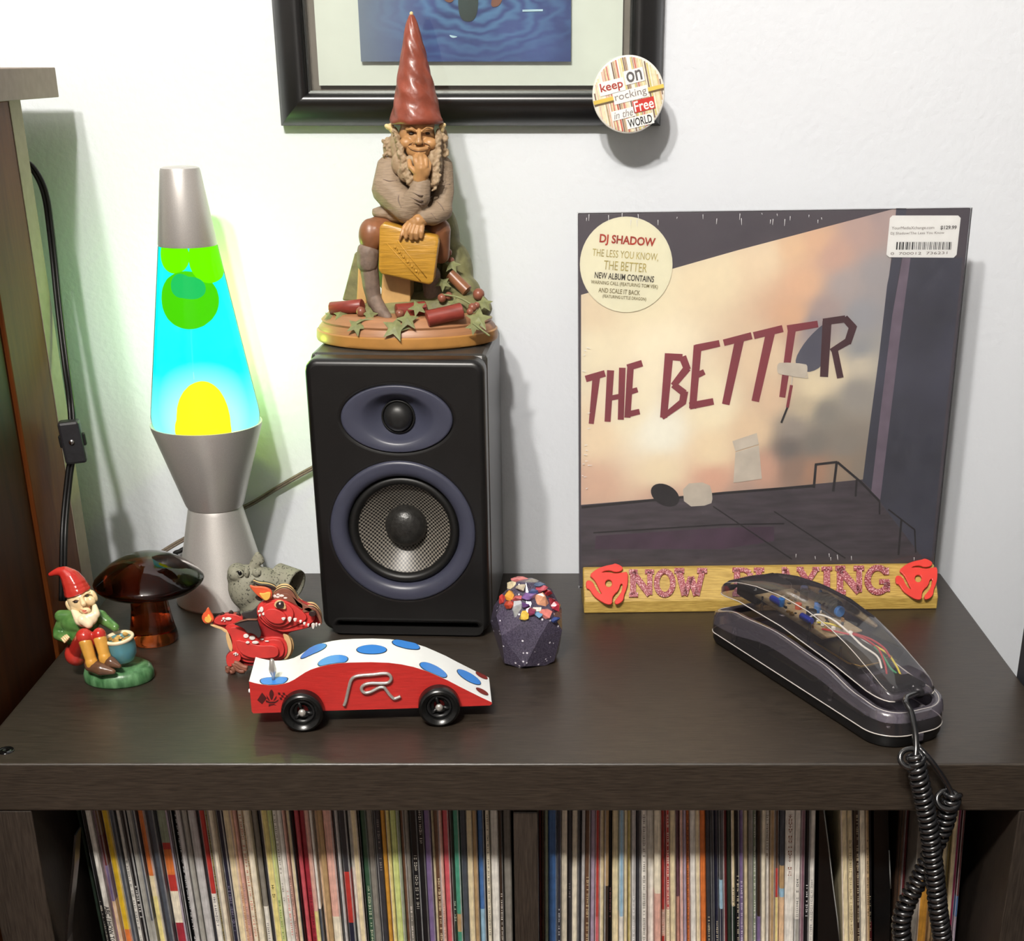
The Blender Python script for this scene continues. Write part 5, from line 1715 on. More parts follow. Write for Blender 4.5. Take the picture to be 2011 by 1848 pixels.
def leaf(cx, cy, yy, r, ang, k=5):
    """ivy leaf with pointed lobes, a thin folded plate"""
    P = at(cx, cy, yy)
    m = pxm(P)
    bm = bmesh.new()
    up = Vector((0, -0.75, 0.66))
    e1, e2 = Vector((1, 0, 0)), Vector((0, 0.66, 0.75))
    rim = []
    for j in range(2 * k):
        a = ang + math.pi * j / k
        q = r * m * (1.0 if j % 2 == 0 else 0.45)
        rim.append(P + e1 * q * math.cos(a) + e2 * q * math.sin(a) - up * (0.0016 if j % 2 == 0 else 0))
    top = bm.verts.new(P + up * 0.0022)
    bot = bm.verts.new(P - up * 0.0012)
    A = [bm.verts.new(p) for p in rim]
    for j in range(2 * k):
        bm.faces.new((top, A[j], A[(j + 1) % (2 * k)]))
        bm.faces.new((bot, A[(j + 1) % (2 * k)], A[j]))
    mk('ivy_leaf', bm, MATS['resin_leaf'], st)


for a in ((776, 644, 0.2665, 30, -1.2), (800, 628, 0.268, 24, 0.4), (940, 626, 0.276, 28, -1.0), (932, 640, 0.270, 20, -0.5), (700, 640, 0.273, 22, -1.4), (726, 618, 0.280, 18, 0.3), (820, 604, 0.280, 20, 0.7), (668, 618, 0.292, 16, 0.2), (950, 596, 0.292, 20, 0.4), (888, 520, 0.312, 18, 0.2), (870, 556, 0.300, 18, 0.9), (648, 620, 0.298, 14, 1.2), (892, 596, 0.288, 16, 0.1)):
    leaf(*a)
for pl in ([(700, 636, 0.272), (716, 628, 0.276), (744, 628, 0.276)], [(928, 634, 0.269), (946, 648, 0.2675), (962, 660, 0.2665)], [(868, 578, 0.294), (900, 584, 0.290), (930, 600, 0.284)]):
    bm = bmesh.new()
    tube(bm, smooth_path([at(*p) for p in pl], 5), 0.0008, 6)
    mk('vine', bm, MATS['resin_leaf'], st, smooth=True)

# ------------------------------------------------------------------ small painted garden gnome at the left
M('paint_red', (204, 44, 38), 0.26, var=0.18, scale=90, col2=(186, 60, 48), coat=0.4)
M('paint_skin', (236, 206, 158), 0.32, var=0.06, coat=0.3)
M('paint_beard', (240, 220, 184), 0.36, var=0.08, scale=60, coat=0.3)
M('paint_green', (62, 116, 50), 0.3, var=0.3, scale=110, col2=(110, 150, 84), coat=0.3)
M('paint_ochre', (208, 152, 66), 0.32, var=0.15, coat=0.3)
M('paint_shoe', (98, 68, 50), 0.24, var=0.25, scale=90, coat=0.4)
M('paint_blue', (96, 168, 190), 0.3, var=0.25, scale=60, col2=(100, 130, 110), coat=0.4)
M('paint_gold', (194, 152, 84), 0.34, 0.25, var=0.3, scale=300, coat=0.3)
M('paint_grass', (52, 110, 58), 0.34, var=0.45, scale=180, stretch=(1, 1, 0.3), col2=(104, 150, 104), bump=0.3, bscale=300)
M('paint_dark', (36, 26, 20), 0.4)
M('paint_lip', (206, 110, 84), 0.35)
gn = thing('garden_gnome', (-0.3420, 0.1450, 0), 'small painted garden gnome in red cap beside a blue pot of gold coins', 'figurine')
gb = onz(217, 1340)
mk('base', lbm([(0, 0), (0.0258, 0), (0.0268, 0.0015), (0.0268, 0.0060), (0.0255, 0.0095), (0.0225, 0.0115), (0.012, 0.0122), (0, 0.0118)], 48, (-0.3420, 0.1445, 0), sy=0.80), MATS['paint_grass'], gn, smooth=True, label='rounded green grass base')
yb_ = 0.146
me = sculpt([ell(160, 1246, 0.153, 34, 30, 34), ell(158, 1222, 0.152, 38, 28, 24), limb([(128, 1212, 0.152), (115, 1238, 0.154), (114, 1248, 0.150), (128, 1256, 0.140)], [13, 11, 10, 7]), limb([(194, 1210, 0.152), (212, 1222, 0.150), (226, 1232, 0.145)], [14, 11, 9]), limb([(120, 1210, 0.152), (198, 1210, 0.152)], [13, 13])], 0.0007, 5)
mk('coat', me, MATS['paint_green'], gn, smooth=True, label='green coat')
me = sculpt([limb([(150, 1286, 0.150), (166, 1250, 0.132)], [20, 17]), limb([(176, 1280, 0.150), (195, 1248, 0.133)], [17, 14]), ell(150, 1284, 0.148, 22, 26, 24), ell(166, 1250, 0.132, 16, 15, 15), ell(195, 1246, 0.133, 13, 14, 14)], 0.0007, 5)
mk('trousers', me, MATS['paint_red'], gn, smooth=True, label='red breeches')
for pts, lb in (([(168, 1262, 0.1295), (180, 1300, 0.1265)], 'left'), ([(197, 1256, 0.1315), (206, 1290, 0.1285)], 'right')):
    mk('stocking', sculpt([limb(pts, [13.5, 11.5]), limb([pts[1], (pts[1][0] + 1, pts[1][1] + 4, pts[1][2])], [13, 13])], 0.0006, 4), MATS['paint_ochre'], gn, smooth=True)
mk('shoe', sculpt([limb([(180, 1306, 0.128), (198, 1314, 0.1235), (222, 1319, 0.1215)], [15, 14, 6])], 0.0006, 4), MATS['paint_shoe'], gn, smooth=True)
mk('shoe', sculpt([limb([(206, 1294, 0.130), (218, 1300, 0.127), (234, 1308, 0.1245)], [13, 12, 5])], 0.0006, 4), MATS['paint_shoe'], gn, smooth=True)
me = sculpt([ell(160, 1177, 0.1500, 27, 26, 29, (0, -25, 0)), ell(136, 1190, 0.1525, 6, 6, 12, (0, -20, 0)), ell(184, 1170, 0.1500, 6.5, 6, 13, (0, -20, 0)), ell(149, 1193, 0.1440, 11, 8, 10), ell(177, 1180, 0.1440, 11, 8, 10), limb([(160, 1176, 0.1405), (164, 1186, 0.1385)], [3.8, 5.8]), limb([(141, 1179, 0.1440), (150, 1175, 0.1424), (157, 1175, 0.1420)], [2.2, 2.6, 2]), limb([(163, 1170, 0.1420), (169, 1165, 0.1424), (176, 1163, 0.1440)], [2, 2.6, 2.2]), ell(168, 1199, 0.1392, 11, 7, 7)], 0.0005, 4)
gh = mk('head', me, MATS['paint_skin'], gn, smooth=True)
tg_ = BVHTree.FromPolygons([v.co + ORI[gn.name] for v in me.vertices], [tuple(p.vertices) for p in me.polygons])
for x, y in ((148.5, 1182), (170, 1171)):
    p = hit(tg_, x, y, 0.0)
    if p: mk('eye', blob(p, (0.0019, 0.0008, 0.0009)), MATS['paint_dark'], gh, smooth=True, label='black painted eye')
for pl, m_ in (([(142, 1182), (149, 1179), (155, 1180)], 'paint_shoe'), ([(164, 1172), (170, 1168), (176, 1168)], 'paint_shoe'), ([(158, 1197), (168, 1199), (178, 1191)], 'paint_lip'), ([(161, 1200), (169, 1203), (177, 1196)], 'paint_lip')):
    bm = strip_on(tg_, pl, 0.0006)
    if len(bm.faces): mk('painted_line', bm, MATS[m_], gh, smooth=True)
    else: bm.free()
me = sculpt([ell(171, 1217, 0.1395, 23, 11, 15, (0, -20, 0)), limb([(145, 1200, 0.1425), (158, 1218, 0.1385)], [6, 12]), limb([(186, 1190, 0.1440), (188, 1206, 0.1410)], [5, 9]), limb([(162, 1217, 0.1365), (174, 1226, 0.1360)], [10, 9])], 0.0006, 4)
mk('beard', me, MATS['paint_beard'], gn, smooth=True, label='cream beard')
me = sculpt([limb([(154, 1165, 0.1500), (148, 1150, 0.1510), (140, 1136, 0.1520), (128, 1124, 0.1520), (116, 1122, 0.1515), (106, 1125, 0.1510), (99, 1128, 0.1510)], [27.5, 24, 20, 12.5, 8.5, 6, 4.5])], 0.0006, 4)
# trim the hat flat along the brow line
hp = at(153, 1162, 0.150)
hn = (at(145, 1145, 0.150) - hp).normalized()
for v in me.vertices:
    d = (v.co - hp).dot(hn)
    if d < 0: v.co -= hn * d * 0.98
mk('hat', me, MATS['paint_red'], gn, smooth=True, label='red cap curling over at the left')
pc = at(238, 1268, 0.140)
k = pxm(pc)
bm = lbm([(0, -32 * k), (18 * k, -31 * k), (26 * k, -18 * k), (28 * k, -2 * k), (27 * k, 12 * k), (29 * k, 18 * k), (27.5 * k, 20 * k), (23 * k, 17 * k), (20 * k, 13 * k), (0, 12 * k)], 36)
bm.transform(Matrix.Translation(pc) @ Matrix.Rotation(math.radians(-6), 4, 'Y') @ Matrix.Rotation(math.radians(4), 4, 'X'))
pot = mk('pot', bm, MATS['paint_blue'], gn, smooth=True, auto=50, label='round blue pot')
bm = lbm([(27.2 * k, 13 * k), (29.4 * k, 16 * k), (29.2 * k, 19 * k), (27.4 * k, 21 * k), (24 * k, 20 * k), (22 * k, 15 * k)], 36)
tr = Matrix.Translation(pc) @ Matrix.Rotation(math.radians(-6), 4, 'Y') @ Matrix.Rotation(math.radians(4), 4, 'X')
bm.transform(tr)
mk('rim', bm, MATS['paint_beard'], pot, smooth=True)
rr = random.Random(2)
for j in range(17):
    a, q = rr.uniform(0, 6.28), 19 * k * math.sqrt(rr.random())
    bm = lbm([(0, -0.0005), (0.0017, -0.0005), (0.0019, 0), (0.0017, 0.0005), (0, 0.0006)], 12)
    bm.transform(tr @ Matrix.Translation((q * math.cos(a), q * math.sin(a), 14.5 * k + rr.uniform(0, 0.0014))) @ Euler((rr.uniform(-.5, .5), rr.uniform(-.5, .5), 0)).to_matrix().to_4x4())
    mk('coin', bm, MATS['paint_gold'], pot, smooth=True, auto=40)
bm = bmesh.new()
for x0, y0, x1, y1 in ((124, 1250, 131, 1259), (127, 1248, 134, 1256), (121, 1253, 128, 1262), (130, 1247, 136, 1253)):
    tube(bm, [at(x0, y0, 0.1385), at(x1, y1, 0.1365)], 0.0009, 6)
mk('fingers', bm, MATS['paint_skin'], gn, smooth=True)

# ------------------------------------------------------------------ speckled stoneware creature pot
M('stoneware', (152, 150, 132), 0.7, var=0.1, scale=520, col2=(56, 56, 48), thr=(0.58, 0.64), bump=0.4, bscale=300)
fy = 0.262


def fp(x, y): return 380 + x / 6.6, 1060 + y / 6.6


def fell(x, y, yy, rx, ry, rz, rot=(0, 0, 0)): return ell(*fp(x, y), yy, rx / 6.6, ry / 6.6, rz / 6.6, rot)


fr = thing('stoneware_pot', (-0.272, fy, 0), 'grey speckled stoneware frog-faced pot with an open ring mouth, behind the red dragon', 'pot')
me = sculpt([fell(700, 620, fy, 250, 240, 310), fell(900, 560, fy, 260, 230, 210), fell(560, 420, fy - 0.004, 118, 170, 118), fell(800, 800, fy, 230, 200, 220), fell(1080, 560, fy + 0.002, 150, 190, 175), fell(600, 480, fy, 165, 190, 165), limb([(*fp(790, 330), fy), (*fp(832, 195), fy)], [11, 6.5]), limb([(*fp(832, 190), fy), (*fp(865, 270), fy)], [6.5, 9]), fell(820, 430, fy - 0.0335, 66, 52, 66), fell(690, 430, fy - 0.030, 42, 50, 80), fell(800, 930, fy, 200, 190, 110)], 0.0012, 5)
zmin = min(v.co.z for v in me.vertices)
for v in me.vertices:
    if v.co.z < 0: v.co.z = 0
body = mk('body', me, MATS['stoneware'], fr, smooth=True)
tb = BVHTree.FromPolygons([v.co + ORI[fr.name] for v in me.vertices], [tuple(p.vertices) for p in me.polygons])
p = hit(tb, *fp(595, 435), 0.0)
if p is None: p = at(*fp(595, 435), fy - 0.03)
kk = pxm(p) / 6.6
rg = bmesh.new()
tube(rg, [p + Vector((44 * kk * math.cos(a), -0.0004, 44 * kk * math.sin(a))) for a in (2 * math.pi * j / 20 for j in range(21))], 11 * kk, 6, cap=False)
mk('eye_ring', rg, MATS['stoneware'], fr, smooth=True)
mk('eye', blob(p, (36 * kk, 16 * kk, 36 * kk)), MATS['black_gloss'], fr, smooth=True, label='dark eye')
pm = at(*fp(1305, 575), fy + 0.002)
kk = pxm(pm) / 6.6
bm = lbm([(188 * kk, -0.018), (200 * kk, -0.004), (204 * kk, 0.0005), (196 * kk, 0.0026), (184 * kk, 0.0015), (168 * kk, -0.004), (150 * kk, -0.012), (0, -0.015)], 40, (0, 0, 0), 'X')
bm.transform(Matrix.Translation(pm) @ Matrix.Rotation(math.radians(14), 4, 'Y') @ Matrix.Rotation(math.radians(-24), 4, 'Z'))
mk('mouth_rim', bm, MATS['stoneware'], fr, smooth=True, label='open round mouth rim')

# ------------------------------------------------------------------ layered red dragon
M('dragon_red', (210, 62, 58), 0.42, var=0.12, scale=90, bump=0.1, bscale=200)
M('dragon_red_deep', (158, 36, 38), 0.45, var=0.12, scale=90)
M('dragon_cream', (226, 186, 132), 0.5, var=0.1, scale=120)
M('dragon_yellow', (238, 184, 84), 0.45, var=0.08)
M('dragon_orange', (222, 92, 54), 0.45, var=0.15, scale=60)
M('dragon_dark', (52, 34, 32), 0.45, var=0.2)
M('dragon_wing', (58, 52, 52), 0.5, var=0.2, scale=60)
M('dragon_brown', (134, 84, 66), 0.5, var=0.25, scale=90)
M('dragon_white', (238, 232, 226), 0.35)
dy0 = 0.1600
dr = thing('dragon_figure', (-0.232, dy0 + 0.008, 0), 'red layered wooden toy dragon with white teeth, behind the derby car', 'toy')
LT_ = 0.0026


def layer(name, pts, lev, mat, label=None, th=LT_, sm=2):
    """plate number lev counted from the middle of the toy towards the viewer; plates behind the middle mirror it"""
    y = dy0 - lev * LT_
    P = [at(*fp(x, q), y) for x, q in (chaikin(pts, sm) if sm else pts)]
    me = shape2d([[(p.x, p.z) for p in P]], th / 2 - 0.0003, 0.0003, 1)
    me.transform(VERT(Vector((0, y + th / 2, 0))))
    mk(name, me, MATS[mat], dr, label=label)


BODY = [(250, 1050), (300, 1000), (380, 965), (470, 950), (560, 962), (640, 1000), (700, 1050), (760, 1105), (835, 1060), (812, 960), (820, 870), (870, 810), (940, 780), (1020, 745), (1060, 690), (1110, 640), (1200, 620), (1290, 680), (1340, 760), (1420, 812), (1500, 835), (1570, 850), (1630, 930), (1655, 1020), (1640, 1090), (1560, 1120), (1400, 1165), (1250, 1200), (1215, 1235), (1235, 1330), (1240, 1440), (1200, 1540), (1050, 1590), (880, 1610), (740, 1640), (640, 1615), (560, 1600), (530, 1640), (510, 1715), (430, 1715), (445, 1610), (412, 1520), (450, 1470), (500, 1440), (470, 1290), (430, 1190), (350, 1140), (250, 1105)]
layer('plate', BODY, 0, 'dragon_red_deep', 'core plate with the whole outline')
layer('plate', [(x + 3, y - 6) for x, y in BODY], -1, 'dragon_red_deep')
layer('belly_plate', [(1150, 1205), (1270, 1265), (1305, 1380), (1285, 1470), (1235, 1545), (1180, 1560), (1210, 1420), (1190, 1300)], -1, 'dragon_cream', 'cream chest plate')
layer('belly_plate', [(1150, 1205), (1240, 1250), (1278, 1370), (1262, 1470), (1215, 1545), (1160, 1560), (1200, 1420), (1180, 1300)], 0.5, 'dragon_cream', 'cream chest plate')
layer('belly_plate', [(408, 1205), (470, 1200), (510, 1320), (505, 1450), (480, 1455), (440, 1370)], 1, 'dragon_cream', 'cream belly patch under the tail')
layer('tail_fringe', [(200, 1100), (260, 1105), (350, 1130), (440, 1180), (450, 1215), (400, 1200), (360, 1165), (310, 1150), (250, 1130)], 0.4, 'dragon_cream', 'cream fringe under the tail')
layer('flame', [(180, 872), (215, 940), (258, 1010), (262, 1050), (210, 1096), (140, 1085), (104, 1030), (112, 970), (150, 945)], 1, 'dragon_orange', 'orange tail flame')
layer('flame_core', [(190, 962), (225, 1010), (240, 1045), (200, 1085), (155, 1070), (138, 1040), (150, 1005), (170, 1010)], 1.5, 'dragon_yellow', 'yellow core of the tail flame')
layer('tail_plate', [(250, 1060), (300, 1010), (390, 972), (480, 965), (580, 985), (660, 1040), (560, 1080), (420, 1110), (300, 1100)], 1, 'dragon_red')
layer('plate', [(400, 1110), (520, 1085), (620, 1110), (760, 1190), (900, 1280), (1040, 1260), (1170, 1275), (1225, 1390), (1200, 1530), (1050, 1570), (860, 1580), (720, 1600), (600, 1560), (520, 1510), (500, 1360), (450, 1210)], 1, 'dragon_red', 'body plate')
layer('plate', [(450, 1150), (540, 1125), (660, 1180), (780, 1260), (900, 1310), (1040, 1290), (1140, 1310), (1180, 1410), (1160, 1520), (1000, 1550), (820, 1560), (640, 1540), (560, 1470), (520, 1340), (480, 1230)], 2, 'dragon_red', 'body plate')
layer('plate', [(540, 1290), (680, 1330), (860, 1380), (1010, 1370), (1090, 1400), (1110, 1480), (1060, 1530), (900, 1540), (720, 1530), (610, 1470), (560, 1380)], 3, 'dragon_red', 'body plate')
layer('haunch', [(415, 1540), (450, 1475), (520, 1450), (600, 1480), (620, 1560), (560, 1590), (520, 1640), (440, 1650)], 3, 'dragon_red', 'raised haunch')
layer('rear_wing', [(600, 962), (700, 935), (770, 925), (830, 850), (835, 1015), (760, 1035), (690, 1030)], 0.6, 'dragon_wing', 'dark far wing', sm=1)
layer('wing', [(515, 1098), (600, 1060), (700, 1040), (822, 1040), (845, 1110), (885, 1225), (845, 1285), (800, 1235), (745, 1210), (700, 1215), (650, 1150), (585, 1120)], 4, 'dragon_wing', 'dark folded wing', sm=1)
layer('wing_edge', [(515, 1098), (600, 1056), (700, 1034), (822, 1034), (822, 1046), (700, 1046), (604, 1068)], 4.4, 'dragon_brown', 'pale wing edge', sm=0)
layer('head_plate', [(815, 950), (830, 860), (880, 805), (980, 765), (1100, 735), (1230, 770), (1340, 830), (1450, 880), (1540, 930), (1590, 1000), (1560, 1060), (1480, 1110), (1380, 1140), (1260, 1180), (1120, 1190), (980, 1140), (870, 1060)], 1, 'dragon_red')
layer('head_plate', [(840, 940), (870, 850), (960, 800), (1100, 770), (1230, 810), (1340, 880), (1430, 950), (1480, 1020), (1400, 1080), (1290, 1130), (1160, 1165), (1010, 1130), (890, 1040)], 2, 'dragon_red')
layer('head_plate', [(870, 930), (910, 850), (1000, 815), (1120, 800), (1230, 850), (1300, 930), (1290, 1030), (1210, 1110), (1100, 1135), (990, 1095), (910, 1020)], 3, 'dragon_red')
layer('cheek', [(900, 960), (960, 900), (1080, 900), (1180, 960), (1210, 1030), (1150, 1090), (1050, 1090), (960, 1045)], 4, 'dragon_red', 'round cheek plate')
layer('jaw_plate', [(1000, 1100), (1150, 1130), (1280, 1110), (1400, 1100), (1500, 1110), (1480, 1145), (1380, 1165), (1240, 1195), (1110, 1195)], 1.5, 'dragon_red', 'lower jaw')
for k, (mt, o_) in enumerate((('dragon_cream', 0), ('dragon_dark', 15), ('dragon_cream', 30), ('dragon_dark', 44), ('dragon_brown', 58))):
    w_ = 34 if k < 4 else 60
    arc = [(1030, 668), (1075, 612), (1150, 576), (1235, 588), (1300, 650), (1345, 745), (1420, 806)]
    layer('forehead_plate', [(x, y + o_ * (.9 if 0 < i_ < 6 else .5)) for i_, (x, y) in enumerate(arc)] + [(x - 4, y + o_ * .9 + w_) for x, y in arc[::-1]], -0.8 + k * 0.55, mt, 'striped forehead plate')
    arc = [(1420, 836), (1495, 814), (1570, 826), (1632, 900), (1668, 1000)]
    layer('snout_plate', [(x, y + o_) for x, y in arc] + [(x - 14, y + o_ + w_) for x, y in arc[::-1]], -0.8 + k * 0.55, mt, 'striped snout plate')
layer('brow_plate', [(1000, 770), (1060, 720), (1140, 690), (1240, 700), (1330, 770), (1420, 840), (1520, 880), (1590, 960), (1500, 940), (1380, 880), (1250, 800), (1120, 780)], 1.4, 'dragon_brown', 'brown shading along the brow')
layer('nostril', ellipse(1540, 962, 46, 36, 16), 3.2, 'dragon_dark', 'dark nostril', sm=0)
for k, mt in enumerate(('dragon_dark', 'dragon_cream', 'dragon_dark')):
    d = k * 14
    layer('horn', [(752, 505 + d), (840, 548 + d), (960, 552 + d), (1070, 600 + d), (1060, 635 + d), (940, 605 + d), (830, 580 + d)], -1.2 + k * 0.8, mt, 'swept-back striped horn')
layer('rear_ear', [(790, 745), (830, 720), (900, 780), (880, 800), (830, 790)], 1.3, 'dragon_dark', 'dark far ear')
layer('ear', [(710, 585), (780, 615), (880, 612), (970, 635), (1022, 680), (1010, 760), (940, 800), (890, 770), (800, 700)], 3, 'dragon_orange', 'orange pointed ear')
layer('ear_inner', [(840, 690), (900, 705), (960, 680), (1005, 690), (985, 770), (935, 795), (895, 765)], 3.6, 'dragon_yellow', 'yellow inner ear')
layer('eye_patch', [(1035, 850), (1065, 800), (1130, 790), (1180, 830), (1205, 905), (1150, 900), (1080, 892)], 4, 'dragon_cream', 'cream eye patch')
layer('eye', ellipse(1118, 850, 52, 46, 20), 4.5, 'dragon_dark', 'round dark eye', sm=0)
layer('eye_glint', ellipse(1118, 832, 13, 13, 12), 4.8, 'dragon_white', 'white eye glint', sm=0)
for x, y, rx, ry, lv in ((880, 905, 26, 34, 3.4), (846, 930, 14, 14, 2.4), (905, 965, 18, 18, 3.4), (858, 980, 13, 16, 2.4), (1050, 732, 24, 20, 1.5), (1095, 712, 20, 14, 1.5), (1090, 745, 26, 12, 1.5), (1140, 728, 34, 17, 1.5), (1190, 756, 26, 12, 1.5), (450, 1028, 42, 18, 1.5), (388, 1024, 18, 16, 1.5), (365, 1052, 10, 8, 1.5), (402, 1056, 10, 8, 1.5), (680, 1250, 36, 26, 2.4), (760, 1274, 40, 28, 2.4), (700, 1334, 26, 16, 3.4), (800, 1334, 44, 18, 3.4), (885, 1294, 26, 10, 2.4), (950, 1318, 26, 8, 2.4), (545, 1476, 16, 14, 3.4), (520, 1484, 9, 8, 3.4), (570, 1490, 9, 12, 3.4), (545, 1500, 10, 8, 3.4)):
    layer('scale', ellipse(x, y, rx, ry, 14), lv, 'dragon_white', sm=0, th=0.0012)
for x, y, rx, ry in ((1165, 1028, 30, 24), (1245, 1034, 28, 44), (1315, 1040, 26, 28), (1386, 1062, 20, 24), (1436, 1090, 20, 24), (1487, 1108, 17, 24), (1550, 1120, 26, 48), (1592, 1104, 15, 32), (1630, 1104, 16, 18)):
    layer('tooth', chaikin([(x - rx, y - ry * .7), (x + rx, y - ry * .7), (x + rx * .7, y + ry * .4), (x, y + ry), (x - rx * .7, y + ry * .4)], 1), 4.4, 'dragon_white', sm=1, th=0.0016)
for x, y in ((370, 952), (480, 930), (575, 958), (660, 1000)):
    layer('back_spike', [(x - 40, y + 30), (x, y - 16), (x + 44, y + 36)], 0.5, 'dragon_dark', sm=1)
bm = bmesh.new()
for pl in ([(520, 1600), (545, 1660), (600, 1700), (660, 1700)], [(540, 1610), (600, 1655), (660, 1670), (690, 1690)], [(530, 1590), (570, 1600), (630, 1640), (700, 1660)], [(440, 1640), (450, 1690), (430, 1708)], [(500, 1650), (520, 1700), (480, 1712)]):
    P = [at(*fp(x, y), dy0 - 3 * LT_) for x, y in pl]
    for p in P: p.z = max(p.z, 0.0022)
    tube(bm, smooth_path(P, 4), 0.0020, 7)
mk('claw_foot', bm, MATS['dragon_brown'], dr, smooth=True, label='brown clawed foot')
bm = bmesh.new()
for pl in ([(1000, 1590), (1030, 1660), (1090, 1700)], [(950, 1590), (960, 1660), (1000, 1712)]):
    P = [at(*fp(x, y), dy0 - 1 * LT_) for x, y in pl]
    for p in P: p.z = max(p.z, 0.0022)
    tube(bm, smooth_path(P, 4), 0.0022, 7)
mk('claw_foot', bm, MATS['dragon_brown'], dr, smooth=True, label='brown clawed foot')

# ------------------------------------------------------------------ painted wooden derby car
M('car_red', (188, 46, 42), 0.36, var=0.1, scale=60, stretch=(1, 10, 10), bump=0.15, bscale=90)
M('car_white', (238, 240, 240), 0.3, var=0.02)
M('car_blue', (58, 132, 216), 0.32, var=0.06)
M('car_outline', (30, 42, 66), 0.4)
M('car_darkred', (112, 30, 24), 0.4, var=0.3, scale=200)
M('wheel_black', (18, 18, 18), 0.26, var=0.15)
M('wire_nickel', (196, 190, 184), 0.3, 0.6, var=0.08, scale=200)
M('emblem_ink', (74, 18, 18), 0.5, var=0.2)
wl, wr = onz(597, 1434), onz(864, 1423.5)
cx_ = (wr - wl).normalized()
cy_ = Vector((-cx_.y, cx_.x, 0))
CO = wl + cy_ * 0.0065                       # point on the near face line
car = thing('derby_car', CO + cx_ * 0.045 + cy_ * 0.02, 'red and white wooden derby car with blue spots and black wheels', 'toy car')


def crp(x, y):
    p = onplane(460 + x / 3.724, 1220 + y / 3.724, CO, cy_) - CO
    return p.dot(cx_), p.z


TOP = [(108, 440), (150, 452), (200, 462), (255, 468), (310, 466), (355, 459), (400, 446), (440, 426), (480, 400), (520, 374), (560, 354), (620, 334), (690, 318), (760, 308), (850, 302), (1000, 299), (1130, 304), (1220, 315), (1310, 334), (1400, 362), (1480, 396), (1560, 432), (1640, 474), (1720, 514), (1800, 554), (1882, 592)]
BOT = [(1886, 604), (1870, 616), (1650, 624), (1200, 640), (668, 655), (300, 668), (140, 674), (128, 660)]
tp = [crp(*p) for p in TOP]
bt = [crp(*p) for p in BOT]
CW = 0.0445
bm = bmesh.new()
loop = tp + bt
A = [bm.verts.new(CO + cx_ * u + Vector((0, 0, z))) for u, z in loop]
B = [bm.verts.new(CO + cx_ * u + cy_ * CW + Vector((0, 0, z))) for u, z in loop]
n = len(loop)
bm.faces.new(A).material_index = 0
bm.faces.new(B[::-1]).material_index = 0
for k in range(n):
    f = bm.faces.new((A[k], A[(k + 1) % n], B[(k + 1) % n], B[k]))
    f.material_index = 1 if (k < len(tp) - 1 or k in (len(tp) - 1, n - 1)) else 0
    f.smooth = k < len(tp) - 1
bodyc = mk('body', bm, [MATS['car_red'], MATS['car_white']], car, auto=35, label='wooden wedge body, red sides and white top')


def top_at(u):
    for (u0, z0), (u1, z1) in zip(tp, tp[1:]):
        if u0 <= u <= u1: return z0 + (z1 - z0) * (u - u0) / max(1e-9, u1 - u0), math.atan2(z1 - z0, u1 - u0)
    return (tp[0][1], 0) if u < tp[0][0] else (tp[-1][1], math.atan2(tp[-1][1] - tp[-2][1], tp[-1][0] - tp[-2][0]))


def car_top(px, py):
    """photo pixel -> (u, t) on the curved top, found by marching along the ray"""
    r = ray(px, py).normalized()
    s0 = 0.8
    for k in range(900):
        p = CAM + r * (s0 + k * 0.0006) - CO
        u, t = p.dot(cx_), p.dot(cy_)
        if tp[0][0] - .02 < u < tp[-1][0] + .02 and p.z <= top_at(u)[0]: return u, t
    return None


def spot(cx, cy, ru, rt, mat, lift, name='painted_spot'):
    q = car_top(460 + cx / 3.724, 1220 + cy / 3.724)
    if q is None: return
    u0, t0 = q
    bm = bmesh.new()
    rows = []
    nr, na = 4, 32
    for i in range(nr + 1):
        row = []
        for k in range(na):
            a = 2 * math.pi * k / na
            u = u0 + ru * i / nr * math.cos(a) * math.cos(top_at(u0)[1])
            t = min(max(t0 + rt * i / nr * math.sin(a), 0.0001), CW - 0.0001)
            z, sl = top_at(u)
            row.append(bm.verts.new(CO + cx_ * (u - math.sin(sl) * lift) + cy_ * t + Vector((0, 0, z + lift * math.cos(sl) + 0.00015))))
        rows.append(row)
    for a, b in zip(rows, rows[1:]):
        for k in range(na):
            try: bm.faces.new((a[k], a[(k + 1) % na], b[(k + 1) % na], b[k]))
            except Exception: pass
    bmesh.ops.remove_doubles(bm, verts=bm.verts, dist=1e-6)
    mk(name, bm, MATS[mat], bodyc)


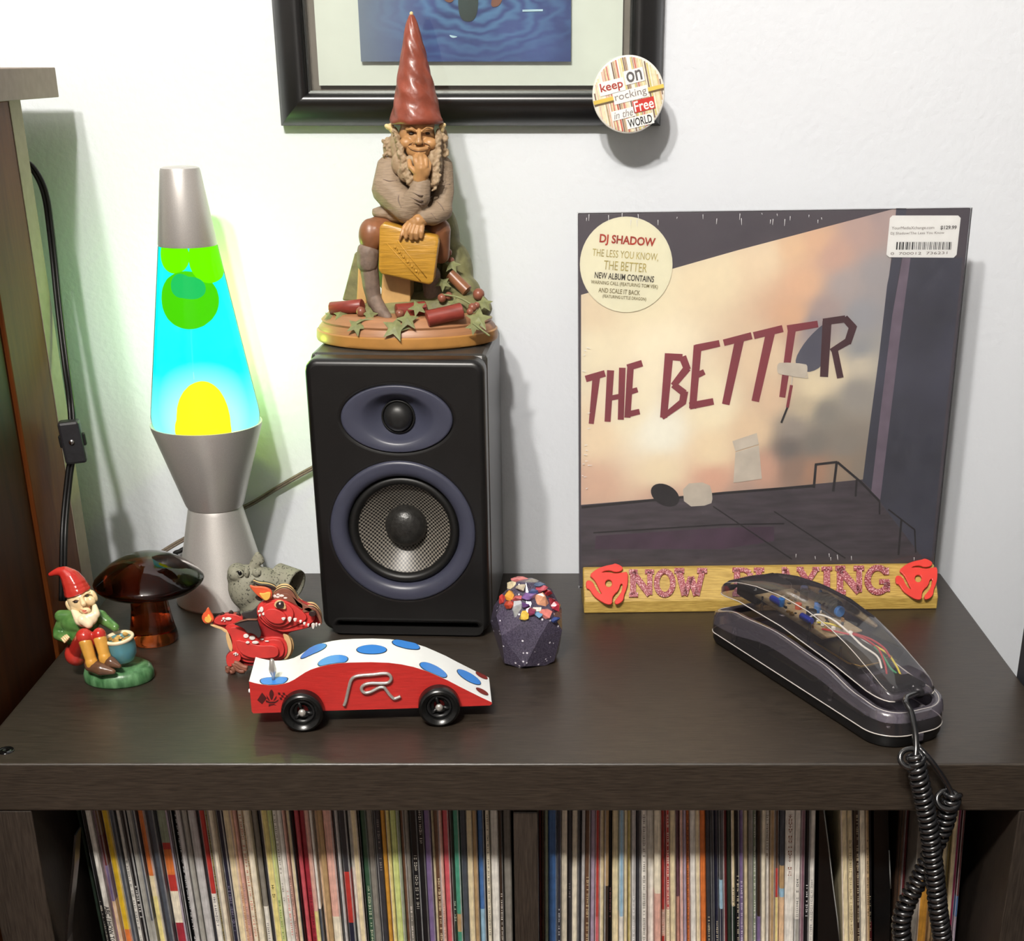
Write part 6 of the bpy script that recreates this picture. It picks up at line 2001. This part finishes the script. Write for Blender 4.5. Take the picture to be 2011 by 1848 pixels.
for cx, cy, ru, rt in ((580, 212, 0.0112, 0.0088), (722, 290, 0.0112, 0.0100), (1005, 209, 0.0112, 0.0092), (1256, 172, 0.0108, 0.0088), (1456, 358, 0.0112, 0.0096), (1716, 412, 0.0104, 0.0092), (292, 446, 0.0102, 0.0086)):
    spot(cx, cy, ru, rt, 'car_outline', 0.0001, 'spot_outline')
    spot(cx, cy, ru - 0.0006, rt - 0.0006, 'car_blue', 0.0003)
for cx, cy in ((1808, 400), (1812, 518)): spot(cx, cy, 0.0052, 0.0044, 'car_darkred', 0.0003, 'tail_light')
for px, py, t in ((595, 1393, 0), (863, 1383, 0), (595, 1393, 1), (863, 1383, 1)):
    q = (wl if px < 700 else wr)
    o = q + cy_ * (0.0 if t == 0 else CW + 0.0130)
    WR = 0.0151
    sg = 1 if t == 0 else -1
    bm = lbm([(0.0092, -0.0020), (0.0100, -0.0034), (0.0128, -0.0050), (0.0142, -0.0042), (0.0150, -0.0026), (WR, -0.001), (WR, 0.0045), (0.0140, 0.0060), (0.0040, 0.0060), (0.0040, 0.0020), (0.0092, 0.0010)], 48, (0, 0, 0), 'Y', close=True)
    rotm = basis(o + Vector((0, 0, WR)), cx_, cy_ * sg, Vector((0, 0, 1)))
    bm.transform(rotm)
    wh = mk('wheel', bm, MATS['wheel_black'], car, smooth=True, auto=35)
    bm = lbm([(0.0096, 0.0006), (0.0090, -0.0016), (0.0078, -0.0018), (0.0066, -0.0004), (0.0058, 0.0010)], 40, (0, 0, 0), 'Y')
    for k in range(3):
        a = math.radians(90 + 120 * k + 15)
        d = Vector((math.cos(a), 0, math.sin(a)))
        tube(bm, [d * 0.0020 + Vector((0, -0.0004, 0)), d * 0.0085 + Vector((0, -0.0004, 0))], 0.0014, 6)
    bm.transform(rotm)
    mk('hub', bm, MATS['black_satin'], wh, smooth=True)
    bm = lbm([(0, -0.0046), (0.0018, -0.0043), (0.0028, -0.0032), (0.0028, -0.0022), (0.0009, -0.0018), (0.0009, 0.0120)], 20, (0, 0, 0), 'Y')
    bm.transform(rotm)
    mk('axle_nail', bm, MATS['wire_nickel'], wh, smooth=True, label='bright nail axle')
RW_ = [(804, 612), (816, 580), (830, 520), (842, 470), (856, 425), (884, 400), (940, 390), (1020, 384), (1090, 376), (1126, 380), (1146, 402), (1144, 428), (1118, 446), (1060, 448), (1000, 448), (954, 458), (932, 480), (936, 504), (960, 518), (996, 512), (1036, 492), (1068, 478), (1096, 480), (1116, 504), (1140, 536), (1168, 560), (1194, 554), (1216, 544)]
bm = bmesh.new()
tube(bm, smooth_path([CO - cy_ * 0.0013 + cx_ * u + Vector((0, 0, z)) for u, z in (crp(*p) for p in RW_)], 4), 0.00125, 8)
mk('wire_letter', bm, MATS['wire_nickel'], car, smooth=True, label='bent nickel wire letter R on the side')
bm = bmesh.new()


def em(pts):
    bm.faces.new([bm.verts.new(CO - cy_ * 0.00025 + cx_ * u + Vector((0, 0, z))) for u, z in (crp(*p) for p in pts)])


em(chaikin([(272, 492), (292, 525), (284, 560), (274, 580), (262, 560), (254, 525)], 1))
em([(168, 576), (204, 520), (238, 562), (204, 606)])
for i in range(4):
    for j in range(3):
        if (i + j) % 2 == 0:
            a, b = 318 + i * 17 + j * 6, 520 + j * 18 - i * 1.5 + (i * 2)
            em([(a, b), (a + 17, b + 1), (a + 23, b + 19), (a + 6, b + 18)])
for pl in ([(230, 575), (262, 588), (300, 586), (326, 570), (322, 584), (296, 600), (258, 600), (232, 590)], [(252, 606), (290, 604), (312, 616), (290, 612), (270, 616), (252, 624)], [(236, 540), (252, 562), (262, 582), (250, 578), (238, 560)], [(310, 540), (296, 562), (286, 582), (298, 578), (310, 562)]): em(pl)
mk('emblem', bm, MATS['emblem_ink'], car, label='dark fleur-de-lis emblem between two flags')
ub, zb = crp(290, 436)
pb = car_top(460 + 288 / 3.724, 1220 + 432 / 3.724) or (0.02, 0.01)
zt = top_at(pb[0])[0]
bm = lbm([(0, 0), (0.0012, 0), (0.0012, 0.0034), (0.0024, 0.0062), (0.0027, 0.0085), (0.0021, 0.0120), (0.0017, 0.0155), (0.0009, 0.0165), (0, 0.0166)], 16, CO + cx_ * pb[0] + cy_ * pb[1] + Vector((0, 0, zt)))
mk('driver_pin', bm, MATS['wire_nickel'], car, smooth=True, label='upright metal pin on the tail spot')
u_, z_ = crp(114, 534)
bm = lbm([(0, -0.0022), (0.0013, -0.0018), (0.0017, -0.0010), (0.0010, 0.0004), (0.0010, 0.004)], 14, (0, 0, 0), 'X')
bm.transform(basis(CO + cx_ * (u_ + 0.0004) + cy_ * 0.006 + Vector((0, 0, z_)), cx_, cy_, Vector((0, 0, 1))))
mk('push_pin', bm, MATS['car_white'], car, smooth=True, label='small white pin at the rear end')

# ------------------------------------------------------------------ resin gem stone
def gem_mat():
    m = M('gem_resin', (66, 62, 80), 0.2, var=0.25, scale=900, col2=(96, 88, 108), coat=0.6, bump=0.25, bscale=600)
    nt = m.node_tree
    N, L = nt.nodes, nt.links
    b = N['Principled BSDF']
    tc = [n for n in N if n.type == 'TEX_COORD'][0]
    cr = [n for n in N if n.type == 'VALTORGB'][0]
    vo = N.new('ShaderNodeTexVoronoi')
    vo.inputs['Scale'].default_value = 330
    L.new(tc.outputs['Object'], vo.inputs['Vector'])
    se = N.new('ShaderNodeSeparateColor')
    L.new(vo.outputs['Color'], se.inputs[0])
    gt = N.new('ShaderNodeMath')
    gt.operation = 'GREATER_THAN'
    gt.inputs[1].default_value = 0.86
    L.new(se.outputs[0], gt.inputs[0])
    lt = N.new('ShaderNodeMath')
    lt.operation = 'LESS_THAN'
    lt.inputs[1].default_value = 0.28
    L.new(vo.outputs['Distance'], lt.inputs[0])
    mu = N.new('ShaderNodeMath')
    mu.operation = 'MULTIPLY'
    L.new(gt.outputs[0], mu.inputs[0])
    L.new(lt.outputs[0], mu.inputs[1])
    mx = N.new('ShaderNodeMix')
    mx.data_type = 'RGBA'
    L.new(mu.outputs[0], mx.inputs['Factor'])
    L.new(cr.outputs[0], mx.inputs['A'])
    mx.inputs['B'].default_value = (*lin((235, 232, 240)), 1)
    L.new(mx.outputs['Result'], b.inputs['Base Color'])
    return m


gem_mat()
gc = Vector((-0.0243, 0.1850, 0))
gem = thing('resin_gem', gc, 'faceted dark glittery resin gem topped with coloured stone chips, right of the speaker', 'ornament')
bm = bmesh.new()
rr = random.Random(6)
for z, r, off in ((0.0, 0.0215, 0.0), (0.004, 0.0250, .25), (0.030, 0.0305, 0.5), (0.0430, 0.0280, 0.1), (0.0555, 0.0195, .45), (0.0660, 0.0095, .2)):
    for k in range(7):
        a = 2 * math.pi * (k + off) / 7 + rr.uniform(-.12, .12)
        q = r * rr.uniform(.96, 1.03)
        bm.verts.new(gc + Vector((q * math.cos(a), q * math.sin(a) * .96, z + (rr.uniform(-.002, .002) if z > .002 else 0))))
g = bmesh.ops.convex_hull(bm, input=bm.verts)
bmesh.ops.delete(bm, geom=[v for v in bm.verts if not v.link_faces], context='VERTS')
me_b = bpy.data.meshes.new('t')
bm.to_mesh(me_b)
tgem = bvh(me_b)
bpy.data.meshes.remove(me_b)
mk('body', bm, MATS['gem_resin'], gem)
CH = [(700, 380, 74, 60, 'e6d8b4'), (860, 430, 80, 50, 'b8ac98'), (660, 540, 60, 62, 'd89a3c'), (548, 610, 48, 62, 'c84844'), (650, 690, 62, 46, 'b0442e'), (780, 600, 66, 40, 'd0686a'), (775, 770, 56, 130, 'b4b8bc'), (882, 878, 64, 66, 'ddb84e'), (1150, 630, 84, 92, 'e2a482'), (1350, 720, 84, 66, 'c23a4c'), (1210, 830, 78, 60, 'd88078'), (1080, 745, 60, 36, 'e4dcd0'), (1080, 840, 60, 44, '6c94b8'), (960, 560, 96, 44, '7a5a94'), (1000, 490, 76, 34, '3c4a78'),
      (810, 292, 96, 30, 'c87878'), (980, 312, 84, 24, '8c8880'), (1130, 430, 84, 40, 'b04a58'), (1240, 520, 56, 52, 'a02c34'), (1360, 915, 64, 34, '3a4c86'), (1110, 380, 70, 30, '50607c'), (900, 690, 56, 40, '5a3a6e'), (1000, 800, 50, 60, '8c3a5a'), (1290, 620, 56, 44, '8c2a34')]
for i, (x, y, rx, rz, c) in enumerate(CH):
    px, py = 920 + x / 8.036, 1102 + y / 8.036
    p = hit(tgem, px, py, 0.0)
    if p is None:
        p = hit(tgem, px, py + 6, 0.0)
        if p is None: continue
    k = pxm(p) / 8.036
    b2 = bmesh.new()
    for _ in range(14): b2.verts.new(Vector((rr.gauss(0, 1), rr.gauss(0, 1), rr.gauss(0, 1))).normalized())
    bmesh.ops.convex_hull(b2, input=b2.verts)
    b2.transform(Matrix.Translation(p) @ Matrix.Diagonal((rx * k * 1.6, 0.0045, rz * k * 1.6, 1)))
    if 'chip_' + c not in MATS: M('chip_' + c, c, 0.14, var=0.2, scale=300, coat=0.6)
    mk('stone_chip', b2, MATS['chip_' + c], gem)

# ------------------------------------------------------------------ clear telephone
clear_mat('phone_clear', (246, 244, 246), gloss=0.25, rough=0.05, haze=0.035, hazecol=(215, 210, 220))
clear_mat('phone_haze', (226, 221, 230), gloss=0.3, rough=0.08, haze=0.17, hazecol=(176, 168, 184))
M('phone_gleam', (196, 190, 184), 0.2, var=0.1, spec=0.8)  # pale colour stands in for light caught on the clear shell's edges
M('pcb', (206, 190, 150), 0.5, var=0.3, scale=250, col2=(150, 122, 82))
M('pcb_dark', (62, 56, 40), 0.35, var=0.2, scale=100)
M('gold_edge', (176, 140, 66), 0.35, 0.4)
M('cap_blue', (36, 120, 200), 0.35, var=0.1)
M('cap_navy', (34, 58, 170), 0.35, var=0.1)
M('part_white', (232, 228, 216), 0.45, var=0.05)
M('wire_red', (176, 44, 48), 0.4)
M('wire_green', (60, 140, 96), 0.4)
M('wire_yellow', (214, 196, 70), 0.4)
M('part_orange', (206, 96, 64), 0.4)
M('part_amber', (160, 120, 70), 0.4)
PO = Vector((0.1280, 0.2150, 0))
pu = Vector((0.43423, -0.90080, 0))
pw = Vector((0.90080, 0.43423, 0))
ph_ = thing('telephone', PO + pu * 0.11 + pw * 0.032, 'clear plastic corded telephone showing its circuits, on a black base, front right', 'telephone')


def pp(u, w, z): return PO + pu * u + pw * w + Vector((0, 0, z))


def lerp_tab(tab, u):
    if u <= tab[0][0]: return tab[0][1]
    for (a, x), (b, y) in zip(tab, tab[1:]):
        if a <= u <= b:
            t = (u - a) / (b - a)
            t = t * t * (3 - 2 * t)
            return x + (y - x) * t
    return tab[-1][1]


def foot_loop(inset=0.0, n=10, dense=24):
    """rounded footprint of the base, finely divided along the long sides: list of (u, w)"""
    u0, u1, w0, w1 = -0.0115 + inset, 0.2235 - inset, 0.0 + inset, 0.0640 - inset
    out = []
    r0, r1 = max(0.002, 0.014 - inset), max(0.002, 0.024 - inset)
    for cu, cw, a, r in ((u1 - r1, w1 - r1, 0, r1), (u0 + r0, w1 - r0, 90, r0), (u0 + r0, w0 + r0, 180, r0), (u1 - r1, w0 + r1, 270, r1)):
        arc = [(cu + r * math.cos(math.radians(a + 90 * k / n)), cw + r * math.sin(math.radians(a + 90 * k / n))) for k in range(n + 1)]
        if out:
            a0, b0 = out[-1], arc[0]
            if math.hypot(a0[0] - b0[0], a0[1] - b0[1]) > 0.05:
                out += [(a0[0] + (b0[0] - a0[0]) * k / dense, a0[1] + (b0[1] - a0[1]) * k / dense) for k in range(1, dense)]
        out += arc
    a0, b0 = out[-1], out[0]
    return out


def ring_loft(rings, close_ends=(False, False)):
    bm = bmesh.new()
    R = [[bm.verts.new(p) for p in r] for r in rings]
    for a, b in zip(R, R[1:]):
        n = len(a)
        for k in range(n):
            bm.faces.new((a[k], a[(k + 1) % n], b[(k + 1) % n], b[k])).smooth = True
    if close_ends[0]: bm.faces.new(R[0][::-1])
    if close_ends[1]: bm.faces.new(R[-1])
    return bm


f0, f1, f2 = foot_loop(0.0022), foot_loop(0.0006), foot_loop(0.0)
mk('base_tray', ring_loft([[pp(u, w, 0.0010) for u, w in f0], [pp(u, w, 0.0045) for u, w in f1], [pp(u, w, 0.0100) for u, w in f1]], (True, True)), MATS['black_satin'], ph_, smooth=True, auto=40, label='black base tray')
for u, w in ((0.012, 0.012), (0.012, 0.052), (0.200, 0.014), (0.200, 0.050)):
    mk('foot', lbm([(0, 0), (0.0045, 0), (0.005, 0.0004), (0.005, 0.0012), (0, 0.0012)], 14, pp(u, w, 0)), MATS['rubber'], ph_)
HT_ = [(-0.0115, 0.0265), (0.028, 0.0362), (0.085, 0.0400), (0.139, 0.0374), (0.189, 0.0295), (0.2235, 0.0265)]
f3, f4, f5 = foot_loop(0.0012), foot_loop(0.0040), foot_loop(0.0085)
rings = [[pp(u, w, 0.0103) for u, w in f2], [pp(u, w, 0.0103 + (0.60 - 0.28 * math.exp(-((u - 0.02) / 0.035) ** 2)) * (lerp_tab(HT_, u) - 0.0103)) for u, w in f2], [pp(u, w, lerp_tab(HT_, u) - 0.0008) for u, w in f3], [pp(u, w, lerp_tab(HT_, u)) for u, w in f4],
         [pp(u, w, lerp_tab(HT_, u) - 0.0012) for u, w in f5], [pp(u, w, max(0.016, lerp_tab(HT_, u) - 0.012)) for u, w in f5]]
mk('base_shell', ring_loft(rings[:2], (False, False)), MATS['phone_clear'], ph_, smooth=True, auto=60, label='clear lower wall of the base')
mk('base_rim', ring_loft(rings[1:], (False, True)), MATS['phone_haze'], ph_, smooth=True, auto=60, label='upper rim of the base, wall reflection painted as lavender haze')  # haze in this band imitates the reflection of the second wall
for lp_, rr_, mt in (([pp(u, w, 0.0102) for u, w in f2], 0.0005, 'phone_gleam'), ([pp(u, w, lerp_tab(HT_, u) - 0.0002) for u, w in f4], 0.00035, 'phone_gleam')):
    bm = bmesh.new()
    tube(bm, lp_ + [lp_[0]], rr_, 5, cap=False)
    mk('shell_seam', bm, MATS[mt], ph_, smooth=True, label='seam of the clear shell with painted gleam')  # real seam, its gleam put into the tube's pale colour
# things inside the base
M('metal_weight', (96, 88, 78), 0.4, 0.7, var=0.3)


def pbox(name, u0, u1, w0, w1, z0, z1, mat, parent, bev=0.0005, label=None, tilt=0.0):
    bm = bmesh.new()
    box(bm, -(u1 - u0) / 2, (u1 - u0) / 2, -(w1 - w0) / 2, (w1 - w0) / 2, -(z1 - z0) / 2, (z1 - z0) / 2, bev=bev, seg=1)
    bm.transform(basis(pp((u0 + u1) / 2, (w0 + w1) / 2, (z0 + z1) / 2), pu, pw, Vector((0, 0, 1))) @ Matrix.Rotation(tilt, 4, 'Y'))
    return mk(name, bm, mat, parent, label=label)


pbox('base_block', 0.012, 0.050, 0.012, 0.052, 0.0102, 0.019, MATS['black_satin'], ph_)
pbox('base_board', 0.058, 0.120, 0.014, 0.050, 0.0110, 0.0124, MATS['pcb_dark'], ph_)
pbox('base_weight', 0.135, 0.185, 0.012, 0.052, 0.0102, 0.0150, MATS['metal_weight'], ph_)
for u, w in ((0.022, 0.006), (0.206, 0.018), (0.206, 0.046), (0.150, 0.008)):
    mk('screw_post', lbm([(0, 0), (0.0024, 0), (0.0020, 0.011), (0, 0.011)], 12, pp(u, w, 0.0101)), MATS['phone_clear'], ph_, smooth=True)
# handset: arched clear shell
HL = [(-0.014, 0.0385), (0.020, 0.0425), (0.080, 0.0425), (0.150, 0.0370), (0.190, 0.0320), (0.212, 0.0325)]
HU = [(-0.014, 0.0450), (-0.004, 0.0525), (0.013, 0.0590), (0.040, 0.0655), (0.075, 0.0700), (0.110, 0.0702), (0.140, 0.0660), (0.165, 0.0590), (0.190, 0.0485), (0.205, 0.0410), (0.212, 0.0370)]


def hsec(u):
    zl, zu = lerp_lin(HL, u), lerp_lin(HU, u)
    e = min(1.0, min(u + 0.014, 0.212 - u) / 0.014)
    hw = 0.0225 * (0.72 + 0.28 * math.sqrt(max(0, 1 - (1 - e) ** 2)))
    c = 0.0325
    h = zu - zl
    return [(c - hw, zl), (c - hw, zl + h * .62), (c - hw + 0.0012, zl + h * .82), (c - hw + 0.0045, zl + h * .96), (c - hw * .45, zu), (c, zu + 0.0006), (c + hw * .45, zu), (c + hw - 0.0045, zl + h * .96), (c + hw - 0.0012, zl + h * .82), (c + hw, zl + h * .62), (c + hw, zl)]


def lerp_lin(tab, u):
    for (a, x), (b, y) in zip(tab, tab[1:]):
        if u <= b: return x + (y - x) * max(0, (u - a)) / (b - a)
    return tab[-1][1]


us = [-0.014, -0.012, -0.008, -0.003, 0.003, 0.012] + [0.02 + 0.01 * k for k in range(17)] + [0.188, 0.195, 0.201, 0.206, 0.210, 0.212]
bm = bmesh.new()
R = [[bm.verts.new(pp(u, w, z)) for w, z in hsec(u)] for u in us]
for a, b in zip(R, R[1:]):
    for k in range(len(a) - 1): bm.faces.new((a[k], a[k + 1], b[k + 1], b[k])).smooth = True
bm.faces.new(R[0])
bm.faces.new(R[-1][::-1])
hs = mk('handset_shell', bm, MATS['phone_clear'], ph_, smooth=True, auto=50, label='clear arched handset shell')
bm = bmesh.new()
R = [[bm.verts.new(pp(u, hsec(u)[0][0] + 0.0008, hsec(u)[0][1])), bm.verts.new(pp(u, hsec(u)[-1][0] - 0.0008, hsec(u)[0][1]))] for u in us]
for a, b in zip(R, R[1:]): bm.faces.new((a[0], a[1], b[1], b[0]))
mk('handset_floor', bm, MATS['phone_haze'], ph_, label='clear underside of the handset')
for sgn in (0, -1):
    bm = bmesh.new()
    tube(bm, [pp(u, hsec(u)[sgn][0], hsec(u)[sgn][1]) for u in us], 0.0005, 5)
    mk('handset_seam', bm, MATS['phone_gleam'], hs, smooth=True)
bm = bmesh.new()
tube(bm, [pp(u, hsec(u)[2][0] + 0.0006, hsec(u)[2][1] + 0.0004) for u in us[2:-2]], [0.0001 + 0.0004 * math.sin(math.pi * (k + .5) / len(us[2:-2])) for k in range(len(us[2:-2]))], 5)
mk('ridge_highlight', bm, MATS['phone_gleam'], hs, smooth=True, label='painted highlight along the upper edge of the shell')  # ridge highlight drawn as a pale tapered tube
# handset innards
pbox('earpiece', 0.008, 0.036, 0.014, 0.050, 0.0435, 0.0580, MATS['black_satin'], hs, bev=0.002, label='black earpiece block')
pcb = pbox('circuit_board', 0.036, 0.128, 0.0135, 0.0500, 0.0500, 0.0516, MATS['pcb'], hs, label='tan circuit board', tilt=math.radians(2))
pbox('keypad_film', 0.120, 0.172, 0.0140, 0.0490, 0.0420, 0.0428, MATS['pcb_dark'], hs, label='dark keypad film')
bm = bmesh.new()
tube(bm, [pp(0.118, 0.0135, 0.0432), pp(0.160, 0.0135, 0.0424), pp(0.170, 0.0180, 0.0424), pp(0.170, 0.034, 0.0424), pp(0.166, 0.036, 0.0424), pp(0.164, 0.050, 0.0424)], 0.0007, 5)
mk('film_edge', bm, MATS['gold_edge'], hs, smooth=True, label='gold edge of the keypad film')


def cyl(name, u, w, z, r, h, mat, parent, axis='Z', label=None, capm=None):
    bm = bmesh.new()
    prof = [(0, 0), (r * .92, 0), (r, r * .1), (r, h - r * .12), (r * .88, h), (0, h)]
    lathe(bm, prof, 18)
    rot = {'Z': Matrix.Identity(4), 'U': Matrix.Rotation(math.pi / 2, 4, 'Y'), 'W': Matrix.Rotation(-math.pi / 2, 4, 'X')}[axis]
    bm.transform(basis(pp(u, w, z), pu, pw, Vector((0, 0, 1))) @ rot)
    return mk(name, bm, mat, parent, smooth=True, auto=40, label=label)


for u, w, r, h, mt in ((0.060, 0.044, 0.0034, 0.0085, 'black_satin'), (0.086, 0.0385, 0.0030, 0.0080, 'cap_blue'), (0.064, 0.020, 0.0026, 0.0070, 'cap_blue'), (0.074, 0.0290, 0.0026, 0.005, 'part_orange'), (0.098, 0.024, 0.0040, 0.0085, 'black_satin'), (0.056, 0.0465, 0.0030, 0.0100, 'cap_blue')):
    cyl('capacitor', u, w, 0.0516, r, h, MATS[mt], pcb)
for u, w, mt in ((0.052, 0.019, 'cap_navy'), (0.094, 0.018, 'cap_navy')):
    cyl('capacitor', u, w, 0.0550, 0.0026, 0.013, MATS[mt], pcb, 'U')
coil = bmesh.new()
for k in range(5):
    lathe(coil, [(0.0054, -0.0012), (0.0066, -0.0012), (0.0070, 0), (0.0066, 0.0012), (0.0054, 0.0012)], 22, (0, 0, k * 0.0042), close=True)
lathe(coil, [(0.0052, -0.001), (0.0052, 0.018)], 20)
coil.transform(basis(pp(0.0835, 0.0445, 0.0600), pu, pw, Vector((0, 0, 1))) @ Matrix.Rotation(math.radians(96), 4, 'Y'))
mk('hook_coil', coil, MATS['black_matte'], hs, smooth=True, auto=40, label='black ribbed coil')
cyl('coil_end', 0.1035, 0.0445, 0.0580, 0.0042, 0.0036, MATS['cap_blue'], hs, 'U', label='blue end of the coil')
rr = random.Random(8)
for k in range(34):
    u, w = rr.uniform(0.040, 0.124), rr.uniform(0.0150, 0.0480)
    mt = rr.choice(['part_white', 'part_amber', 'part_white', 'black_satin', 'gold_edge'])
    a, b = rr.uniform(0.0006, 0.0018), rr.uniform(0.0006, 0.0016)
    pbox('component', u - a, u + a, w - b, w + b, 0.0516, 0.0516 + rr.uniform(0.001, 0.003), MATS[mt], pcb, bev=0.0002)
pbox('mouthpiece', 0.180, 0.204, 0.020, 0.040, 0.0350, 0.0400, MATS['black_satin'], hs, bev=0.0012, label='black mouthpiece capsule')
pbox('clip', 0.186, 0.206, 0.036, 0.0480, 0.0350, 0.0385, MATS['black_satin'], hs, bev=0.001)
for u, w in ((0.196, 0.0170), (0.182, 0.0160), (0.112, 0.0130), (0.048, 0.0130), (0.150, 0.0140), (0.060, 0.036), (0.030, 0.034)):
    zt = lerp_lin(HU, u) - 0.002
    zl = lerp_lin(HL, u)
    mk('moulded_post', lbm([(0, 0), (0.0011, 0), (0.0008, (zt - zl) * .6), (0, (zt - zl) * .6)], 8, pp(u, w, zl)), MATS['phone_clear'], hs, smooth=True)
for nm, mt, pl in (('white_wire', 'part_white', [(0.098, 0.020, 0.054), (0.108, 0.023, 0.060), (0.120, 0.028, 0.0590), (0.136, 0.031, 0.0540), (0.152, 0.031, 0.050), (0.168, 0.033, 0.047), (0.178, 0.030, 0.042)]), ('red_wire', 'wire_red', [(0.138, 0.032, 0.0540), (0.152, 0.035, 0.0535), (0.164, 0.037, 0.050), (0.176, 0.034, 0.044), (0.184, 0.030, 0.040)]),
                   ('red_wire', 'wire_red', [(0.138, 0.033, 0.0542), (0.154, 0.037, 0.0545), (0.166, 0.040, 0.0515), (0.174, 0.040, 0.047)]), ('red_wire', 'wire_red', [(0.118, 0.020, 0.0525), (0.126, 0.024, 0.0530), (0.138, 0.030, 0.0536)]), ('green_wire', 'wire_green', [(0.160, 0.036, 0.0510), (0.170, 0.037, 0.047), (0.180, 0.036, 0.042), (0.186, 0.037, 0.040)]),
                   ('yellow_wire', 'wire_yellow', [(0.160, 0.037, 0.0515), (0.170, 0.041, 0.0480), (0.180, 0.041, 0.0430), (0.188, 0.039, 0.0395)]), ('yellow_wire', 'wire_yellow', [(0.106, 0.024, 0.0528), (0.116, 0.028, 0.0545), (0.124, 0.034, 0.0530)])):
    bm = bmesh.new()
    tube(bm, smooth_path([pp(*p) for p in pl], 5), 0.0008 if nm != 'white_wire' else 0.0008, 6)
    mk(nm, bm, MATS[mt], hs, smooth=True)
mk('cable_tie', blob(pp(0.137, 0.0315, 0.0541), (0.0022, 0.0022, 0.0020)), MATS['part_white'], hs, smooth=True)

# ------------------------------------------------------------------ curly handset cord hanging over the front edge
M('cord_gloss', (22, 22, 24), 0.24, var=0.2, spec=1.0, coat=0.5)
cord = thing('curly_cord', at(1820, 1650, -0.018), 'black coiled telephone cord hanging over the front of the shelf', 'cord')
p = pp(0.208, 0.040, 0.0335)
lead = smooth_path([p + Vector((0, 0.006, 0.001)), p, at(1778, 1372, 0.018), at(1790, 1400, 0.006), at(1797, 1435, -0.006), at(1799, 1465, -0.014), at(1798, 1486, -0.0185)], 8)
bm = bmesh.new()
tube(bm, lead, 0.0021, 10)
mk('straight_lead', bm, MATS['cord_gloss'], cord, smooth=True)
bm = bmesh.new()
tube(bm, [p + Vector((-0.001, 0.007, 0.0)), p + Vector((0.0005, -0.002, -0.0005))], [0.0050, 0.0036], 12)
mk('strain_relief', bm, MATS['black_satin'], cord, smooth=True)


def helix(path, r, wire, pitch, start=0.0, tail=()):
    P = smooth_path(path, 30)
    L = [0.0]
    for a, b in zip(P, P[1:]): L.append(L[-1] + (b - a).length)
    fr_ = frames(P)
    out = []
    n = int(L[-1] / pitch * 16)
    j = 0
    for k in range(n + 1):
        s = L[-1] * k / n
        while j < len(L) - 2 and L[j + 1] < s: j += 1
        t = (s - L[j]) / max(1e-9, L[j + 1] - L[j])
        c = P[j].lerp(P[j + 1], t)
        _, u, v = fr_[j]
        a = start + 2 * math.pi * s / pitch
        out.append(c + (u * math.cos(a) + v * math.sin(a)) * r)
    bm = bmesh.new()
    tube(bm, out, wire, 7)
    return bm


c1 = [at(1797, 1482, -0.0190), at(1803, 1520, -0.0200), at(1814, 1570, -0.0205), at(1825, 1630, -0.021), at(1832, 1690, -0.021), at(1838, 1740, -0.021), at(1843, 1790, -0.021), at(1851, 1848, -0.020), at(1853, 1920, -0.018), at(1840, 2010, -0.014), at(1810, 2060, -0.012)]
c2 = [at(1872, 1556, -0.0100), at(1862, 1590, -0.0095), at(1852, 1625, -0.0082), at(1832, 1670, -0.0078), at(1806, 1725, -0.0080), at(1782, 1770, -0.0095), at(1770, 1810, -0.0105), at(1772, 1848, -0.011), at(1776, 1920, -0.012), at(1790, 2010, -0.012), at(1810, 2060, -0.012)]
mk('coil', helix(c1, 0.0052, 0.00195, 0.0047, 1.0), MATS['cord_gloss'], cord, smooth=True, label='front coiled strand')
mk('coil', helix(c2, 0.0052, 0.00195, 0.0052, 0.5), MATS['cord_gloss'], cord, smooth=True, label='rear coiled strand')
q = pp(0.2190, 0.030, 0.0065)
lead2 = smooth_path([q, at(1800, 1462, -0.002), at(1814, 1478, -0.010), at(1830, 1496, -0.0125), at(1850, 1524, -0.0125), at(1866, 1552, -0.0125), at(1872, 1572, -0.0150)], 8)
bm = bmesh.new()
tube(bm, lead2, 0.0020, 10)
mk('straight_lead', bm, MATS['cord_gloss'], cord, smooth=True)
bm = boxbm(-0.0045, 0.0045, -0.006, 0.004, -0.003, 0.003, bev=0.001)
bm.transform(basis(q + Vector((0, 0, 0.0005)), pw, -pu, Vector((0, 0, 1))))
mk('plug', bm, MATS['phone_haze'], cord, label='clear modular plug')
for c_, a0, yy in ((at(1790, 1484, -0.0190), 0, 0), (at(1862, 1566, -0.012), 0, 0)):
    bm = bmesh.new()
    tube(bm, [c_ + Vector((0.0075 * math.cos(t), 0.004 * math.sin(t), 0.0085 * math.sin(t) * .6 - 0.002)) for t in (2 * math.pi * k / 24 for k in range(25))], 0.0020, 8)
    mk('end_loop', bm, MATS['cord_gloss'], cord, smooth=True)

bpy.data.scenes.remove(BENCH)
